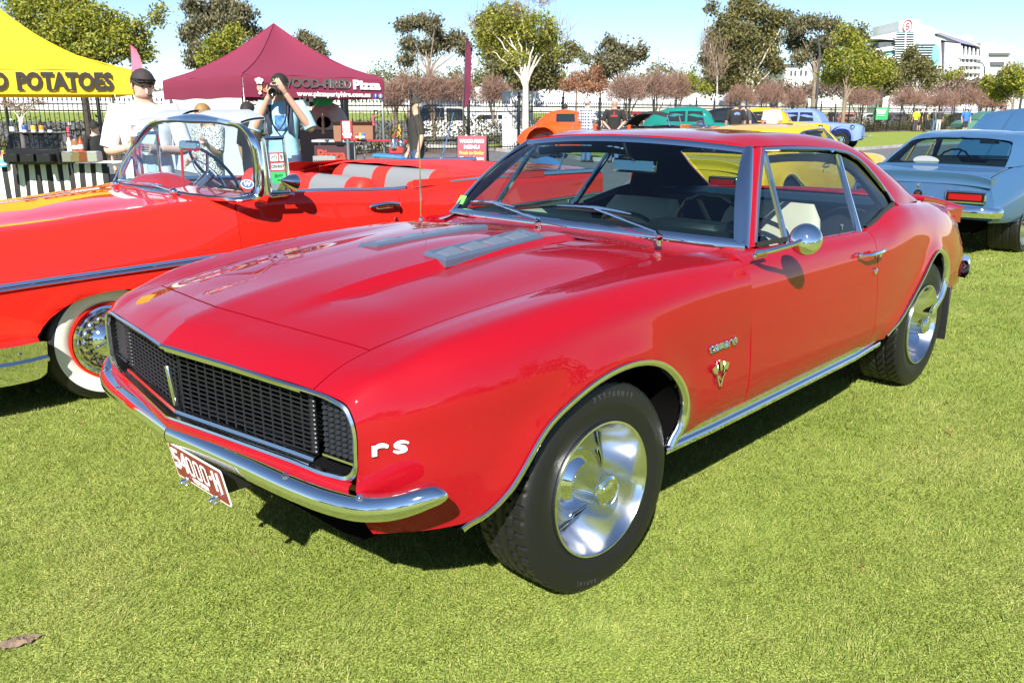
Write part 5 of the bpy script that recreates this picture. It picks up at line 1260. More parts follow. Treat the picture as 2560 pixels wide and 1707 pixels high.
# wide polished rear wheels on the blue one
POL = mat('polished_alloy', (.72,.73,.75), .16, 1)
for o in list(blue.children):
    if o.name.split('.')[0] == 'wheel' and o.location.x < -1:
        o.data = tyre_mesh(.335, .245, .34, 'dir'); o.location.y *= .93
        for g in list(o.children): bpy.data.objects.remove(g)
        f = .17; mb = MB(); mb.lathe([(.248,f*.80),(.252,f*.93),(.247,f*.95),(.240,f*.75),(.225,f*.10),(.10,-f*.05),(.045,f*.0),(.04,f*.25),(.001,f*.3)], 60, 'Y'); mb.build('rim', POL, o, auto=50)
        for k in range(10):
            mb = MB(); a = 2*math.pi*k/10; M = Matrix.Rotation(a, 4, 'Y'); mb.box((0,f*.10,.13),(.035,.03,.20)); mb.v = [tuple(M@Vector(p)) for p in mb.v]; mb.build('spoke', POL, o, smooth=False)
# ================================================================ people
SKINS = [mat('skin_light', (.52,.30,.22), .5), mat('skin_tan', (.40,.22,.15), .5), mat('skin_pale', (.58,.36,.28), .5)]
HAIRS = {'dark': mat('hair_dark', (.018,.013,.010), .6), 'grey': mat('hair_grey', (.30,.29,.28), .6), 'blond': mat('hair_blond', (.24,.14,.05), .6), 'brown': mat('hair_brown', (.06,.035,.02), .6)}
def skin_mesh(chains, levels=2):
    """one continuous surface grown round a skeleton; chains of (point, radius) sharing joints"""
    V = []; R = []; E = set(); idx = {}
    for ch in chains:
        prev = None
        for p, r in ch:
            k = tuple(round(c, 4) for c in p)
            if k not in idx: idx[k] = len(V); V.append(p); R.append(r)
            if prev is not None and prev != idx[k]: E.add((prev, idx[k]))
            prev = idx[k]
    me = bpy.data.meshes.new('sk'); me.from_pydata([tuple(v) for v in V], list(E), []); o = bpy.data.objects.new('sk', me); COL.objects.link(o)
    o.modifiers.new('s', 'SKIN'); sk = me.skin_vertices[0].data
    for i, r in enumerate(R): sk[i].radius = (r, r) if not hasattr(r, '__len__') else r
    sk[0].use_root = True
    ss = o.modifiers.new('u', 'SUBSURF'); ss.levels = levels; ss.render_levels = levels
    dg = bpy.context.evaluated_depsgraph_get(); dg.update(); m2 = bpy.data.meshes.new_from_object(o.evaluated_get(dg)); bpy.data.objects.remove(o); bpy.data.meshes.remove(me)
    v = [tuple(x.co) for x in m2.vertices]; f = [tuple(q.vertices) for q in m2.polygons]; bpy.data.meshes.remove(m2); return v, f
def loft(mb, secs, n=20, p=2.4):
    """stack of superellipse rings (cx,cy,z,rx,ry)"""
    rows = []
    for cx, cy, z, rx, ry in secs:
        rows.append([(cx+rx*np.sign(math.cos(a))*abs(math.cos(a))**(2/p), cy+ry*np.sign(math.sin(a))*abs(math.sin(a))**(2/p), z) for a in np.linspace(0, 2*math.pi, n+1)])
    mb.grid(rows)
    mb.add([q for q in rows[-1][:-1]], [tuple(range(n))]); mb.add([q for q in rows[0][:-1]], [tuple(reversed(range(n)))])
def person(label, loc, rz, H=1.75, top=(.5,.5,.5), legs=(.05,.07,.14), skin=0, hair='dark', cap=None, arms=None, headturn=0, headtilt=0, shorts=False, sleeve=.5, group=None, lean=0, female=False, glasses=False, legpose=None, topmat=None, name='person', longhair=False, fat=1.0, bag=None, seat=False, shoes=(.03,.03,.03), beard=False):
    t = thing(name, label, 'person', loc, rz, group)
    S = SKINS[skin]; sw = .112*H*(.9 if female else 1)*fat**.5; hz = .52*H
    L = lambda z: np.array((0, -lean*max(0, z-hz), 0))     # forward bend above the hips (towards -y)
    sh = {s: np.array((s*sw, 0, .812*H))+L(.812*H) for s in (1,-1)}
    arms = arms or {}
    A = {}
    for s in (1,-1):
        el, wr = arms.get(s, ((s*.040,.012,-.175),(s*.045,-.02,-.325)))
        A[s] = (sh[s]+np.array(el)*H, sh[s]+np.array(wr)*H)
    # legs
    lp = legpose or {}
    K = {}; 
    for s in (1,-1):
        kn, an = lp.get(s, ((s*.052,-.008,.28),(s*.055,.012,.045)))
        K[s] = (np.array((s*.050*H, 0, hz-.01*H)), np.array(kn)*H, np.array(an)*H)
    neck = np.array((0,.005*H,.845*H))+L(.845*H)
    hd = Matrix.Rotation(headturn, 3, 'Z')@Matrix.Rotation(headtilt, 3, 'X')
    def HP(x, y, z): return neck+np.array(hd@Vector((x*H, y*H, z*H)))
    pel = np.array((0,0,hz)); ch = np.array((0,0,.70*H))+L(.70*H); ub = np.array((0,0,.79*H))+L(.79*H)
    chains = [[(pel,.058*H),(ch,.056*H),(ub,.042*H),(neck,.033*H),(HP(0,-.008,.035),.036*H),(HP(0,-.004,.068),.046*H),(HP(0,.002,.105),.046*H),(HP(0,.004,.128),.030*H)]]
    for s in (1,-1):
        chains.append([(ub,.042*H),(sh[s],.030*H),(sh[s]*.5+A[s][0]*.5,.029*H),(A[s][0],.025*H),(A[s][0]*.5+A[s][1]*.5,.023*H),(A[s][1],.016*H)])
        chains.append([(pel,.058*H),(K[s][0],.050*H),(K[s][1],.034*H),(K[s][1]*.55+K[s][2]*.45,.033*H),(K[s][2],.022*H),(K[s][2]+np.array((0,-.035,-.022))*H,.020*H),(K[s][2]+np.array((0,-.085,-.030))*H,.014*H)])
    v, f = skin_mesh(chains, 2)
    mb = MB(); mb.add(v, f)
    for s in (1,-1):               # hands with separate fingers
        w_ = A[s][1]; d = (A[s][1]-A[s][0]); d /= np.linalg.norm(d); side = np.cross(d, (0,1,0)); 
        if np.linalg.norm(side) < .2: side = np.array((1.,0,0))
        side /= np.linalg.norm(side); up = np.cross(side, d)
        pm = w_+d*.028*H
        loft_pts = []
        mb.tube([w_-d*.006*H, w_+d*.012*H, pm, w_+d*.048*H], [.015*H,.018*H,.021*H,.019*H], 8)
        for q in range(4):
            b = w_+d*.045*H+side*(q-1.5)*.0095*H; ln = (.036,.041,.039,.030)[q]*H; cu = up*s*.0
            mb.tube([b-d*.01*H, b+d*ln*.45+up*.004*H, b+d*ln*.8+up*.012*H, b+d*ln*.9+up*.022*H], [.0062*H,.0058*H,.005*H,.0038*H], 6)
        tb = w_+d*.012*H+side*.016*H; mb.tube([tb, tb+side*.012*H+d*.014*H, tb+side*.013*H+d*.032*H+up*.006*H], [.008*H,.007*H,.005*H], 6)
    # nose and ears belong to the same body surface
    mb.tube([HP(0,-.040,.083), HP(0,-.052,.070), HP(0,-.056,.062), HP(0,-.046,.060)], [.004*H,.006*H,.0075*H,.005*H], 6)
    for s in (1,-1): mb.sphere(HP(s*.046,.006,.075), (.006*H,.011*H,.016*H), 8, 6)
    mb.build('body', S, t, auto=70)
    mb = MB()
    for s in (1,-1): mb.sphere(HP(s*.018,-.0435,.086), (.0065*H,.004*H,.0038*H), 8, 6)
    mb.build('eyes', BLACK, t)
    mb = MB(); mb.sphere(HP(0,-.045,.042), (.011*H,.003*H,.0018*H), 8, 6); mb.build('mouth', mat('lips', (.30,.10,.09), .5), t)
    if beard: mb = MB(); mb.sphere(HP(0,-.013,.034), (.0385*H,.0335*H,.020*H), 12, 8); mb.build('stubble', mat('stubble_shade', (.24,.14,.10), .8), t)
    if glasses:
        mb = MB(); mb.rbox((0,0,0), (.085*H,.012*H,.022*H), .004); mb.v = [tuple(HP(0,-.046,.086)+np.array(hd@Vector(p))) for p in mb.v]; mb.build('sunglasses', BLACKGLOSS, t)
    # hair
    if hair and hair != 'none':
        mb = MB(); rows = []
        for i in range(7):
            a = i/6*math.pi*.62; rows.append([])
            for j in range(17):
                b = 2*math.pi*j/16; front = max(0, -math.sin(b)); k = a*(1-.45*front)
                rows[-1].append(HP(.0505*math.sin(k)*math.cos(b), .010+.056*math.sin(k)*math.sin(b), .086+.062*math.cos(k)))
        mb.grid(rows)
        if longhair: loft(mb, [(*HP(0,.020,.0)[:2], HP(0,0,-.04)[2], .036*H,.022*H), (*HP(0,.022,.05)[:2], HP(0,0,.05)[2], .052*H,.036*H), (*HP(0,.014,.10)[:2], HP(0,0,.10)[2], .050*H,.046*H)], 14)
        mb.build('hair', HAIRS[hair], t)
    if cap:
        mb = MB(); rows = []
        for i in range(6):
            a = i/5*math.pi*.5; rows.append([HP(.053*math.sin(a)*math.cos(b), .004+.060*math.sin(a)*math.sin(b), .094+.060*math.cos(a)) for b in np.linspace(0, 2*math.pi, 19)])
        mb.grid(rows); c_ = mb.build('cap', mat('cap%s' % (cap[:3],), cap[:3], .8), t)
        if len(cap) < 4:
            mb = MB(); g = []
            for k in np.linspace(-1,1,9): g.append([HP(.050*k, -.050*math.sqrt(max(0,1-k*k*.75))-.0, .096), HP(.046*k, -.058-.042*math.sqrt(max(0,1-k*k)), .089-.008*(1-k*k))])
            mb.grid(g); mb.grid((np.array(g)-np.array((0,0,.006)))[::-1]); mb.build('cap_peak', mat('cap%s' % (cap[:3],), cap[:3], .8), c_)
    # shirt
    TM = topmat or mat('cloth%s' % (top,), top, .85, noise=.10, nscale=14, bump=.25, bscale=22)
    mb = MB(); fw = fat
    bz = .505 if not female else .50
    loft(mb, [tuple(L(z*H)[:2]+np.array((0,cy*H)))+(z*H, rx*H*fw, ry*H*fw) for z, cy, rx, ry in ((bz,.0,.092,.064),(.55,0,.092,.066),(.62,0,.086,.064),(.70,-.002,.096,.068),(.765,0,.102,.064),(.805,.002,.088,.052),(.830,.004,.055,.040),(.842,.005,.041,.036))], 24, 2.5)
    if sleeve:
        for s in (1,-1):
            P = [sh[s]*.45+ub*.55+np.array((0,0,-.004*H)), sh[s]+np.array((0,0,-.002*H)), sh[s]*(1-.45)+A[s][0]*.45]+([sh[s]*.12+A[s][0]*.88] if sleeve >= .5 else [])
            if sleeve >= 1: P += [A[s][0], A[s][0]*.2+A[s][1]*.8]
            mb.tube(P, ([.040*H,.0405*H,.040*H,.039*H,.036*H,.027*H])[:len(P)], 12)
    mb.build('shirt', TM, t, auto=60)
    # trousers or shorts
    LM = mat('trousers%s' % (legs,), legs, .85, noise=.12, nscale=16, bump=.2, bscale=20)
    mb = MB()
    if not seat: loft(mb, [(0,0,z*H,rx*H*fw,ry*H*fw) for z, rx, ry in ((.455,.080,.060),(.49,.090,.066),(.53,.088,.063),(.56,.084,.060))], 20, 2.4)
    for s in (1,-1):
        a, k, n_ = K[s]; 
        P = [a+np.array((0,0,.01*H)), a*.5+k*.5, k]+([] if shorts else [k*.5+n_*.5, n_+np.array((0,0,-.008*H))])
        mb.tube(P, [.058*H,.054*H,.046*H,.041*H,.036*H][:len(P)], 12)
    mb.build('shorts' if shorts else 'trousers', LM, t, auto=60)
    for s in (1,-1):
        n_ = K[s][2]; mb = MB(); fwd = np.array((s*.15,-1,0)); fwd /= np.linalg.norm(fwd)
        mb.rbox(n_+fwd*.030*H+np.array((0,0,-.027*H)), (.052*H,.150*H,.036*H), .012*H, rz=s*.15); mb.build('shoe', mat('shoe%s' % (shoes,), shoes, .6), t)
    if bag:
        mb = MB(); mb.rbox(ub+np.array((0,.085*H,-.09*H)), (.17*H,.085*H,.22*H), .03*H); b_ = mb.build('backpack', mat('bag%s' % (bag,), bag, .8), t)
        for s in (1,-1):
            mb = MB(); mb.grid([[np.array((s*(.062+k)*H, y*H, z*H))+L(z*H) for k in (-.014,.014)] for y, z in ((.05,.825),(.0,.852),(-.058,.81),(-.076,.74),(-.070,.66),(-.02,.60))]); mb.build('strap', mat('bag%s' % (bag,), bag, .8), b_)
    t['sh'] = 0; del t['sh']
    return t, A, HP
def face_cam(turn=0): return VIEW_RZ+turn
def at_px(px, depth): return ground_at(px, depth)
# white T-shirt man beside the convertible
ARM_FOLD = {1: ((.050,-.01,-.185),(-.060,-.105,-.170)), -1: ((-.050,-.01,-.185),(.050,-.110,-.165))}
pw_, A_, HP_ = person('man in a white T-shirt with dark backwards cap looking down at his hands', at_px(360, 6.75), face_cam(.25), 1.73, top=(.80,.80,.80), legs=(.10,.14,.22), skin=2, hair='dark', cap=(.030,.024,.022,1), arms=ARM_FOLD, headturn=.45, headtilt=.30, beard=True, fat=1.16)
mb = MB(); mb.tube([HP_(.052,0,.108), HP_(.035,-.048,.115), HP_(0,-.058,.117), HP_(-.035,-.048,.115), HP_(-.052,0,.108)], [.006,.012,.009,.012,.006], 8); mb.build('sunglasses', BLACKGLOSS, pw_)
mb = MB(); mb.rbox((.01,-.125,1.20),(.20,.010,.19), .004); mb.build('shirt_print', mat('print_grey', (.16,.17,.17), .8, noise=.9, nscale=14), pw_)
mb = MB(); mb.lathe([(.0005,0),(.030,0),(.032,.06),(.030,.13),(.012,.165),(.012,.18)], 14, 'Z', (-.02,-.26,1.02)); mb.build('drink_bottle', glass('clear_plastic', (.85,.92,.95)), pw_)
mb = MB(); mb.lathe([(.014,0),(.014,.02),(.0005,.02)], 12, 'Z', (-.02,-.26,1.20)); mb.build('bottle_cap', mat('cap_blue', (.05,.30,.60), .4), pw_)
# boy by the food stall
person('boy in a black cap and black T-shirt leaning on a dark blue bin', at_px(232, 12.2), face_cam(.9), 1.27, top=(.012,.012,.012), legs=(.03,.04,.07), skin=2, hair='dark', cap=(.012,.011,.010), arms={1: ((.035,.02,-.17),(.060,-.01,-.33)), -1: ((-.04,0,-.16),(-.03,-.06,-.30))}, headturn=-.7, headtilt=.1)
# photographer
PH = {1: ((.070,-.02,-.150),(-.060,-.115,.075)), -1: ((-.060,-.03,-.165),(.075,-.115,.060))}
pp, A_, HP_ = person('photographer in a light blue T-shirt and black cap holding a camera to his face', at_px(704, 9.2), face_cam(.02), 1.80, top=(.28,.50,.66), legs=(.05,.07,.14), skin=0, hair=None, cap=(.010,.010,.010), arms=PH, headtilt=.06, bag=(.02,.03,.06))
cx = HP_(0,-.12,.062); mb = MB(); mb.rbox(cx, (.150,.075,.105), .015); mb.rbox(cx+np.array((0,0,.062)), (.060,.06,.035), .01); cm_ = mb.build('camera_body', mat('camera_black', (.010,.010,.011), .4), pp)
mb = MB(); mb.lathe([(.036,0),(.038,-.03),(.044,-.06),(.044,-.105),(.040,-.112),(.034,-.105),(.001,-.09)], 24, 'Y'); M = Matrix.Translation(Vector(cx)+Vector((0,-.03,-.01)))@Matrix.Rotation(.22, 4, 'X'); mb.v = [tuple(M@Vector(p)) for p in mb.v]; mb.build('camera_lens', BLACKGLOSS, cm_)
for s in (1,-1): mb = MB(); mb.tube(spline([cx+np.array((s*.075,0,.03)), cx+np.array((s*.10,.03,-.15)), cx+np.array((s*.07,.02,-.33)), cx+np.array((0,.01,-.42))], 4), .009, 6); mb.build('camera_strap', BLACK, cm_)
mb = MB(); GR = mat('logo_green', (.10,.55,.04), .6)
for k, (x0, h0, h1) in enumerate(((-.018,.118,.092),(-.002,.120,.084),(.014,.118,.090))):
    P = [HP_(x0,-.0600,h0), HP_(x0+.003,-.0625,(h0+h1)/2+.006), HP_(x0-.001,-.0645,(h0+h1)/2), HP_(x0+.002,-.0648,h1)]; mb.tube(P, [.004,.0055,.0045,.0015], 5); mb.tube([P[0], P[0]+np.array((-.014,0,.003))], [.0045,.003], 5)
mb.build('cap_emblem', GR, pp)
mb = MB(); mb.rbox((.01,-.128,1.28),(.12,.010,.16), .004); mb.build('shirt_print', mat('print_blue', (.05,.16,.40), .8, noise=.8, nscale=20), pp)
# women behind the convertible
FLO = mat('floral_cloth', (.35,.34,.31), .8)
n = FLO.node_tree; b = n.nodes['Principled BSDF']; tc = n.nodes.new('ShaderNodeTexCoord'); vo = n.nodes.new('ShaderNodeTexVoronoi'); vo.inputs['Scale'].default_value = 70; n.links.new(tc.outputs['Object'], vo.inputs['Vector']); rp = n.nodes.new('ShaderNodeValToRGB'); rp.color_ramp.elements[0].color = (.02,.02,.02,1); rp.color_ramp.elements[0].position = .38; rp.color_ramp.elements[1].color = (.55,.54,.50,1); rp.color_ramp.elements[1].position = .45; n.links.new(vo.outputs['Distance'], rp.inputs[0]); n.links.new(rp.outputs[0], b.inputs['Base Color'])
person('blond woman in speckled blouse and jeans behind the convertible windscreen', at_px(516, 8.3), face_cam(-.5), 1.50, topmat=FLO, legs=(.10,.18,.32), skin=2, hair='blond', longhair=True, female=True, headtilt=.5, sleeve=.5, arms={1: ((.035,-.06,-.15),(.055,-.16,-.085)), -1: ((-.03,.0,-.17),(.02,-.12,-.20))})
person('woman in a black dress and dark hat near the maroon marquee', at_px(622, 10.4), face_cam(2.4), 1.52, top=(.010,.010,.012), legs=(.012,.012,.014), skin=1, hair='dark', longhair=True, cap=(.012,.011,.010), female=True, shorts=True)
# man in a dark polo walking away from the marquee
pb, A_, HP_ = person('man in a charcoal polo and black and white cap carrying water', at_px(1040, 12.9), face_cam(-1.35), 1.62, top=(.030,.026,.026), legs=(.04,.07,.14), skin=0, hair='grey', cap=(.03,.025,.02), arms={1: ((.04,.03,-.17),(.05,-.01,-.32)), -1: ((-.035,.0,-.18),(-.05,-.07,-.33))}, fat=1.08)
mb = MB(); mb.lathe([(.0005,0),(.032,0),(.033,.05),(.028,.08),(.033,.11),(.030,.16),(.012,.20),(.012,.21),(.0005,.21)], 14, 'Z', tuple(A_[-1][1]+np.array((-.03,-.06,-.09)))); mb.build('water_bottle', glass('clear_plastic', (.85,.92,.95)), pb)
mb = MB(); mb.rbox(HP_(0,-.085,.090), (.075,.06,.014), .005); mb.build('cap_peak_panel', WHITE, pb)
PLAID = mat('plaid_cloth', (.5,.5,.55), .85)
n = PLAID.node_tree; b = n.nodes['Principled BSDF']; tc = n.nodes.new('ShaderNodeTexCoord'); sx = n.nodes.new('ShaderNodeSeparateXYZ'); n.links.new(tc.outputs['Object'], sx.inputs[0])
def wv(src, sc):
    a = n.nodes.new('ShaderNodeMath'); a.operation = 'MULTIPLY'; a.inputs[1].default_value = sc; n.links.new(src, a.inputs[0]); c = n.nodes.new('ShaderNodeMath'); c.operation = 'SINE'; n.links.new(a.outputs[0], c.inputs[0]); d = n.nodes.new('ShaderNodeMath'); d.operation = 'GREATER_THAN'; d.inputs[1].default_value = .1; n.links.new(c.outputs[0], d.inputs[0]); return d.outputs[0]
ad = n.nodes.new('ShaderNodeMath'); ad.operation = 'ADD'; n.links.new(wv(sx.outputs[0], 75), ad.inputs[0]); n.links.new(wv(sx.outputs[2], 75), ad.inputs[1]); dv = n.nodes.new('ShaderNodeMath'); dv.operation = 'DIVIDE'; dv.inputs[1].default_value = 2; n.links.new(ad.outputs[0], dv.inputs[0])
rp = n.nodes.new('ShaderNodeValToRGB'); rp.color_ramp.elements[0].color = (.65,.66,.70,1); rp.color_ramp.elements[1].color = (.03,.05,.12,1); n.links.new(dv.outputs[0], rp.inputs[0]); n.links.new(rp.outputs[0], b.inputs['Base Color'])
BACK = {1: ((.055,.02,-.165),(-.070,.075,-.290)), -1: ((-.055,.02,-.165),(.070,.085,-.295))}
person('grey haired man in a blue and white checked shirt beside the orange hot rod', at_px(1468, 24.2), face_cam(2.3), 1.80, topmat=PLAID, legs=(.09,.16,.30), skin=0, hair='grey', glasses=True, arms=ARM_FOLD, fat=1.15)
pr, A_, HP_ = person('bald man in a black T-shirt with hands clasped behind his back', at_px(1536, 24.0), face_cam(3.0), 1.76, top=(.012,.011,.011), legs=(.09,.15,.28), skin=1, hair=None, arms=BACK, fat=1.22)
mb = MB(); mb.rbox((0,.145,1.30),(.20,.008,.05), .003); mb.prism([(-.03,1.34),(.03,1.34),(.0,1.44)], .008, Matrix.Translation((0,.141,0))); mb.build('shirt_print', mat('print_red', (.30,.03,.03), .8), pr)
pk, A_, HP_ = person('man in a black T-shirt with oval back print near the black sedan', at_px(1840, 26.5), face_cam(3.2), 1.78, top=(.012,.012,.013), legs=(.02,.02,.03), skin=1, hair='dark', cap=(.02,.02,.022), fat=1.25)
mb = MB(); mb.sphere((0,.135,1.36), (.10,.012,.055), 16, 8); mb.build('shirt_print', mat('print_oval', (.12,.20,.35), .8, noise=.8, nscale=20), pk)
person('man in a grey cap standing beside the man with the oval back print', at_px(1857, 27.8), face_cam(2.6), 1.77, top=(.05,.05,.055), legs=(.02,.02,.03), skin=0, hair='grey', cap=(.10,.11,.11))
pt, A_, HP_ = person('man in a white T-shirt and dark cap looking at the yellow hot rod', at_px(1931, 27.5), face_cam(3.1), 1.76, top=(.70,.69,.66), legs=(.05,.05,.06), skin=1, hair='dark', cap=(.03,.035,.04), fat=1.2)
mb = MB(); mb.rbox((0,.128,1.25),(.22,.010,.24), .003); mb.build('shirt_print', mat('print_multi', (.45,.42,.30), .8, noise=.6, nscale=12), pt)
# people sitting by the fence
SITL = {1: ((.06,-.20,.27),(.06,-.22,.045)), -1: ((-.06,-.20,.27),(-.06,-.21,.045))}
def folding_chair(label, loc, rz, col):
    t = thing('folding_chair', label, 'chair', loc, rz)
    mb = MB(); mb.rbox((0,0,.42),(.50,.45,.03), .01); mb.build('seat', mat('canvas%s' % (col,), col, .9), t)
    mb = MB(); mb.rbox((0,.24,.68),(.50,.03,.42), .01, rx=-.2); mb.build('backrest', mat('canvas%s' % (col,), col, .9), t)
    for s in (1,-1):
        mb = MB(); mb.cyl((s*.25,-.22,0),(s*.25,.22,.60), .010); mb.build('leg', STEEL, t); mb = MB(); mb.cyl((s*.25,.22,0),(s*.25,-.22,.42), .010); mb.cyl((s*.25,.22,.40),(s*.25,.30,.88), .010); mb.build('leg', STEEL, t)
    return t
fc = at_px(1368, 27.5); folding_chair('dark folding chair under the seated adult near the fence', fc, face_cam(.9), (.03,.03,.035))
person('seated person in a grey and white top by the black fence', (fc.x, fc.y, -.40+.02), face_cam(.9), 1.65, top=(.50,.52,.56), legs=(.03,.04,.09), skin=2, hair=None, cap=(.02,.02,.03), seat=True, shorts=True, legpose={1: ((.06,-.22,.50),(.06,-.23,.29)), -1: ((-.06,-.22,.50),(-.06,-.22,.29))}, sleeve=1, arms={1: ((.04,-.04,-.16),(.0,-.15,-.12)), -1: ((-.04,-.04,-.16),(-.01,-.16,-.14))}, shoes=(.6,.6,.6))
fc = at_px(1406, 27.8); folding_chair('small folding chair under the child near the orange hot rod', fc, face_cam(.5), (.03,.04,.10))
person('small child in a blue top sitting beside the seated adult', (fc.x, fc.y, -.18), face_cam(.5), 1.15, top=(.08,.20,.50), legs=(.03,.04,.08), skin=2, hair=None, cap=(.03,.03,.05), seat=True, shorts=True, legpose={1: ((.06,-.22,.50),(.06,-.23,.29)), -1: ((-.06,-.22,.50),(-.06,-.22,.29))})
person('man in dark navy clothes behind the orange hot rod at the fence', at_px(1408, 31.0), face_cam(2.8), 1.72, top=(.02,.03,.06), legs=(.02,.02,.025), skin=1, hair='dark', lean=.5)
# group in the distance on the right
for px, d, tp, lg, lab, kw in ((2292,66,(.55,.70,.02),(.05,.05,.06),'person with a fluorescent yellow bag at the left of the far group',{}),
    (2301,67,(.012,.012,.012),(.02,.02,.02),'person in black shorts and top in the far group',dict(shorts=True)),
    (2316,65,(.05,.045,.04),(.03,.03,.03),'person in dark clothes with bare arms in the middle of the far group',dict(sleeve=.4)),
    (2336,64,(.10,.11,.12),(.08,.14,.26),'person in a grey jacket with black backpack at the far group',dict(sleeve=1, bag=(.01,.01,.01))),
    (2350,67,(.03,.03,.035),(.40,.41,.42),'person in dark top and pale trousers at the right of the far group',{})):
    person(lab, at_px(px, d), face_cam(RNG.uniform(-1,1)+2.6), 1.74, top=tp, legs=lg, skin=1, hair='dark', group='people chatting on the far lawn', **kw)
person('man in a royal blue polo, dark shorts and white cap on the far lawn', at_px(2417, 55), face_cam(.2), 1.78, top=(.03,.14,.55), legs=(.03,.03,.045), skin=0, hair='grey', cap=(.75,.75,.72), shorts=True, fat=1.2, arms={1: ((.06,.01,-.16),(.05,-.03,-.30)), -1: ((-.06,.01,-.16),(-.05,-.03,-.30))})
person('person with dark hair behind the raised blue bonnet', at_px(2506, 30), face_cam(.4), 1.66, top=(.02,.02,.02), legs=(.02,.02,.02), skin=1, hair='dark', glasses=True)
person('person in black behind the fence near the blue sedan', at_px(2078, 66), face_cam(.4), 1.75, top=(.015,.015,.015), legs=(.02,.02,.03), skin=0, hair='dark')
person('person in grey behind the fence beside the one in black', at_px(2088, 67), face_cam(-.4), 1.72, top=(.15,.16,.18), legs=(.05,.07,.12), skin=0, hair='grey')
# ================================================================ marquees and what stands in them
RV = Vector((CR.x, CR.y, 0)).normalized(); FV = Vector((CF.x, CF.y, 0)).normalized()
def cloth(name, col, glow=.25):
    if name in _M: return _M[name]
    m = mat(name, col, .8, bump=.15, bscale=8); n = m.node_tree; b = n.nodes['Principled BSDF']
    tr = n.nodes.new('ShaderNodeBsdfTranslucent'); tr.inputs[0].default_value = (*col, 1); ms = n.nodes.new('ShaderNodeMixShader'); ms.inputs[0].default_value = glow
    n.links.new(b.outputs[0], ms.inputs[1]); n.links.new(tr.outputs[0], ms.inputs[2]); n.links.new(ms.outputs[0], n.nodes['Material Output'].inputs[0]); return m
def marquee(name, label, A, B, D, ze, zv, zp, m_, peak=None, sag=.16):
    """A,B front corners, D corner beside A; eaves at ze, valance down to zv, peak at zp"""
    A, B, D = Vector(A), Vector(B), Vector(D); Cn = B+(D-A); c = (A+B+Cn+D)/4
    t = thing(name, label, 'marquee', (c.x, c.y, 0)); O = Vector((c.x, c.y, 0))
    P = [A-O, B-O, Cn-O, D-O]; top = Vector((0,0,zp)) if peak is None else Vector(peak)-O
    for i in range(4):
        a, b = P[i], P[(i+1) % 4]; g = []
        for u in np.linspace(0,1,13):
            e = a.lerp(b, u); row = []
            for v in np.linspace(0,1,13):
                p = Vector((e.x, e.y, ze)).lerp(top, v); k = abs(u-.5)*2
                p.z -= sag*math.sin(math.pi*v)*(1-.25*k*k)+.10*(1-k*k)*v*(1-v); row.append(p)
            g.append(row)
        mb = MB(); G_ = np.array([[tuple(q) for q in r] for r in g]); G_[..., 2] += .012*np.sin(G_[..., 0]*5.1+3*i)*np.sin(G_[..., 1]*4.3)*np.linspace(1,0,13)[None]; mb.grid(G_); mb.build('canopy', m_, t)
        mb = MB(); mb.tube([G_[0, k]+np.array((0,0,.006)) for k in range(13)], .011, 5); mb.build('hip_seam', m_, t)
        g = []; nrm = (b-a).cross(Vector((0,0,1))).normalized()
        for v, zz in ((0,ze),(.12,ze-.025),(.5,(ze+zv)/2),(1,zv)):
            g.append([Vector((*(a.lerp(b, u)).xy, zz))+nrm*(.012*(v > 0)+.008*math.sin(u*17+v*3)*v) for u in np.linspace(0,1,25)])
        mb = MB(); mb.grid(g); mb.build('valance', m_, t)
        q = P[i]*.985; mb = MB(); mb.rbox((q.x, q.y, ze/2), (.035,.035,ze), .004); mb.rbox((q.x, q.y, .01), (.11,.11,.02), .004); mb.build('leg', STEEL, t)
    return t, P, O
YM = cloth('yellow_canvas', (.78,.50,.018)); MM = cloth('maroon_canvas', (.27,.032,.075)); WM = cloth('white_canvas', (.80,.80,.80))
A = at_px(340, 13.0); B = A-RV*4.6-FV*.35; D = A+FV*3.2-RV*1.75
ze, zv = z_at(340, 178, 13.0), z_at(340, 237, 13.0)
ym, P, O = marquee('yellow_marquee', 'yellow food marquee with black stencil lettering at the left edge', B, A, B+(D-A), ze, zv, 3.9, YM, peak=pt_at(-60,-25,14.8), sag=.34)
INK = mat('black_print', (.012,.010,.008), .7)
# stencilled slab letters (POTATOES and the D before it)
axy = (A-B).normalized(); nfy = Vector((axy.y, -axy.x, 0)); nfy = nfy if nfy.dot(FV) < 0 else -nfy
def on_front(px):      # distance along the front valance of the point under an image column
    r_ = px_ray(px, 281); cx, cy = CAM_POS[0], CAM_POS[1]; den = r_.x*axy.y-r_.y*axy.x; return ((A.x-cx)*(-r_.y)-(A.y-cy)*(-r_.x))/(axy.x*r_.y-axy.y*r_.x) if False else -((A.x-cx)*r_.y-(A.y-cy)*r_.x)/(axy.x*r_.y-axy.y*r_.x)
zmy = (ze+zv)/2
def letters(s, px0, px1, h):
    u0, u1 = on_front(px0), on_front(px1); o = text_mesh('lettering', s, h, INK, ym, None, .002, bold=.016); xs = [v.co.x for v in o.data.vertices]; k = (u1-u0)/(max(xs)-min(xs)); mid = (max(xs)+min(xs))/2
    o.data.transform(frame_m(A+axy*(u0+u1)/2+nfy*.045+Vector((0,0,zmy))-O, axy, (0,0,1))@Matrix.Diagonal((k,1,1,1))@Matrix.Translation((-mid,0,0)))
letters('POTATOES', 56, 294, .335); letters('D', 1, 34, .335)
for px, w in ((64,.10),(140,.09),(190,.09),(9,.09)):
    mb = MB(); p = A+axy*on_front(px)+nfy*.047+Vector((0,0,zmy-.112))-O; mb.box(p, (w,.004,.026), rz=math.atan2(axy.y, axy.x)); mb.build('letter_serif', INK, ym, smooth=False)
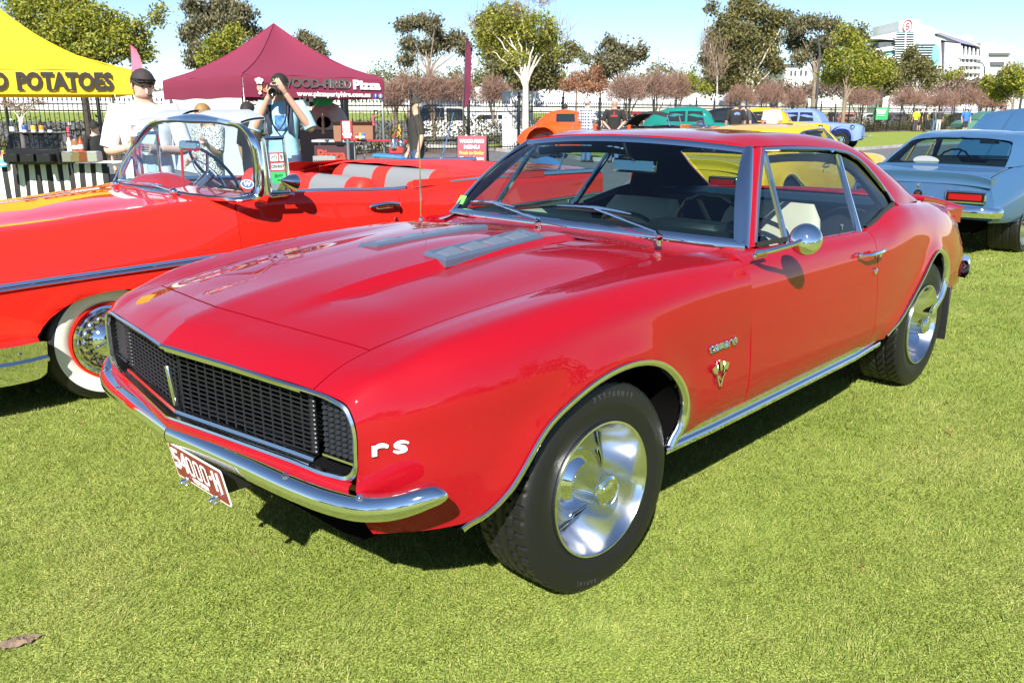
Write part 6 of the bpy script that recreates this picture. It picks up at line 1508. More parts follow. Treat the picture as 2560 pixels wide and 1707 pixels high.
# ---- potato stall
tb = at_px(90, 11.4)
st = thing('stall_table', 'trestle table with a black and white striped cloth under the yellow marquee', 'table', tb, VIEW_RZ)
ztop = z_at(90, 411, 11.4)
def lx(px, d=11.4): return (px-90)*d/CAM_F
mb = MB(); mb.rbox((lx(60),.35,ztop-.02), (lx(254)-lx(-140),.75,.04), .008); mb.build('tabletop', WHITE, st)
for x in (-120, 240):
    for y in (.05,.62): mb = MB(); mb.cyl((lx(x),y,0),(lx(x),y,ztop-.03),.018); mb.build('leg', STEEL, st)
n_ = 28; x0, x1 = lx(-140), lx(255)
V = []; F = []; MI = []
for i in range(n_*3+1):
    x = x0+(x1-x0)*i/(n_*3); wob = .012*math.sin(i*1.9)+.01*math.sin(i*.7)
    V += [(x,-.03,ztop+.004),(x,-.045+wob*.3,ztop-.02),(x+wob*.4,-.05+wob,ztop-.35),(x+wob*.8,-.06+wob*1.6,.06)]
for i in range(n_*3):
    for j in range(3): F.append((i*4+j, i*4+j+1, (i+1)*4+j+1, (i+1)*4+j)); MI.append((i//3) % 2)
o = mesh('striped_cloth', V, F, [mat('cloth_white', (.66,.66,.60), .85), mat('cloth_black', (.015,.015,.015), .8)], st); o.data.polygons.foreach_set('material_index', MI)
def item(name, label, cat, px, py_base, depth, build, group=None):
    p = pt_at(px, py_base, depth); t = thing(name, label, cat, p, VIEW_RZ, group); build(t); return t
# sneeze-guard counter unit
def guard(t):
    w = lx(156)-lx(22)
    mb = MB(); mb.rbox((0,.15,.10),(w,.42,.20), .01); mb.build('base', mat('dark_steel', (.05,.05,.055), .3, .8), t)
    mb = MB(); mb.add([(-w/2,-.02,.20),(w/2,-.02,.20),(w/2,.10,.40),(-w/2,.10,.40)], [(0,1,2,3)]); mb.build('glass_front', glass('smoked_glass', (.25,.25,.26)), t, smooth=False)
    mb = MB(); mb.rbox((0,.22,.405),(w,.30,.018), .004); mb.build('glass_top', BLACKGLOSS, t)
    for k in range(3): mb = MB(); mb.rbox(((-.22+.22*k),-.13,.09),(.19,.16,.11), .01); mb.build('food_tray', mat('dark_steel', (.05,.05,.055), .3, .8), t)
zt_py = 413
item('bain_marie', 'dark counter unit with glass front on the striped stall table', 'food counter', 90, 411, 11.4, guard)
def can(col, h=.125, r=.033, neck=None, cap=None):
    def f(t):
        mb = MB(); mb.lathe([(.0005,0),(r*.9,0),(r,.006),(r,h*.9),(r*.86,h),(.0005,h)] if not neck else [(.0005,0),(r,.0),(r,h*.6),(r*.55,h*.82),(r*.4,h*.86),(r*.4,h),(.0005,h)], 16); mb.build('can' if not neck else 'bottle', col, t)
        mb = MB(); mb.lathe([(r*1.01,h*.25),(r*1.01,h*.55)], 16); mb.build('label_band', mat('pale_band', (.6,.6,.62), .4), t)
        if cap: mb = MB(); mb.lathe([(r*.42,h*.98),(r*.42,h*1.06),(.0005,h*1.08)], 12); mb.build('cap', cap, t)
    return f
C_ = lambda n, c: mat(n, c, .3)
for px, f, lab in ((33, can(glass('clear_plastic', (.85,.92,.95)), .20,.036,True,WHITE), 'clear water bottle at the left of the row on the counter unit'),
    (63, can(C_('can_blue', (.03,.10,.35))), 'blue soft drink can on the counter unit'), (86, can(C_('can_yellow', (.70,.45,.02))), 'yellow soft drink can on the counter unit'),
    (106, can(C_('can_orange', (.75,.22,.02))), 'orange soft drink can on the counter unit'), (127, can(C_('can_black', (.012,.012,.014))), 'black soft drink can at the right of the row on the counter unit')):
    item('drink_can', lab, 'drink', px, 338, 11.55, f, 'drinks lined up on the counter unit')
for px, f, lab in ((176, can(C_('sauce_white', (.7,.66,.6)), .20,.034,True,C_('cap_red', (.6,.03,.02))), 'white squeeze bottle beside the boy'), (191, can(C_('jar_brown', (.25,.12,.05)), .17,.042,None,C_('cap_blue2', (.04,.12,.5))), 'brown jar with blue lid beside the boy'), (204, can(C_('sauce_red', (.62,.07,.015)), .19,.036,True), 'red sauce bottle beside the boy'),
    (4, can(C_('bottle_purple', (.12,.04,.16)), .26,.04,True), 'dark purple bottle at the left end of the stall'), (13, can(C_('toy_orange', (.6,.22,.06)), .20,.05,True,C_('cap_green', (.2,.6,.05))), 'orange squeeze bottle with green cap at the left end of the stall'), (10, can(C_('cup_blue', (.05,.35,.65)), .10,.06), 'bright blue tub at the left end of the stall')):
    item('sauce_bottle', lab, 'bottle', px, 381 if px > 100 else 418-(2 if px == 13 else 0), 11.5 if px > 100 else 11.25+(.25 if px != 10 else 0), f)
for px, w, lab, c_ in ((170,.13,'small steel tray left of the sauce bottles',(.5,.5,.5)),(192,.12,'open tub of topping in the steel trays',(.45,.33,.2)),(213,.12,'tub of red topping in the steel trays',(.45,.15,.08)),(233,.15,'shiny steel box at the right end of the stall',(.75,.76,.78))):
    item('food_tray', lab, 'tray', px, 405, 11.35, lambda t, w=w, c_=c_: (MB().rbox((0,.05,.065),(w,.16,.13), .008).build('tray', mat('tray%s' % (c_,), c_, .2, .85), t), MB().rbox((0,.05,.133),(w*.85,.13,.006), .002).build('food', mat('food%s' % (c_,), tuple(x*.6 for x in c_), .7), t)), 'steel trays on the striped stall')
t = item('blue_bin', 'dark blue plastic bin under the hand of the boy', 'bin', 263, 455, 12.0, lambda t: (MB().rbox((0,.1,-.10),(.14,.30,.36), .02).build('bin', mat('bin_blue', (.012,.02,.10), .5), t), MB().rbox((0,.1,.10),(.17,.33,.05), .015).build('lid', mat('bin_blue', (.012,.02,.10), .5), t)))
t.location.z = .28
# ---- maroon marquee
d0, d1, d2 = 16.7, 19.0, 20.7
A, B, D = at_px(612, d0), at_px(961, d1), at_px(415, d2)
ze, zv = z_at(612, 187, d0), z_at(612, 243, d0)
peak = pt_at(684, 60, 20.0)
mm, P, O = marquee('maroon_marquee', 'maroon pizza marquee with printed valance and white side walls', A, B, D, ze, zv, peak.z, MM, peak=peak, sag=.22)
ax = (B-A).normalized(); nf = Vector((-ax.y, ax.x, 0)); nf = nf if nf.dot(FV) < 0 else -nf
Lf = (B-A).length; MFr = lambda u, z: frame_m(A.lerp(B, u)+nf*.034+Vector((0,0,z))-O, ax, (0,0,1))
PW_ = mat('print_white', (.78,.76,.76), .7); zm = (ze+zv)/2
def fit(s, u0, u1, z, h, m_, bold=.004, x=.002, shear=0):
    o = text_mesh('valance_lettering', s, h, m_, mm, None, x, bold=bold, shear=shear); xs = [v.co.x for v in o.data.vertices]; k = (u1-u0)*Lf/(max(xs)-min(xs)); mid = (max(xs)+min(xs))/2
    o.data.transform(MFr((u0+u1)/2, z)@Matrix.Diagonal((k,1,1,1))@Matrix.Translation((-mid,0,0)))
fit('WOOD-FIRED', .225, .735, zm+.075, .24, mat('log_grey', (.10,.08,.08), .8), .012); fit('WOOD-FIRED', .229, .739, zm+.068, .24, PW_, .004, .0005)
fit('Pizza', .755, .97, zm+.065, .25, PW_, .014)
fit('www.pizzapartyhire.com.au', .345, .885, zm-.135, .135, PW_, .006)
def disc(M, x, y, rx, ry, m_, z, parent, name, n=20, poly=None):
    P = poly or [(rx*math.cos(2*math.pi*i/n), ry*math.sin(2*math.pi*i/n)) for i in range(n)]
    mb = MB(); mb.add([M@Vector((x+a, y+b, z)) for a, b in P], [tuple(range(len(P)))]); return mb.build(name, m_, parent, smooth=False)
for u, c_, n_ in ((.925,(.05,.12,.45),'f'),(.965,(.10,.45,.75),'t')):
    M = MFr(u, zm-.15); o = disc(M, 0, 0, .05, .05, mat('icon%s' % (c_,), c_, .6), .002, mm, 'social_icon', 16); text_mesh('icon_letter', n_, .09, PW_, o, M@Matrix.Translation((0,0,.004)), .0005, bold=.003)
def chef(M, s, parent, pizza=True):
    SK_ = mat('print_skin', (.60,.42,.28), .7); HT = PW_; DK = mat('print_dark', (.05,.03,.03), .7); RD = mat('print_red2', (.5,.07,.04), .7)
    o = disc(M, 0, .42*s, .20*s, .12*s, HT, .001, parent, 'printed_chef')
    for x, y, rx, ry in ((-.14,.46,.10,.08),(.14,.46,.10,.08),(0,.50,.12,.09)): disc(M, x*s, y*s, rx*s, ry*s, HT, .0015, o, 'hat_puff')
    disc(M, 0, .30*s, .15*s, .07*s, HT, .002, o, 'hat_band'); disc(M, 0, .10*s, .15*s, .19*s, SK_, .0025, o, 'face'); disc(M, 0, .24*s, .145*s, .05*s, DK, .003, o, 'hairline')
    for x in (-.055,.055): disc(M, x*s, .13*s, .020*s, .012*s, DK, .0035, o, 'eye')
    disc(M, 0, .0, .05*s, .012*s, RD, .0035, o, 'mouth'); disc(M, 0, -.16*s, .09*s, .07*s, HT, .002, o, 'collar')
    if pizza:
        disc(M, .38*s, -.02*s, .22*s, .10*s, mat('print_crust', (.50,.30,.12), .7), .003, o, 'pizza'); disc(M, .38*s, 0, .19*s, .075*s, mat('print_sauce', (.6,.16,.05), .7), .004, o, 'pizza_top')
        for k in range(3):
            mb = MB(); mb.tube([tuple(M@Vector(((.28+.1*k+.03*math.sin(q*2.2))*s, (.14+.09*q)*s, .002))) for q in range(4)], .010*s, 5); mb.build('steam', DK, o)
chef(MFr(.10, zm-.02)@Matrix.Translation((0,-.05,0)), .40, mm)
# white walls: left side with a printed chef, part of the rear
zw = zv+.02
al = (D-A).normalized(); nl = Vector((-al.y, al.x, 0)); nl = nl if nl.dot(FV) < 0 else -nl
def wall(name, a, b, z0, z1, n):
    g = [[a.lerp(b, u)-O+n*(.01*math.sin(u*19))+Vector((0,0,z)) for u in np.linspace(0,1,21)] for z in (z0,(z0+z1)/2,z1)]; mb = MB(); mb.grid(g); return mb.build(name, WM, mm)
wl = wall('side_wall', D, A.lerp(D,.02), .02, zw, nl*.5)
Mw = frame_m(A.lerp(D, .52)+nl*.03+Vector((0,0,1.22))-O, -al, (0,0,1)); chef(Mw, .62, wl)
Cn = B+(D-A); wall('rear_wall', D, D.lerp(Cn, .62), .02, zw, -nf*.5)
# oven, counter and the small things in the pizza stall
def DPX(px, d): return at_px(px, d)
ov = thing('pizza_oven', 'white domed pizza oven under the maroon marquee', 'oven', DPX(818, 20.5), VIEW_RZ)
mb = MB(); rows = [[(.52*math.cos(b)*math.cos(a), .45*math.sin(b)*math.cos(a), .98+.80*math.sin(a)*.82) for b in np.linspace(0,2*math.pi,25)] for a in np.linspace(0,math.pi/2,9)]; mb.grid(rows); mb.build('dome', mat('oven_white', (.42,.40,.37), .7, noise=.15, nscale=4), ov)
mb = MB(); mb.rbox((0,0,.49),(1.15,1.0,.97), .02); mb.build('stand', mat('oven_stand', (.12,.11,.11), .6), ov)
mb = MB(); mb.lathe([(.0005,0),(.17,0)], 20, 'Y'); mb.v = [(x, -.455+y, 1.16+z*.8) for x, y, z in mb.v]; mb.build('oven_mouth', DARK, ov)
ct = thing('pizza_counter', 'dark counter with red pizza lettering under the maroon marquee', 'counter', DPX(825, 17.4), VIEW_RZ)
zc_ = z_at(825, 350, 17.4); L2 = lambda px, c=825, d=17.4: (px-c)*d/CAM_F
mb = MB(); mb.rbox((L2(838),.25,zc_-.03),(L2(905)-L2(780),.6,.05), .008); mb.build('countertop', mat('counter_grey', (.35,.35,.36), .4), ct)
mb = MB(); mb.rbox((L2(822),.05,zc_*.5),(L2(868)-L2(782),.04,zc_*.72), .004); cf_ = mb.build('front_panel', mat('panel_dark', (.045,.012,.018), .6), ct)
text_mesh('front_lettering', 'Pizza', .30, mat('lettering_red', (.42,.04,.02), .6), cf_, frame_m((L2(822),.025,zc_*.62), (1,0,0), (0,0,1)), .002, bold=.008)
for px in (786, 900): mb = MB(); mb.cyl((L2(px),.3,0),(L2(px),.3,zc_-.05),.02); mb.build('leg', STEEL, ct)
rs2 = thing('red_shelf', 'long narrow red shelf beside the pizza counter', 'shelf', DPX(945, 17.0), VIEW_RZ)
zz = z_at(945, 353, 17.0); mb = MB(); mb.rbox((0,.1,zz),((1014-872)*17/CAM_F,.30,.035), .006, ry=.02); mb.build('board', mat('board_red', (.33,.02,.03), .4), rs2)
for px in (880, 1005): mb = MB(); mb.cyl(((px-945)*17/CAM_F,.1,0),((px-945)*17/CAM_F,.1,zz),.015); mb.build('leg', STEEL, rs2)
og = thing('order_sign', 'red order here sign box with a white paper on a post', 'sign', DPX(866, 15.8), VIEW_RZ)
k = 15.8/CAM_F; zb = z_at(866, 348, 15.8); mb = MB(); mb.rbox((0,0,zb+22*k),(27*k,.06,44*k), .006); mb.build('box', mat('sign_red', (.42,.015,.03), .5), og)
mb = MB(); mb.rbox((-1*k,-.035,zb+29*k),(18*k,.006,27*k), .002); mb.build('paper', PLW, og)
for s_, z in (('ORDER',zb+11*k),('HERE',zb+5*k)): text_mesh('sign_lettering', s_, .055, PLW, og, frame_m((0,-.033,z), (1,0,0), (0,0,1)), .001, bold=.003)
mb = MB(); mb.cyl((0,0,0),(0,0,zb),.030); mb.build('post', mat('post_grey', (.25,.25,.26), .4, .6), og)
item('pepper_mill', 'tall dark wooden pepper mill on the pizza counter', 'pepper mill', 809, 335, 17.3, lambda t: MB().lathe([(.0005,0),(.045,0),(.045,.03),(.028,.10),(.035,.20),(.022,.28),(.034,.33),(.020,.38),(.012,.41),(.0005,.42)], 14).build('mill', mat('wood_dark', (.03,.012,.008), .4), t))
for px, w, lab in ((846,.16,'small brown carton behind the order sign'),(897,.62,'open brown pizza box carton on the counter')):
    item('carton', lab, 'box', px, 349, 17.5, lambda t, w=w: (MB().rbox((0,.1,.14),(w,.34,.28 if w > .3 else .36), .006).build('box', mat('cardboard', (.22,.11,.06), .8), t), MB().add([(-w/2,-.07,.28),(w/2,-.07,.28),(w/2,-.16,.35),(-w/2,-.16,.35)], [(0,1,2,3)]).build('flap', mat('cardboard', (.22,.11,.06), .8), t, smooth=False)))
for q, (px, c_) in enumerate(((893,(.5,.04,.03)),(901,(.6,.4,.05)),(909,(.05,.15,.4)))): item('drink_can', ['red','yellow','blue'][q]+' can in front of the carton on the pizza counter', 'drink', px, 349, 17.0, can(C_('can2%d' % q, c_)), 'cans on the pizza counter')
item('metal_tray_stack', 'bright perforated metal panel beside the pizza counter', 'panel', 812, 408, 15.5, lambda t: (MB().rbox((0,0,.05),(.42,.05,.16), .005).build('panel', STEEL, t), [MB().sphere((-.18+.04*i,-.026,.01+.035*j), .011, 6, 4).build('hole', DARK, t) for i in range(10) for j in range(2)]))
item('blue_folding_table', 'low bright blue folding table beside the man in the charcoal polo', 'table', 975, 392, 16.6, lambda t: (MB().rbox((0,.15,0),(.66,.55,.05), .012, ry=.08).build('tabletop', mat('table_blue', (.03,.20,.55), .4), t), [MB().cyl((x,y,0),(x,y,-.55),.015).build('leg', STEEL, t) for x in (-.28,.28) for y in (0,.3)]))
rm = item('red_machine', 'small red and chrome hand machine on the blue folding table', 'machine', 985, 385, 16.9, lambda t: (MB().rbox((.05,.1,.06),(.30,.2,.12), .02).build('base', mat('machine_red', (.40,.03,.02), .35), t), MB().lathe([(.0005,.1),(.06,.1),(.06,.26),(.03,.30),(.0005,.30)], 14).build('cylinder', CHROME2, t), MB().tube([(-.1,0,.12),(-.2,0,.14),(-.2,0,.20)], .014, 6).build('crank', BLACK, t), MB().tube([(-.02,0,.28),(.06,0,.44)], .016, 6).build('lever', mat('machine_red', (.40,.03,.02), .35), t), MB().sphere((.14,.05,.20), (.06,.06,.08), 10, 8).build('bowl', CHROME2, t)))
fg = thing('green_flag', 'green flag hanging inside the maroon marquee', 'flag', DPX(760, 19.2), VIEW_RZ)
def hang(t, px0, px1, py0, py1, d, m_, nm):
    c = at_px((px0+px1)/2, d); g = []
    for v in np.linspace(0,1,7): g.append([((px0+(px1-px0)*u-(px0+px1)/2)*d/CAM_F, .05*math.sin(u*9+v)+.03*v, z_at((px0+px1)/2, py0+(py1-py0)*v, d)+.03*math.sin(u*6)*v) for u in np.linspace(0,1,13)])
    t.location = c; mb = MB(); mb.grid(g); return mb.build(nm, m_, t)
hang(fg, 655, 832, 240, 262, 18.2, cloth('green_cloth', (.02,.30,.08)), 'cloth')
ck = thing('chequered_flag', 'black and white chequered flag under the maroon valance', 'flag', DPX(760, 18.9), VIEW_RZ)
CHK = mat('chequer', (.5,.5,.5), .8); n = CHK.node_tree; c_ = n.nodes.new('ShaderNodeTexChecker'); c_.inputs['Scale'].default_value = 10; c_.inputs[1].default_value = (.6,.6,.6,1); c_.inputs[2].default_value = (.02,.02,.02,1); tc = n.nodes.new('ShaderNodeTexCoord'); n.links.new(tc.outputs['Object'], c_.inputs['Vector']); n.links.new(c_.outputs[0], n.nodes['Principled BSDF'].inputs['Base Color'])
hang(ck, 738, 784, 243, 264, 17.9, CHK, 'cloth')
# ---- menu board
d = 14.6; mbd = thing('menu_board', 'red A-frame wood fired menu board standing on the road', 'sign', at_px(1181, d), VIEW_RZ-.12)
k = d/CAM_F; z0, z1 = z_at(1181, 412, d), z_at(1181, 341, d)
zl = .04; H_ = z1; fw = .50
BR = mat('board_maroon', (.27,.007,.035), .5)
mb = MB(); M1 = Matrix.Rotation(-.20, 4, 'X'); 
def face(y0, tilt, m_, nm):
    mb = MB(); M = Matrix.Translation((0, y0, 0))@Matrix.Rotation(tilt, 4, 'X'); k0 = len(mb.v); mb.rbox((0,0,H_/2/math.cos(tilt)),(fw,.018,H_/math.cos(tilt)), .004); mb.v = [tuple(M@Vector(p)) for p in mb.v]; return mb.build(nm, m_, mbd, smooth=False), M
ff, Mf = face(-.26, -.20, BR, 'front_face'); face(.26, .20, mat('board_grey', (.30,.30,.26), .7), 'back_face')
for s_, z, h, c_, b_ in (('WOOD-FIRED',.93,.085,PW_,.003),('MENU',.83,.085,PW_,.003),('Fresh to Order',.73,.075,mat('ink_yellow', (.8,.55,.02), .6),.003),('Classic Pizzas',.64,.068,PW_,.003),('$8.00',.55,.075,mat('ink_yellow', (.8,.55,.02), .6),.004),('Gourmet Range',.44,.060,PW_,.003),('$10.00',.36,.07,mat('ink_yellow', (.8,.55,.02), .6),.004)):
    o = text_mesh('menu_lettering', s_, h*H_, c_, ff, None, .001, bold=b_); xs = [v.co.x for v in o.data.vertices]; kx = min(1.2, .43/(max(xs)-min(xs))); o.data.transform(Mf@Matrix.Translation((0,-.011,z*H_))@Matrix.Rotation(math.pi/2, 4, 'X')@Matrix.Diagonal((kx,1,1,1)))
for s in (1,-1):
    mb = MB(); mb.cyl((s*.255,.26,0),(s*.255,.03,H_),.012); mb.cyl((s*.255,-.26,0),(s*.255,-.03,H_),.012); mb.build('side_rail', BLACK, mbd)
# ---- feather flags
def feather(label, px, d, py_top, py_bot, wpx, col, txt=None, lean=0):
    t = thing('feather_flag', label, 'flag', at_px(px, d), VIEW_RZ); k = d/CAM_F; zt, zb_ = z_at(px, py_top, d), z_at(px, py_bot, d)
    mb = MB(); mb.tube([(0,0,0),(0,0,zb_),(lean*k*.5,0,(zt+zb_)/2),(lean*k,0,zt)], [.018,.016,.012,.006], 6); mb.build('pole', mat('flag_pole', (.06,.05,.05), .5), t)
    g = []
    for v in np.linspace(0,1,14):
        w = wpx*k*min(1, math.sqrt(max(0,1-(v)**4))+.02)*(1 if v > .12 else .4+5*v); g.append([(lean*k*v+u*w, .03*math.sin(v*8+u*2), zb_+(zt-zb_)*v) for u in np.linspace(0,1,5)])
    mb = MB(); mb.grid(g); mb.build('banner', cloth('flag%s' % (col,), col), t)
    if txt: text_mesh('flag_lettering', txt, wpx*k*.55, PW_, t, frame_m((wpx*k*.5,-.05,zb_+(zt-zb_)*.35), (0,0,-1), (1,0,0)), .002, bold=.01)
feather('maroon feather flag on a slim pole beside the menu board', 1158, 16.0, 97, 270, 16, (.16,.02,.06), None, 10)
feather('pink feather flag with white lettering behind the yellow marquee', 342, 19.0, 112, 300, 28, (.72,.18,.28), 'menu', 0)
# ================================================================ hot rods and parked cars further off
def car_shell(name, label, loc, rz, col, body, cab=None, wheels=(), group=None, wincol=(.02,.03,.035), scale=1.0):
    """body / cab: list of (x, half width, z bottom, z top, roundness) rings along the car; cab gets window panes"""
    t = thing(name, label, 'car', loc, rz, group); t.scale = (scale,)*3
    P_ = paint('paint%s' % (col,), col)
    def shell(secs, nm, m_):
        rows = []
        for x, w, z0, z1, r in secs:
            ring = []
            for a in np.linspace(0, math.pi, 13):
                c, s = math.cos(a), math.sin(a); ring.append((x, w*np.sign(c)*abs(c)**r, z0+(z1-z0)*abs(s)**r))
            rows.append(ring)
        mb = MB(); mb.grid(surf(rows, 4, 1)); mb.add(rows[0], [tuple(range(13))]); mb.add(rows[-1], [tuple(reversed(range(13)))]); return mb.build(nm, m_, t, auto=55)
    shell(body, 'body', P_)
    if cab:
        c = shell(cab, 'cabin', P_)
        xs = [s[0] for s in cab]; 
    for (x, y, r, wd) in wheels:
        for s in (1,-1):
            mb = MB(); mb.lathe([(r*.55,-wd/2),(r*.97,-wd/2),(r,-wd*.3),(r,wd*.3),(r*.97,wd/2),(r*.58,wd/2)], 28, 'Y' ); w = mb.build('wheel', RUBBER, t); w.location = (x, s*y, r); w.rotation_euler = (0,0,0 if s > 0 else math.pi)
            mb = MB(); mb.lathe([(r*.58,wd*.5),(r*.54,wd*.54),(r*.40,wd*.3),(r*.15,wd*.35),(.0005,wd*.42)], 24, 'Y'); mb.build('rim', CHROME, w)
    return t, P_
def pane4(t, pts, nm='window', m_=None):
    mb = MB(); mb.add(pts, [tuple(range(len(pts)))]); return mb.build(nm, m_ or WIN, t, smooth=False)
WIN = mat('car_window_dark', (.015,.02,.024), .06)
def fender(t, P_, x, y, r, wd=.24, a0=-.15, a1=math.pi+.15, nm='mudguard'):
    for s in (1,-1):
        g = []
        for a in np.linspace(a0, a1, 15): g.append([(x+(r+.03*math.sin(math.pi*k))*math.cos(a), s*(y-wd/2+wd*k), r*.93+(r+.05*math.sin(math.pi*k))*math.sin(a)) for k in np.linspace(0,1,6)])
        mb = MB(); mb.grid(g if s > 0 else g[::-1]); mb.build(nm, P_, t)
def engine(t, x, z):
    mb = MB(); mb.rbox((x,0,z),(.55,.42,.36), .03); o = mb.build('engine', CHROME2, t)
    for s in (1,-1):
        for k in range(4): mb = MB(); mb.tube([(x-.18+.12*k, s*.18, z+.02),(x-.18+.12*k, s*.34, z-.02),(x-.24+.12*k, s*.38, z-.16)], .028, 8); mb.build('exhaust_pipe', CHROME, o)
        mb = MB(); mb.rbox((x,s*.14,z+.20),(.50,.14,.08), .03); mb.build('valve_cover', CHROME, o)
    mb = MB(); mb.lathe([(.0005,0),(.13,0),(.14,.05),(.10,.10),(.0005,.11)], 16, 'Z', (x,0,z+.25)); mb.build('air_cleaner', CHROME, o)
def old_sedan(name, label, loc, rz, col, hood=True, L=1.0, chrome_nose=True, wag=False, scale=1.0, group=None):
    b = [(1.95,.30,.42,.86,.5),(1.85,.40,.36,.95,.5),(1.2,.46,.34,1.02,.5),(.55,.60,.32,1.06,.45),(.30,.70,.30,1.06,.45),(-.6,.76,.28,1.04,.42),(-1.5,.72,.30,1.0,.45),(-2.05,.55,.36,.85,.5),(-2.25,.38,.42,.68,.5)]
    c = [(.42,.56,.98,1.10,.4),(.20,.58,.98,1.42,.42),(-.05,.58,.98,1.56,.45),(-.6,.58,.98,1.60,.45),(-1.2,.56,.98,1.55,.45)]+([(-2.0,.56,.9,1.50,.42),(-2.12,.5,.9,1.2,.4)] if wag else [(-1.7,.48,.95,1.36,.48),(-2.05,.34,.85,1.05,.5)])
    t, P_ = car_shell(name, label, loc, rz, col, b, c, ((1.28,.68,.33,.19),(-1.42,.70,.35,.22)), group, scale=scale)
    fender(t, P_, 1.28, .68, .46, .34); fender(t, P_, -1.42, .72, .46, .30)
    pane4(t, [(.335,-.46,1.13),(.335,.46,1.13),(.10,.42,1.46),(.10,-.42,1.46)], 'windscreen')
    for s in (1,-1):
        pane4(t, [(.10,s*.585,1.10),(-.48,s*.60,1.10),(-.48,s*.555,1.45),(.02,s*.555,1.44)], 'side_window'); pane4(t, [(-.56,s*.60,1.10),(-1.2,s*.575,1.10),(-1.12,s*.54,1.43),(-.56,s*.555,1.45)], 'side_window')
        mb = MB(); mb.sphere((1.62,s*.42,.86), (.12,.10,.10), 12, 8); mb.build('headlamp', CHROME, t)
    mb = MB(); mb.rbox((2.12,0,.48),(.06,1.4,.09), .02); mb.build('front_bumper', CHROME, t)
    if chrome_nose:
        for k in range(9): mb = MB(); mb.rbox((1.95-.010*abs(k-4),-.20+.05*k,.66),(.03,.018,.44), .005); mb.build('grille_bar', CHROME2, t)
    return t, P_
FWD = math.atan2(FV.y, FV.x); RGT = VIEW_RZ
# orange three-window coupe, nose to the right
t, P_ = car_shell('orange_hot_rod', 'orange fenderless hot rod coupe with exposed chrome engine behind the red coupe', at_px(1452, 26.5), RGT-.25, (.62,.075,.012),
    [(.55,.36,.50,1.00,.45),(.40,.48,.45,1.08,.45),(-.3,.62,.38,1.08,.42),(-1.0,.66,.36,1.05,.45),(-1.7,.55,.40,.90,.5),(-1.95,.36,.46,.68,.5)],
    [(.15,.50,1.0,1.12,.4),(.02,.52,1.0,1.38,.42),(-.25,.52,1.0,1.46,.42),(-.8,.50,1.0,1.45,.42),(-1.15,.44,.98,1.28,.45),(-1.4,.34,.9,1.05,.5)], ((1.35,.72,.30,.17),(-1.05,.74,.38,.30)))
pane4(t, [(.14,-.42,1.14),(.14,.42,1.14),(.02,.40,1.36),(.02,-.40,1.36)], 'windscreen')
for s in (1,-1): pane4(t, [(-.08,s*.535,1.12),(-.68,s*.53,1.12),(-.68,s*.50,1.36),(-.10,s*.505,1.36)], 'side_window')
mb = MB(); mb.rbox((1.55,0,.72),(.10,.52,.62), .03); mb.build('radiator_shell', P_, t); mb = MB(); mb.rbox((1.61,0,.72),(.02,.40,.48), .02); mb.build('grille', BLACK, t)
mb = MB(); mb.rbox((1.0,0,.45),(1.4,.7,.14), .03); mb.build('chassis', DARK, t); engine(t, 1.02, .78); fender(t, P_, -1.05, .74, .50, .36)
for s in (1,-1): mb = MB(); mb.sphere((1.42,s*.42,.86), (.12,.11,.11), 12, 8); mb.build('headlamp', CHROME, t)
# black roadster with canvas top and orange firewall
t, P_ = car_shell('black_roadster', 'black roadster hot rod with a canvas top and chrome blown engine', at_px(1668, 26.0), RGT-.55, (.010,.010,.011),
    [(.55,.40,.48,.98,.45),(.40,.50,.42,1.02,.45),(-.4,.62,.38,1.0,.42),(-1.2,.62,.38,.98,.45),(-1.8,.48,.42,.80,.5),(-2.0,.30,.46,.62,.5)], None, ((1.3,.74,.34,.20),(-1.05,.74,.40,.34)))
mb = MB(); mb.grid(surf([[(.18,y,1.30-.04*abs(y)/.5) for y in np.linspace(-.55,.55,7)],[(-.2,y,1.42-.08*(y/.55)**2) for y in np.linspace(-.56,.56,7)],[(-.8,y,1.38-.08*(y/.55)**2) for y in np.linspace(-.56,.56,7)],[(-1.2,y,1.02-.05*(y/.5)**2) for y in np.linspace(-.52,.52,7)]], 4, 2)); mb.build('soft_top', mat('canvas_black', (.02,.018,.018), .9), t)
mb = MB(); mb.tube([(.30,-.5,1.0),(.20,-.5,1.30),(.20,.5,1.30),(.30,.5,1.0)], .02, 6); mb.build('windscreen_frame', CHROME, t)
mb = MB(); mb.rbox((.62,0,.80),(.05,.85,.48), .02); mb.build('firewall', paint('firewall_orange', (.62,.12,.01)), t)
mb = MB(); mb.rbox((1.55,0,.72),(.10,.52,.56), .03); mb.build('radiator_shell', paint('firewall_orange', (.62,.12,.01)), t); engine(t, 1.08, .80)
# teal coupe, black sedan, yellow wagon, periwinkle sedan
old_sedan('teal_hot_rod', 'teal nineteen thirties hot rod coupe between the black cars', at_px(1758, 30.0), RGT-.30, (.008,.17,.14))
old_sedan('black_sedan', 'black rounded sedan behind the man in the black T-shirt', at_px(1868, 33.0), RGT-.30, (.010,.012,.016))
old_sedan('yellow_hot_rod', 'yellow hot rod wagon behind the man in the white T-shirt', at_px(1950, 33.5), RGT-.45, (.70,.38,.01), wag=True)
old_sedan('periwinkle_sedan', 'periwinkle blue rounded hot rod sedan on the far lawn', at_px(2040, 34.5), RGT-.62, (.16,.24,.62), scale=.98)
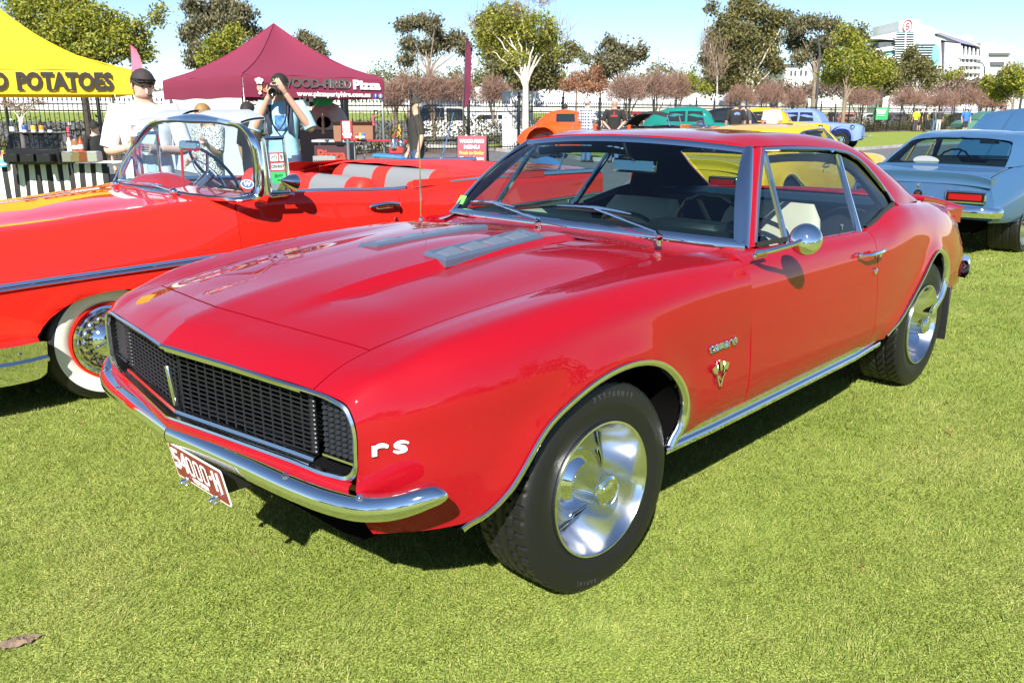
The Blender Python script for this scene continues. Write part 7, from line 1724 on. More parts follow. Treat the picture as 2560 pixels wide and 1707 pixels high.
# green fifties sedan far right
gs = [(2.1,.70,.35,.72,.4),(1.9,.78,.30,.86,.4),(.8,.84,.28,.95,.38),(-.9,.84,.28,.95,.38),(-1.9,.78,.30,.86,.4),(-2.25,.66,.38,.72,.45)]
gc = [(.95,.66,.9,1.0,.4),(.45,.64,.9,1.42,.42),(-.3,.64,.9,1.52,.42),(-.9,.62,.9,1.42,.42),(-1.4,.62,.88,.98,.4)]
t, P_ = car_shell('green_sedan', 'pale green fifties sedan at the right edge of the far lawn', at_px(2465, 57), RGT+math.pi+.2, (.07,.17,.125), gs, gc, ((1.35,.72,.33,.18),(-1.35,.72,.33,.18)))
for s in (1,-1): pane4(t, [(.52,s*.67,1.0),(-.25,s*.67,1.0),(-.25,s*.62,1.36),(.36,s*.62,1.36)], 'side_window'); pane4(t, [(-.33,s*.67,1.0),(-1.0,s*.66,1.0),(-.80,s*.62,1.36),(-.33,s*.62,1.38)], 'side_window')
mb = MB(); mb.rbox((2.25,0,.45),(.08,1.6,.12), .03); mb.build('front_bumper', CHROME, t)
# modern cars in the car park beyond the fence
def modern(label, px, d, rz, col, suv=False, name='parked_car'):
    h = 1.75 if suv else 1.42
    b = [(2.2,.62,.35,.68,.35),(2.0,.84,.28,.86,.32),(1.0,.90,.26,.98,.3),(-1.3,.90,.26,1.02,.3),(-2.0,.84,.28,1.0,.32),(-2.2,.70,.36,.80,.35)]
    c = [(1.15,.74,.95,1.0,.35),(.55,.70,.95,h-.08,.35),(-.2,.70,.95,h,.35),(-1.5,.68,.95,h-.06,.35),(-2.05,.66,.95,1.02,.35)]
    t, P_ = car_shell(name, label, at_px(px, d), rz, col, b, c, ((1.38,.80,.33,.2),(-1.35,.80,.33,.2)), 'cars in the car park beyond the fence')
    for s in (1,-1):
        pane4(t, [(.72,s*.755,1.02),(-.30,s*.755,1.02),(-.30,s*.70,h-.16),(.45,s*.70,h-.18)], 'side_window'); pane4(t, [(-.40,s*.755,1.02),(-1.75,s*.745,1.02),(-1.45,s*.69,h-.18),(-.40,s*.70,h-.16)], 'side_window')
    pane4(t, [(1.13,-.62,1.03),(1.13,.62,1.03),(.66,.58,h-.16),(.66,-.58,h-.16)], 'windscreen'); pane4(t, [(-2.03,-.58,1.06),(-2.03,.58,1.06),(-1.62,.54,h-.18),(-1.62,-.54,h-.18)], 'rear_window')
    return t
modern('white four wheel drive seen through the fence left of the white cabinet', 1130, 42, RGT+.1, (.60,.60,.60), True)
modern('white hatchback partly behind the white cabinet beyond the fence', 1245, 50, RGT+.4, (.60,.60,.60))
for i, (px, d, c_, lab) in enumerate(((1545,56,(.6,.6,.6),'white car beyond the fence above the bald man'),(1600,58,(.35,.03,.04),'dark red car beyond the fence behind the black roadster'),(1650,60,(.05,.06,.08),'dark car beyond the fence behind the black roadster'),(1710,60,(.55,.57,.6),'silver car beyond the fence left of the teal hot rod'),(2180,88,(.6,.6,.58),'white car beyond the fence left of the green banner'),(2135,92,(.5,.2,.15),'pale red car beyond the fence near the far lamp post'),(2250,95,(.12,.13,.15),'dark car beyond the fence right of the green banner'),(2420,100,(.03,.03,.035),'black car beyond the fence at the right'),(1455,58,(.6,.6,.6),'white car beyond the fence behind the checked shirt'))): modern(lab, px, d, RGT+(.1 if i % 2 else .5), c_)
# ================================================================ road, fence, planting, trees, buildings
ASPH = mat('asphalt', (.12,.12,.125), .9, noise=.22, nscale=2.2, bump=.3, bscale=90); KERB = mat('kerb_concrete', (.30,.29,.27), .85, noise=.2, nscale=3)
far_edge = [(-700,26),(-200,27),(300,29),(700,32),(1062,34.2),(1310,29.2),(1400,27.1),(1495,24.6),(1650,24),(1850,26.5),(2000,29.5),(2152,32),(2245,34.8),(2400,39),(2700,46),(3200,60)]
near_edge = [(-700,14.2),(-200,14.2),(300,14.2),(700,13.2),(1062,12.2),(1310,11.6),(1400,11.6),(1495,11.6),(1650,12),(1850,12.6),(2000,13.4),(2152,14.6),(2245,15.6),(2400,18),(2700,24),(3200,36)]
Fp = spline(np.array([tuple(at_px(p, d)) for p, d in far_edge]), 6); Np = spline(np.array([tuple(at_px(p, d)) for p, d in near_edge]), 6)
z4 = np.array((0,0,.004)); mb = MB(); mb.grid(np.array([Np+z4, (Np*2+Fp)/3+z4, (Np+Fp*2)/3+z4, Fp+z4])); mb.build('road', ASPH, kind='structure', smooth=False)
mb = MB(); mb.grid(sweep(Fp, [(-.14,0),(-.13,.11),(.0,.125),(.02,.0)] if True else None)); mb.build('kerb', KERB, kind='structure', auto=30)
# car park beyond the fence
cpk = [tuple(at_px(p, d)) for p, d in ((-600,33),(300,34),(900,35),(1300,39),(1600,47),(1900,60),(2300,82),(2800,100),(2800,190),(1300,150),(-600,110))]
mb = MB(); mb.add([(x,y,.004) for x, y, z in cpk], [tuple(range(len(cpk)))]); mb.build('car_park', mat('car_park_asphalt', (.12,.12,.125), .9, noise=.2, nscale=.8), kind='structure', smooth=False)
# bare earth strip below the fence
fx = [(-220,23.4),(300,24.6),(600,26),(945,28),(1200,30.5),(1450,34),(1700,41),(1900,50),(2150,62),(2350,72),(2600,82),(2900,92)]
FP = spline(np.array([tuple(at_px(p, d)) for p, d in fx]), 8); seg = chord(FP)
def along(s): return np.array([np.interp(s, seg, FP[:, k]) for k in range(3)])
nrm = np.array([(-(FP[min(i+1, len(FP)-1)]-FP[max(i-1, 0)])[1], (FP[min(i+1, len(FP)-1)]-FP[max(i-1, 0)])[0], 0) for i in range(len(FP))]); nrm /= np.linalg.norm(nrm, axis=1, keepdims=True)
nrm *= np.sign((nrm*np.array(FV)).sum(1))[:, None]
mb = MB(); mb.grid(np.array([FP-nrm*.5+z4*2, FP+nrm*3.2+z4*2])); mb.build('garden_bed', mat('bare_earth', (.13,.085,.06), .95, noise=.3, nscale=6, bump=.4, bscale=30), kind='structure', smooth=False)
FENCE = mat('fence_black', (.008,.010,.011), .45)
fe_ = thing('picket_fence', 'long black spear topped picket fence behind the stalls and hot rods', 'fence', tuple(along(0)))
O0 = np.array(along(0)); tot = seg[-1]; npost = int(tot/2.4)
mbp = MB()
for i in range(npost+1):
    p = along(i*2.4)-O0; big = abs(i*2.4-float(np.interp(945, [a for a, b in fx], [seg[min(8*k, len(seg)-1)] for k in range(len(fx))]))) < 1.2
    mb = MB(); r = .085 if big else .038; h = 2.35 if big else 1.95
    mb.rbox((*p[:2], h/2), (2*r,2*r,h), .006); mb.rbox((*p[:2], h), (2.6*r,2.6*r,.05), .01); mb.lathe([(r*1.1,0),(r*.7,.04),(r*1.0,.10),(r*.5,.17),(.0005,.24)], 8, 'Z', (*p[:2], h+.02)); mb.build('post', FENCE, fe_)
for zz in (.16, 1.42, 1.60):
    mb = MB(); mb.grid(sweep(FP-O0+np.array((0,0,zz)), [(-.018,-.02),(-.018,.02),(.018,.02),(.018,-.02),(-.018,-.02)])); mb.build('rail', FENCE, fe_, smooth=False)
mb = MB(); s = 0
while s < tot:
    p = along(s)-O0; w = .011; z0, z1 = .08, 1.70
    for dx, dy in ((1,0),(0,1)): mb.add([(p[0]-w*dx, p[1]-w*dy, z0),(p[0]+w*dx, p[1]+w*dy, z0),(p[0]+w*dx, p[1]+w*dy, z1),(p[0]-w*dx, p[1]-w*dy, z1)], [(0,1,2,3)])
    mb.add([(p[0]-.022,p[1]-.022,z1),(p[0]+.022,p[1]+.022,z1),(p[0],p[1],z1+.14)], [(0,1,2)]); mb.add([(p[0]-.022,p[1]+.022,z1),(p[0]+.022,p[1]-.022,z1),(p[0],p[1],z1+.14)], [(0,1,2)])
    s += .125
mb.build('pickets', FENCE, fe_, smooth=False, kind='stuff')
# ---- leaves
def leaf_mat(name, cols, glow=.35):
    if name in _M: return _M[name]
    m = bpy.data.materials.new(name); m.use_nodes = True; n = m.node_tree; b = n.nodes['Principled BSDF']; at = n.nodes.new('ShaderNodeAttribute'); at.attribute_name = 'tint'
    r = n.nodes.new('ShaderNodeValToRGB'); e = r.color_ramp.elements; e[0].color = (*cols[0], 1); e[1].color = (*cols[-1], 1)
    for i, c in enumerate(cols[1:-1]): k = e.new((i+1)/(len(cols)-1)); k.color = (*c, 1)
    n.links.new(at.outputs['Fac'], r.inputs[0]); n.links.new(r.outputs[0], b.inputs['Base Color']); b.inputs['Roughness'].default_value = .6
    tr = n.nodes.new('ShaderNodeBsdfTranslucent'); n.links.new(r.outputs[0], tr.inputs[0]); ms = n.nodes.new('ShaderNodeMixShader'); ms.inputs[0].default_value = glow
    n.links.new(b.outputs[0], ms.inputs[1]); n.links.new(tr.outputs[0], ms.inputs[2]); n.links.new(ms.outputs[0], n.nodes['Material Output'].inputs[0]); _M[name] = m; return m
def cloud(name, blobs, count, size, m_, parent, kind=None, shell=.45, droop=0, clump=7):
    """small leaf blades gathered in clumps through ellipsoids (centre, radii)"""
    vol = np.array([b[1][0]*b[1][1]*b[1][2] for b in blobs])**.75; vol /= vol.sum(); V = []; T = []
    for b, f in zip(blobs, vol):
        n = max(4, int(count*f/clump)); d = RNG.normal(size=(n, 3)); d /= np.linalg.norm(d, axis=1, keepdims=True); r = (shell+(1-shell)*RNG.random(n))**.7
        cc = np.array(b[0])+d*r[:, None]*np.array(b[1])*RNG.uniform(.82,1.12,(n,1)); tt = RNG.random(n)
        for c, t0, rr in zip(cc, tt, r):
            pc = c+RNG.normal(size=(clump,3))*size*1.5; V.append(pc); T.append(np.clip(t0+RNG.normal(size=clump)*.16, 0, 1))
    C = np.concatenate(V); T = np.concatenate(T); n = len(C)
    u = RNG.normal(size=(n,3)); u[:, 2] -= droop; u /= np.linalg.norm(u, axis=1, keepdims=True); w = np.cross(u, RNG.normal(size=(n,3))); w /= np.linalg.norm(w, axis=1, keepdims=True)
    s = size*RNG.uniform(.6,1.3,(n,1)); Q = np.stack([C-u*s, C+w*s*.45, C+u*s, C-w*s*.45], 1)
    me = bpy.data.meshes.new(name); me.vertices.add(4*n); me.vertices.foreach_set('co', Q.reshape(-1).astype(np.float32)); me.loops.add(4*n); me.loops.foreach_set('vertex_index', np.arange(4*n, dtype=np.int32)); me.polygons.add(n); me.polygons.foreach_set('loop_start', (np.arange(n)*4).astype(np.int32))
    a = me.attributes.new('tint', 'FLOAT', 'POINT'); a.data.foreach_set('value', np.repeat(T, 4).astype(np.float32)); me.update(calc_edges=True); me.materials.append(m_)
    o = bpy.data.objects.new(name, me); COL.objects.link(o)
    if parent: o.parent = parent
    if kind: o['kind'] = kind
    return o
def limbs(mb, base, tips, r0, fork=.35, twist=.12):
    """trunk splitting towards the clumps"""
    base = Vector(base)
    for tp in tips:
        tp = Vector(tp); h = tp-base; m1 = base+h*fork; m1.x = base.x+h.x*fork*.45; m1.y = base.y+h.y*fork*.45; m2 = base+h*(fork+.33); m2.x -= h.x*.12; m2.y -= h.y*.12
        P = spline(np.array([tuple(base), tuple(m1), tuple(m2), tuple(tp)]), 4); P[4:-1] += RNG.normal(size=P[4:-1].shape)*twist*h.length*.06; mb.tube(P, np.linspace(r0*(.75), r0*.10, len(P)), 6)
def twigs(name, blobs, n, m_, parent, wd, up=.7, kind=None, ln=1.0):
    V = []; F = []
    for k in range(n):
        b = blobs[RNG.integers(len(blobs))]; c = np.array(b[0]); R = np.array(b[1]); root = c-np.array((0,0,R[2]*.9))+RNG.normal(size=3)*R*np.array((.22,.22,.1)); d = RNG.normal(size=3); d /= np.linalg.norm(d); tip = c+d*R*RNG.uniform(.5,1.05); tip[2] = max(tip[2], c[2]-R[2]*.6)
        t0 = RNG.uniform(.15,.75); a = root+(tip-root)*t0+RNG.normal(size=3)*R*.06; e = a+(tip-root)*(1-t0)*ln+RNG.normal(size=3)*R*.16; s = np.cross(e-a, RNG.normal(size=3)); s /= np.linalg.norm(s)+1e-9; o = len(V); V += [a-s*wd, a+s*wd, e]; F.append((o, o+1, o+2))
    return mesh(name, V, F, m_, parent, smooth=False, kind=kind)
BARK = mat('bark_grey', (.20,.15,.11), .9, noise=.3, nscale=6, bump=.5, bscale=12); BARKW = mat('bark_white', (.50,.45,.39), .8, noise=.25, nscale=5); BARKD = mat('bark_dark', (.05,.04,.032), .9, noise=.3, nscale=6); TWIG = mat('twig_brown', (.23,.135,.10), .9); TWIGP = mat('twig_pale', (.24,.17,.12), .9)
SPRING = leaf_mat('leaf_spring', [(.10,.13,.014),(.20,.23,.022),(.30,.31,.030),(.40,.38,.06)]); GUM = leaf_mat('leaf_gum', [(.055,.060,.028),(.13,.130,.060),(.21,.19,.095),(.30,.25,.14)], .4); DKGREEN = leaf_mat('leaf_dark', [(.014,.022,.008),(.03,.045,.014),(.06,.08,.022)], .2); OLIVE = leaf_mat('leaf_olive', [(.085,.09,.026),(.18,.17,.055),(.28,.245,.09)], .4); RUST = leaf_mat('leaf_rust', [(.16,.06,.025),(.30,.13,.06),(.42,.22,.12)], .3); HEDGE = leaf_mat('leaf_hedge', [(.035,.04,.012),(.08,.075,.026),(.13,.115,.045)], .2)
def PB(d, *bl):
    """blobs given as image column, row and half sizes at one distance -> ellipsoids in the place"""
    out = []
    for cx, cy, rx, ry in bl:
        dd = d*(1+RNG.uniform(-.02,.02)); k = dd/CAM_F; out.append((tuple(pt_at(cx, cy, dd)), (rx*k, rx*k*.8, ry*k)))
    return out
def tree(label, d, blobs, n, size, leafm, trunk=None, r0=.18, bark=BARK, droop=0, tw=0, twm=TWIG, name='tree', clump=7, shell=.45, forks=None):
    B = PB(d, *blobs); px = trunk if trunk is not None else np.mean([b[0] for b in blobs]); g = at_px(px, d); t = thing(name, label, 'tree', tuple(g)); O = np.array(g)
    B = [(tuple(np.array(c)-O), r) for c, r in B]
    mb = MB(); low = min(b[0][2]-b[1][2] for b in B); f = at = max(.3, low*.8)
    r0 *= .62; size *= .66; n = int(n*1.9); mb.tube([(0,0,0),(.02*r0,0,f*.5),(0,0,f)], [r0*1.2,r0*.95,r0*.8], 9); limbs(mb, (0,0,f*.92), [b[0] for b in B], r0*.62); mb.build('trunk', bark, t)
    if n: cloud('crown', B, n, size, leafm, t, None, shell, droop, clump)
    if tw: twigs('twigs', B, tw, twm, t, .010 if d < 35 else .018)
    return t
tree('bright yellow-green leafy tree behind the yellow marquee', 27, ((95,40,70,45),(170,20,70,40),(190,80,85,50),(250,55,65,45),(280,110,75,40),(330,85,50,38),(345,130,45,28),(120,95,60,40),(215,135,70,30),(390,45,22,22),(405,20,14,14),(60,5,50,30)), 11000, .10, SPRING, 217, .20, BARKD, 0, 500)
tree('pale forked young tree behind the potato stall', 22, ((60,262,55,20),(95,250,40,14),(20,255,40,18)), 0, .1, SPRING, 48, .11, BARKW, tw=350, twm=TWIGP)
tree('drooping gum tree above the left of the maroon marquee', 46, ((480,15,24,22),(520,35,34,22),(500,65,26,20),(475,85,26,26),(560,20,36,24),(610,35,28,24),(585,70,30,22),(545,55,24,16),(495,140,34,30),(625,80,26,18),(560,110,40,22)), 5200, .17, GUM, 560, .3, BARK, 1.2)
tree('yellow-green shrub tree showing over the left slope of the maroon canopy', 40, ((555,115,42,34),(590,90,26,26),(520,150,30,24)), 1800, .12, SPRING, 560, .12, BARK, tw=200)
tree('small dark gum crown over the right slope of the maroon canopy', 52, ((762,98,22,16),(790,115,26,16),(800,135,20,12)), 1300, .15, GUM, 785, .2, BARK, .8)
tree('open gum tree with thin curved limbs right of the maroon marquee', 58, ((1010,65,26,14),(1050,55,32,16),(1085,80,22,14),(1025,110,28,16),(1070,120,30,18),(1110,110,26,18),(1140,95,26,14),(1015,150,24,14),(1160,120,22,18),(1090,55,16,10)), 4200, .18, GUM, 1075, .28, BARK, .9)
tree('dark evergreen tree behind the big spring tree', 62, ((1230,90,45,50),(1290,110,60,60),(1350,130,50,50),(1320,180,60,45),(1250,160,50,40),(1215,60,25,25),(1390,150,26,30),(1375,195,34,30)), 6500, .24, OLIVE, 1320, .35, BARKD)
tree('spring tree with pale trunk standing before the white cabinet', 30.5, ((1225,70,48,42),(1285,50,58,42),(1345,70,48,40),(1250,115,52,38),(1315,110,58,40),(1370,120,34,34),(1220,120,28,26),(1290,150,46,24),(1240,35,34,24),(1380,85,24,26)), 6800, .085, SPRING, 1314, .22, BARKW, 0, 1500, TWIGP)
tree('bare twig crown rising above the big spring tree', 30.9, ((1300,10,90,50),(1400,60,70,60),(1190,40,50,40),(1350,-20,80,40)), 0, .1, SPRING, 1318, .10, BARKW, tw=500, twm=TWIGP)
tree('clumped gum right of the bare twig crown', 60, ((1425,118,20,14),(1445,130,20,12),(1420,145,14,8),(1465,150,14,10)), 900, .16, OLIVE, 1440, .12, BARK)
tree('round dark gums left of the bare pink trees', 75, ((1525,120,26,26),(1560,140,30,28),(1600,135,24,20),(1535,160,36,20),(1490,148,16,12),(1505,175,30,22)), 2600, .26, GUM, 1545, .3, BARKD)
tree('small tree with rusty autumn leaves', 52, ((1450,200,34,26),(1485,185,26,22),(1420,215,30,18),(1500,215,34,18),(1470,220,46,14)), 1500, .12, RUST, 1465, .12, BARK, tw=300)
tree('tall gum with white limbs in the middle of the skyline', 70, ((1850,20,40,28),(1890,35,44,26),(1930,50,36,24),(1820,60,36,30),(1800,100,44,36),(1860,90,50,34),(1920,95,40,28),(1785,150,46,38),(1850,150,55,38),(1915,140,40,34),(1965,48,34,18),(1800,200,50,36),(1860,205,50,34),(1940,165,26,24),(1780,20,18,14),(1870,0,30,16)), 10500, .24, OLIVE, 1868, .38, BARKW, .5, 900, TWIGP)
tree('bare grey tree at the left of the tall gum', 68, ((1790,130,60,80),(1770,90,40,60)), 0, .1, OLIVE, 1790, .2, BARKW, tw=450, twm=TWIGP)
tree('gum with layered clumps beside the lamp post', 64, ((1990,70,28,16),(2025,58,32,14),(2065,62,24,16),(1985,105,24,18),(2015,120,30,18),(2055,110,26,20),(2000,145,26,14),(2060,140,28,18),(2090,66,20,12),(2085,100,20,24)), 4200, .20, GUM, 2030, .25, BARK, .9)
tree('yellow-green spring tree left of the grandstand', 44, ((2110,85,30,24),(2130,115,40,30),(2100,150,44,32),(2160,160,46,30),(2080,185,40,26),(2140,195,50,26),(2190,185,34,30),(2215,175,30,28)), 5200, .12, SPRING, 2109, .17, BARK, tw=500)
tree('dark round evergreen beside the spring tree', 75, ((2215,185,40,40),(2180,165,36,36),(2230,205,26,26),(2140,100,34,34)), 2600, .26, OLIVE, 2200, .3, BARKD)
tree('gum with pale trunks standing before the grandstand', 80, ((2275,150,22,28),(2300,170,28,26),(2320,190,24,30),(2265,185,20,26),(2285,128,12,10)), 2400, .22, OLIVE, 2285, .2, BARKW, .6, 300, TWIGP)
tree('pale yellow tree at the foot of the grandstand', 110, ((2380,200,26,16),(2395,190,16,14)), 700, .25, SPRING, 2385, .15, BARK)
tree('green shrub tree at the right edge of the skyline', 70, ((2530,190,34,28),(2555,215,30,24),(2500,230,34,18),(2470,205,20,14)), 2200, .2, SPRING, 2530, .2, BARK, tw=300)
tree('bare brown tree at the far right edge', 85, ((2548,170,24,36),(2520,165,20,30)), 0, .1, OLIVE, 2548, .2, BARKD, tw=400)
tree('olive shrub tree right of the lamp posts', 95, ((2470,215,26,14),(2450,222,18,10)), 700, .22, OLIVE, 2465, .15, BARK)
tree('yellow-green young tree behind the black roadster', 55, ((1720,205,30,24),(1760,225,24,16),(1700,230,26,16)), 1100, .12, SPRING, 1725, .1, BARK, tw=120)
def spray(B, n, t, wd):
    """fine bare twigs filling a rounded crown"""
    V = []; F = []
    for k in range(n):
        c, R = B[k % len(B)]; R = np.array(R); d = RNG.normal(size=3); d /= np.linalg.norm(d); d[2] = abs(d[2])*.9-.25; p = np.array(c)+d*R*RNG.random()**.45; g = d*.6+RNG.normal(size=3)*.55+np.array((0,0,.55)); g /= np.linalg.norm(g); e = p+g*R.mean()*RNG.uniform(.18,.42); s_ = np.cross(g, RNG.normal(size=3)); s_ /= np.linalg.norm(s_)+1e-9; o = len(V); V += [p-s_*wd, p+s_*wd, e]; F.append((o, o+1, o+2))
    return mesh('twigs', V, F, TWIG, t, smooth=False)
# bare pinkish shrubs in rows
for px, d, rx, y0, y1, lab in ((1020,40,50,150,232,'left bare shrub right of the marquee'),(1085,41,55,150,236,'bare pinkish shrub behind the maroon flag'),(1150,42,48,160,236,'bare shrub left of the spring tree'),(1235,44,45,165,232,'bare shrub above the white cabinet'),(1565,48,60,160,250,'wide bare pink shrub right of the rusty tree'),(1640,50,62,148,250,'tall bare pink shrub above the black roadster'),(1690,54,40,150,240,'thin pale bare shrub beside the wide ones'),(1850,56,50,195,262,'bare shrub below the tall gum'),(1920,58,55,190,262,'bare shrub behind the yellow hot rod'),(1985,60,40,205,262,'small bare shrub near the lamp post'),(2150,66,60,200,268,'bare shrub below the dark evergreen'),(2270,72,70,210,268,'bare shrub before the grandstand gum'),(2350,74,60,215,268,'bare shrub below the grandstand'),(2420,76,60,205,268,'bare shrub right of the pale yellow tree'),(2480,78,50,222,268,'last bare shrub at the right'),(985,38,30,185,240,'narrow bare shrub beside the gate post')):
    k = d/CAM_F; g = at_px(px, d); t = thing('bare_shrub', lab+' with thin brown twigs', 'shrub', tuple(g), 0, 'bare shrubs beyond the fence'); zt, zb_ = z_at(px, y0, d), 1.0; B = [((0,0,(zt+zb_)/2), (rx*k, rx*k*.7, (zt-zb_)/2)), ((rx*k*.4,0,(zt+zb_)/2-.3), (rx*k*.7, rx*k*.6, (zt-zb_)/2.3)), ((-rx*k*.4,0,(zt+zb_)/2-.25), (rx*k*.7, rx*k*.6, (zt-zb_)/2.4))]
    spray(B, 3600, t, .006+.00011*d); mb = MB(); limbs(mb, (0,0,.05), [tuple(np.array(B[0][0])+RNG.normal(size=3)*np.array(B[0][1])*.5+np.array((0,0,B[0][1][2]*.3))) for _ in range(7)], .07); mb.build('trunk', BARK, t)
# the unbroken belt of brown and olive trees behind the car park
BROWN = leaf_mat('leaf_bare', [(.13,.085,.065),(.22,.15,.115),(.30,.215,.165)], .25)
for nm, d, y0, y1, st, m_, cnt, sz in (('background_scrub', 105, 196, 246, 44, BROWN, 30000, .17), ('background_trees', 135, 168, 240, 62, OLIVE, 26000, .26)):
    bl = []
    for i, px in enumerate(range(900, 2620, st)):
        h = (y1-y0)*(.75+.25*math.sin(i*1.7)+.15*math.sin(i*.6)); bl.append((px, y1-h*.5, st*.85, h*.55))
    if d < 120:
        for i, px in enumerate(range(360, 900, st)): bl.append((px, 236, st*.8, 16))
    cloud(nm, PB(d, *bl), cnt, sz, m_, None, 'stuff', .15)
# hedge and low planting along the fence
hb = []; lb = []
for s in np.arange(0, tot-3, 1.1):
    p = along(s); i = min(int(np.searchsorted(seg, s)), len(nrm)-1); q = p+nrm[i]*5.5; hb.append(((q[0], q[1], .65), (.75,.55,.65)))
    if s < 16 or s > 24: q = p+nrm[i]*1.3; lb.append(((q[0], q[1], .30), (.62,.40,.32+.10*math.sin(s))))
cloud('hedge', hb, 26000, .075, HEDGE, None, 'stuff'); cloud('low_planting', lb, 26000, .06, OLIVE, None, 'stuff')
# tree line on the other side of the ground, mirrored in the paintwork
tl = []
for k in range(26):
    a = math.radians(-25+k*6.2); r = 46+8*math.sin(k*2.1); h = 4.2+2.2*math.sin(k*1.7)+1.2*math.sin(k*.6); tl.append(((r*math.cos(a), r*math.sin(a), h*.55), (3.6+1.1*math.sin(k),3.4,h*.62)))
cloud('far_tree_line', tl, 16000, .42, OLIVE, None, 'stuff', shell=.2)
# ---- buildings and street furniture
def block(t, nm, px0, px1, py0, py1, d, depth, m_):
    a, b = at_px(px0, d), at_px(px1, d); z1, z0 = z_at((px0+px1)/2, py0, d), max(0, z_at((px0+px1)/2, py1, d)); c = (a+b)/2+FV*depth/2-Vector(t.location); mb = MB(); mb.box((c.x, c.y, (z0+z1)/2), ((b-a).length, depth, z1-z0), rz=VIEW_RZ); return mb.build(nm, m_, t, smooth=False)
WB = mat('building_white', (.66,.67,.68), .6, noise=.05, nscale=.2); GLS = mat('building_glass', (.07,.16,.18), .08); AQ = mat('building_aqua', (.16,.42,.42), .15); SHD = mat('recess_dark', (.06,.07,.08), .7); LAV = mat('cladding_lavender', (.36,.34,.42), .5)
D_ = 260; gs_ = thing('grandstand', 'white modern grandstand with glass tower and red emblem on the skyline', 'building', tuple(at_px(2360, D_)))
def GP(px, py, d=D_): return Vector(pt_at(px, py, d))-Vector(gs_.location)
def poly(nm, pts, m_, th=3.0, d=D_):
    P = [GP(x, y, d) for x, y in pts]; n = len(P); mb = MB(); mb.add(P+[p+FV*th for p in P], [tuple(range(n)), tuple(reversed(range(n, 2*n)))]+[(i, (i+1) % n, n+(i+1) % n, n+i) for i in range(n)]); return mb.build(nm, m_, gs_, smooth=False)
poly('tower', [(2244,285),(2248,54),(2300,50),(2290,285)], WB, 20); poly('tower_glass', [(2239,170),(2244,81),(2286,80),(2281,170)], GLS, 1, D_-1.5)
for k in range(15): y = 84+k*6; poly('floor_bar', [(2238,y),(2285,y-.6),(2285,y+1.0),(2238,y+1.6)], WB, .5, D_-2.2)
poly('mullion', [(2261,170),(2264,80),(2266,80),(2263,170)], WB, .5, D_-2.4)
c = GP(2268, 66, D_-.6); mb = MB(); mb.lathe([(0.0005,0),(1.55,0)], 24, 'Y'); M = Matrix.Translation(c)@Matrix.Rotation(VIEW_RZ, 4, 'Z'); mb.v = [tuple(M@Vector((p[0],p[1],p[2]*1.3))) for p in mb.v]; em_ = mb.build('emblem', PW_, gs_)
mb = MB(); RED2 = mat('emblem_red', (.55,.03,.08), .5); M2 = Matrix.Translation(-FV*.3+c)@Matrix.Rotation(VIEW_RZ, 4, 'Z'); mb.tube([tuple(M2@Vector((1.35*math.cos(a),0,1.75*math.sin(a)))) for a in np.linspace(0,2*math.pi,25)[:-1]], .14, 5, closed=True); mb.tube([tuple(M2@Vector(p)) for p in ((.5,0,.8),(-.4,0,.7),(-.4,0,0),(.5,0,-.1),(.4,0,-.8),(-.5,0,-.8))], .16, 5); mb.build('emblem_mark', RED2, em_)
poly('left_wing_roof', [(2178,97),(2244,80),(2244,101),(2200,98)], WB, 16)
for k, (y0, y1) in enumerate(((103,118),(126,140),(148,168))): poly('balcony_recess', [(2197-3*k,y0+4),(2242,y0),(2241,y1),(2196-4*k,y1+2)], AQ if k % 2 else SHD, 10, D_+1); poly('balcony', [(2188-4*k,y1+5),(2242,y1-4),(2241,y1+7),(2192-4*k,y1+13)], WB, 12)
poly('front_block', [(2290,285),(2296,72),(2330,74),(2352,98),(2358,285)], WB, 14); poly('front_glass', [(2291,150),(2292,107),(2337,107),(2348,120),(2340,170),(2325,185),(2291,180)], GLS, 1, D_-1)
for k in range(7): y = 110+k*6.5; poly('floor_bar', [(2291,y),(2345,y),(2345,y+1.2),(2291,y+1.2)], WB, .5, D_-1.6)
poly('curved_glass', [(2333,120),(2342,110),(2350,130),(2349,155),(2338,178),(2326,188)], AQ, 1, D_-1.8)
poly('arched_roof', [(2292,72),(2322,78),(2345,98),(2375,104),(2450,118),(2440,110),(2350,78),(2310,68)], WB, 22); poly('roof_panel', [(2340,84),(2402,108),(2450,118),(2420,104),(2350,82)], mat('roof_grey_blue', (.16,.17,.25), .4), 3, D_-1)
poly('side_cladding', [(2362,106),(2402,110),(2394,285),(2356,285)], LAV, 8, D_-.8); poly('side_recess', [(2400,112),(2476,128),(2470,285),(2394,285)], SHD, 8, D_+1)
for k in range(7): x = 2403+k*10; poly('column', [(x,114+k*2),(x+3.4,115+k*2),(x+1.4,195),(x-2,195)], WB, 1.5)
for k in range(3): poly('balcony', [(2398,138+k*19),(2452,141+k*17),(2450,149+k*17),(2397,146+k*19)], WB, 6, D_-1.2)
poly('lower_wall', [(2200,172),(2244,168),(2244,285),(2200,285)], WB, 10); poly('lower_wall', [(2396,196),(2470,192),(2466,285),(2394,285)], WB, 6, D_-.5); poly('right_block', [(2450,116),(2536,114),(2530,138),(2522,285),(2462,285)], WB, 18)
for y0, y1, x0, x1 in ((133,139,2474,2526),(155,164,2478,2512),(178,187,2496,2516),(200,206,2474,2512)): poly('window_band', [(x0,y0),(x1,y0),(x1-1,y1),(x0,y1)], SHD, .6, D_-.8)
poly('roof_box', [(2302,62),(2330,68),(2330,76),(2302,74)], WB, 8); poly('roof_box', [(2368,88),(2430,92),(2430,104),(2380,98)], WB, 8, D_+8); poly('roof_box', [(2452,107),(2488,106),(2488,116),(2452,117)], mat('plant_cream', (.5,.45,.38), .7), 8)
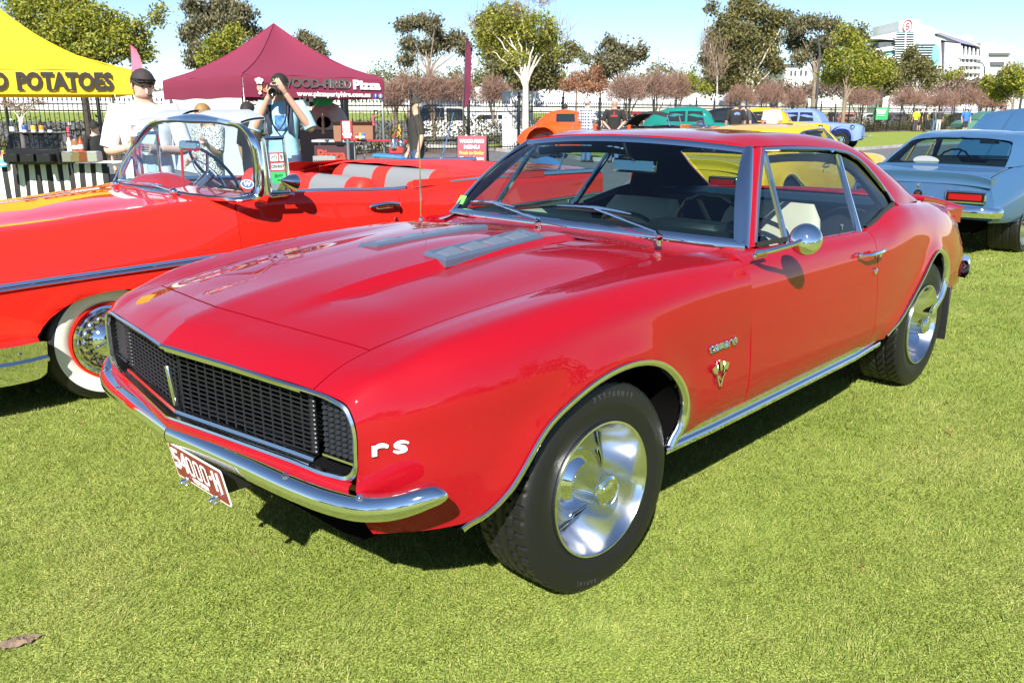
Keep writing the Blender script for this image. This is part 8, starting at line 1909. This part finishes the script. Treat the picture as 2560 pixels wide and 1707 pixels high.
wt = thing('white_building', 'small white building with flat roof behind the gums', 'building', tuple(at_px(1990, 180))); block(wt, 'wall', 1955, 2015, 166, 230, 180, 12, WB); block(wt, 'roof', 1952, 2000, 162, 167, 179.5, 13, SHD)
for px in (1968,1978,1992,2004): block(wt, 'window', px, px+5, 178, 190, 179.8, .3, SHD)
for i, (p0, p1, y0, y1, d, lab) in enumerate(((-40,430,232,262,60,'long white marquee row behind the left fence'),(985,1235,224,246,66,'white marquee row left of the white cabinet'),(1340,1560,226,250,70,'white marquee row behind the orange hot rod'),(1560,1900,234,252,84,'low white marquee row behind the black roadster'))):
    t = thing('event_marquee', lab, 'marquee', tuple(at_px((p0+p1)/2, d)), 0, 'white marquees beyond the car park'); nB = max(3, int((p1-p0)/70)); w = (p1-p0)/nB
    block(t, 'wall', p0, p1, y0+4, 262+4, d, 5, WB)
    for q in range(nB):
        a = at_px(p0+w*q, d)-Vector(t.location); b = at_px(p0+w*(q+1), d)-Vector(t.location); z0 = z_at(p0, y0+4.5, d); z1 = z_at(p0, y0-9, d); c = (a+b)/2+FV*2.5; mb = MB(); mb.add([(*a.xy,z0),(*b.xy,z0),(*(b+FV*5).xy,z0),(*(a+FV*5).xy,z0),(*c.xy,z1)], [(0,1,4),(1,2,4),(2,3,4),(3,0,4)]); mb.build('roof', WM, t, smooth=False)
cb = thing('utility_cabinet', 'white louvred utility cabinet behind the fence and pale tree trunk', 'cabinet', tuple(at_px(1294, 33.2)), VIEW_RZ)
k = 33.2/CAM_F; hh = z_at(1294, 231, 33.2); mb = MB(); mb.rbox((0,.4,hh/2),(78*k,.8,hh), .02); mb.build('case', mat('cabinet_white', (.62,.62,.63), .5), cb); mb = MB(); mb.rbox((0,.4,hh+.02),(82*k,.86,.05), .01); mb.build('lid', mat('cabinet_white', (.62,.62,.63), .5), cb)
for i in range(3): mb = MB(); mb.rbox(((-26+26*i)*k,-.012,hh*.5),(23*k,.02,hh*.86), .006); mb.build('door', mat('cabinet_white', (.62,.62,.63), .5), cb)
def lamp(label, px, d, py, lean, name='street_lamp'):
    t = thing(name, label, 'lamp post', tuple(at_px(px, d)), VIEW_RZ); z = z_at(px, py, d); k = d/CAM_F; mb = MB(); mb.tube(spline(np.array([(0,0,0),(0,0,z*.5),(lean*k*.3,0,z*.9),(lean*k*.55,0,z*.97),(lean*k,0,z)]), 5), np.linspace(.10,.05,21), 8); mb.build('pole', mat('lamp_dark', (.05,.05,.055), .5), t); mb = MB(); mb.rbox((lean*k-.2,0,z),(.6,.2,.10), .03); mb.build('lamp_head', mat('lamp_dark', (.05,.05,.055), .5), t)
lamp('tall dark curved lamp post among the gums', 2038, 60, 88, -22); lamp('thin lamp post in front of the grandstand', 2450, 95, 160, -14)
gb = thing('green_banner', 'green sponsor banner tied to the far fence', 'banner', tuple(at_px(2202, 64)), VIEW_RZ); k = 64/CAM_F; z0, z1 = z_at(2202, 300, 64), z_at(2202, 269, 64); mb = MB(); mb.grid([[((-19+38*u)*k,-.02*math.sin(u*5),z0+(z1-z0)*v) for u in np.linspace(0,1,9)] for v in (0,.5,1)]); o = mb.build('cloth', mat('banner_green', (.03,.30,.09), .7), gb)
for i, (w_, y) in enumerate(((.8,.80),(.72,.64),(.66,.50),(.6,.34))): mb = MB(); mb.box((0,-.06,z0+(z1-z0)*y),(38*k*w_*.8,.01,(z1-z0)*(.10 if i < 2 else .05))); mb.build('print_line', PW_, o, smooth=False)
for px, py0, py1, d, s_, lab in ((937,281,326,44,'5','pink bay marker post beyond the fence right of the pizza stall'),(168,310,352,27.5,'11','pink bay marker post behind the potato stall'),(1129,273,292,60,'7','pink bay marker post in front of the white four wheel drive')):
    t = thing('bay_marker', lab, 'marker', tuple(at_px(px, d)), VIEW_RZ); z = z_at(px, py0, d); k = d/CAM_F; mb = MB(); mb.rbox((-4*k,0,z*.45),(6*k,.05,z*.9), .01); mb.build('post', mat('marker_pink', (.60,.06,.14), .6), t); mb = MB(); mb.rbox((3*k,0,z),(9*k,.03,11*k), .005); o = mb.build('plate', BLACK, t); text_mesh('number', s_, 9*k, PW_, o, frame_m((3*k,-.02,z), (1,0,0), (0,0,1)), .002, bold=.01)
t = thing('traffic_cone', 'yellow traffic cone seen through the fence', 'cone', tuple(at_px(997, 47)), VIEW_RZ); mb = MB(); mb.lathe([(.26,0),(.26,.03),(.16,.04),(.035,.72),(.0005,.72)], 14); mb.build('cone', mat('cone_yellow', (.75,.45,.02), .5), t)
# debris on the lawn
lf = mat('dry_leaf', (.30,.13,.055), .8); mb = MB()
for i in range(60):
    d = RNG.uniform(1.9, 7); px = RNG.uniform(20, 2540); p = at_px(px, d)
    if -4 < p.x < 1.1 and abs(p.y) < 1.1: continue
    a = RNG.uniform(0, 6.3); s = RNG.uniform(.007,.017); M = Matrix.Translation((p.x, p.y, .017))@Matrix.Rotation(a, 4, 'Z')@Matrix.Rotation(RNG.uniform(-.5,.5), 4, 'X')
    mb.grid([[M@Vector((s*u, s*.5*v*(1-u*u), .006*abs(v)+.004*u)) for v in (-1,0,1)] for u in np.linspace(-1,1,5)])
mb.build('fallen_leaves', lf, kind='stuff')
mb = MB(); r_ = px_ray(45, 1610); p = Vector(CAM_POS)+r_*(-CAM_POS[2]/r_.z); rows = [[(.11*math.cos(a)*r*(1+.2*math.sin(3*a)), .045*math.sin(a)*r, .022*(1-r*r)+.006*math.sin(9*a+7*r)) for a in np.linspace(0,2*math.pi,25)] for r in (1,.7,.4,.05)]; mb.grid(rows); mb.v = [(x*.5,y*.5,z*.6) for x,y,z in mb.v]; o = mb.build('soil_clod', mat('dry_soil', (.17,.12,.085), .95, noise=.4, nscale=30, bump=.8, bscale=60)); o.location = (p.x, p.y, .008); o.rotation_euler = (0,0,VIEW_RZ+.5); tag(o, 'clod of dry soil on the lawn at the lower left', 'soil')
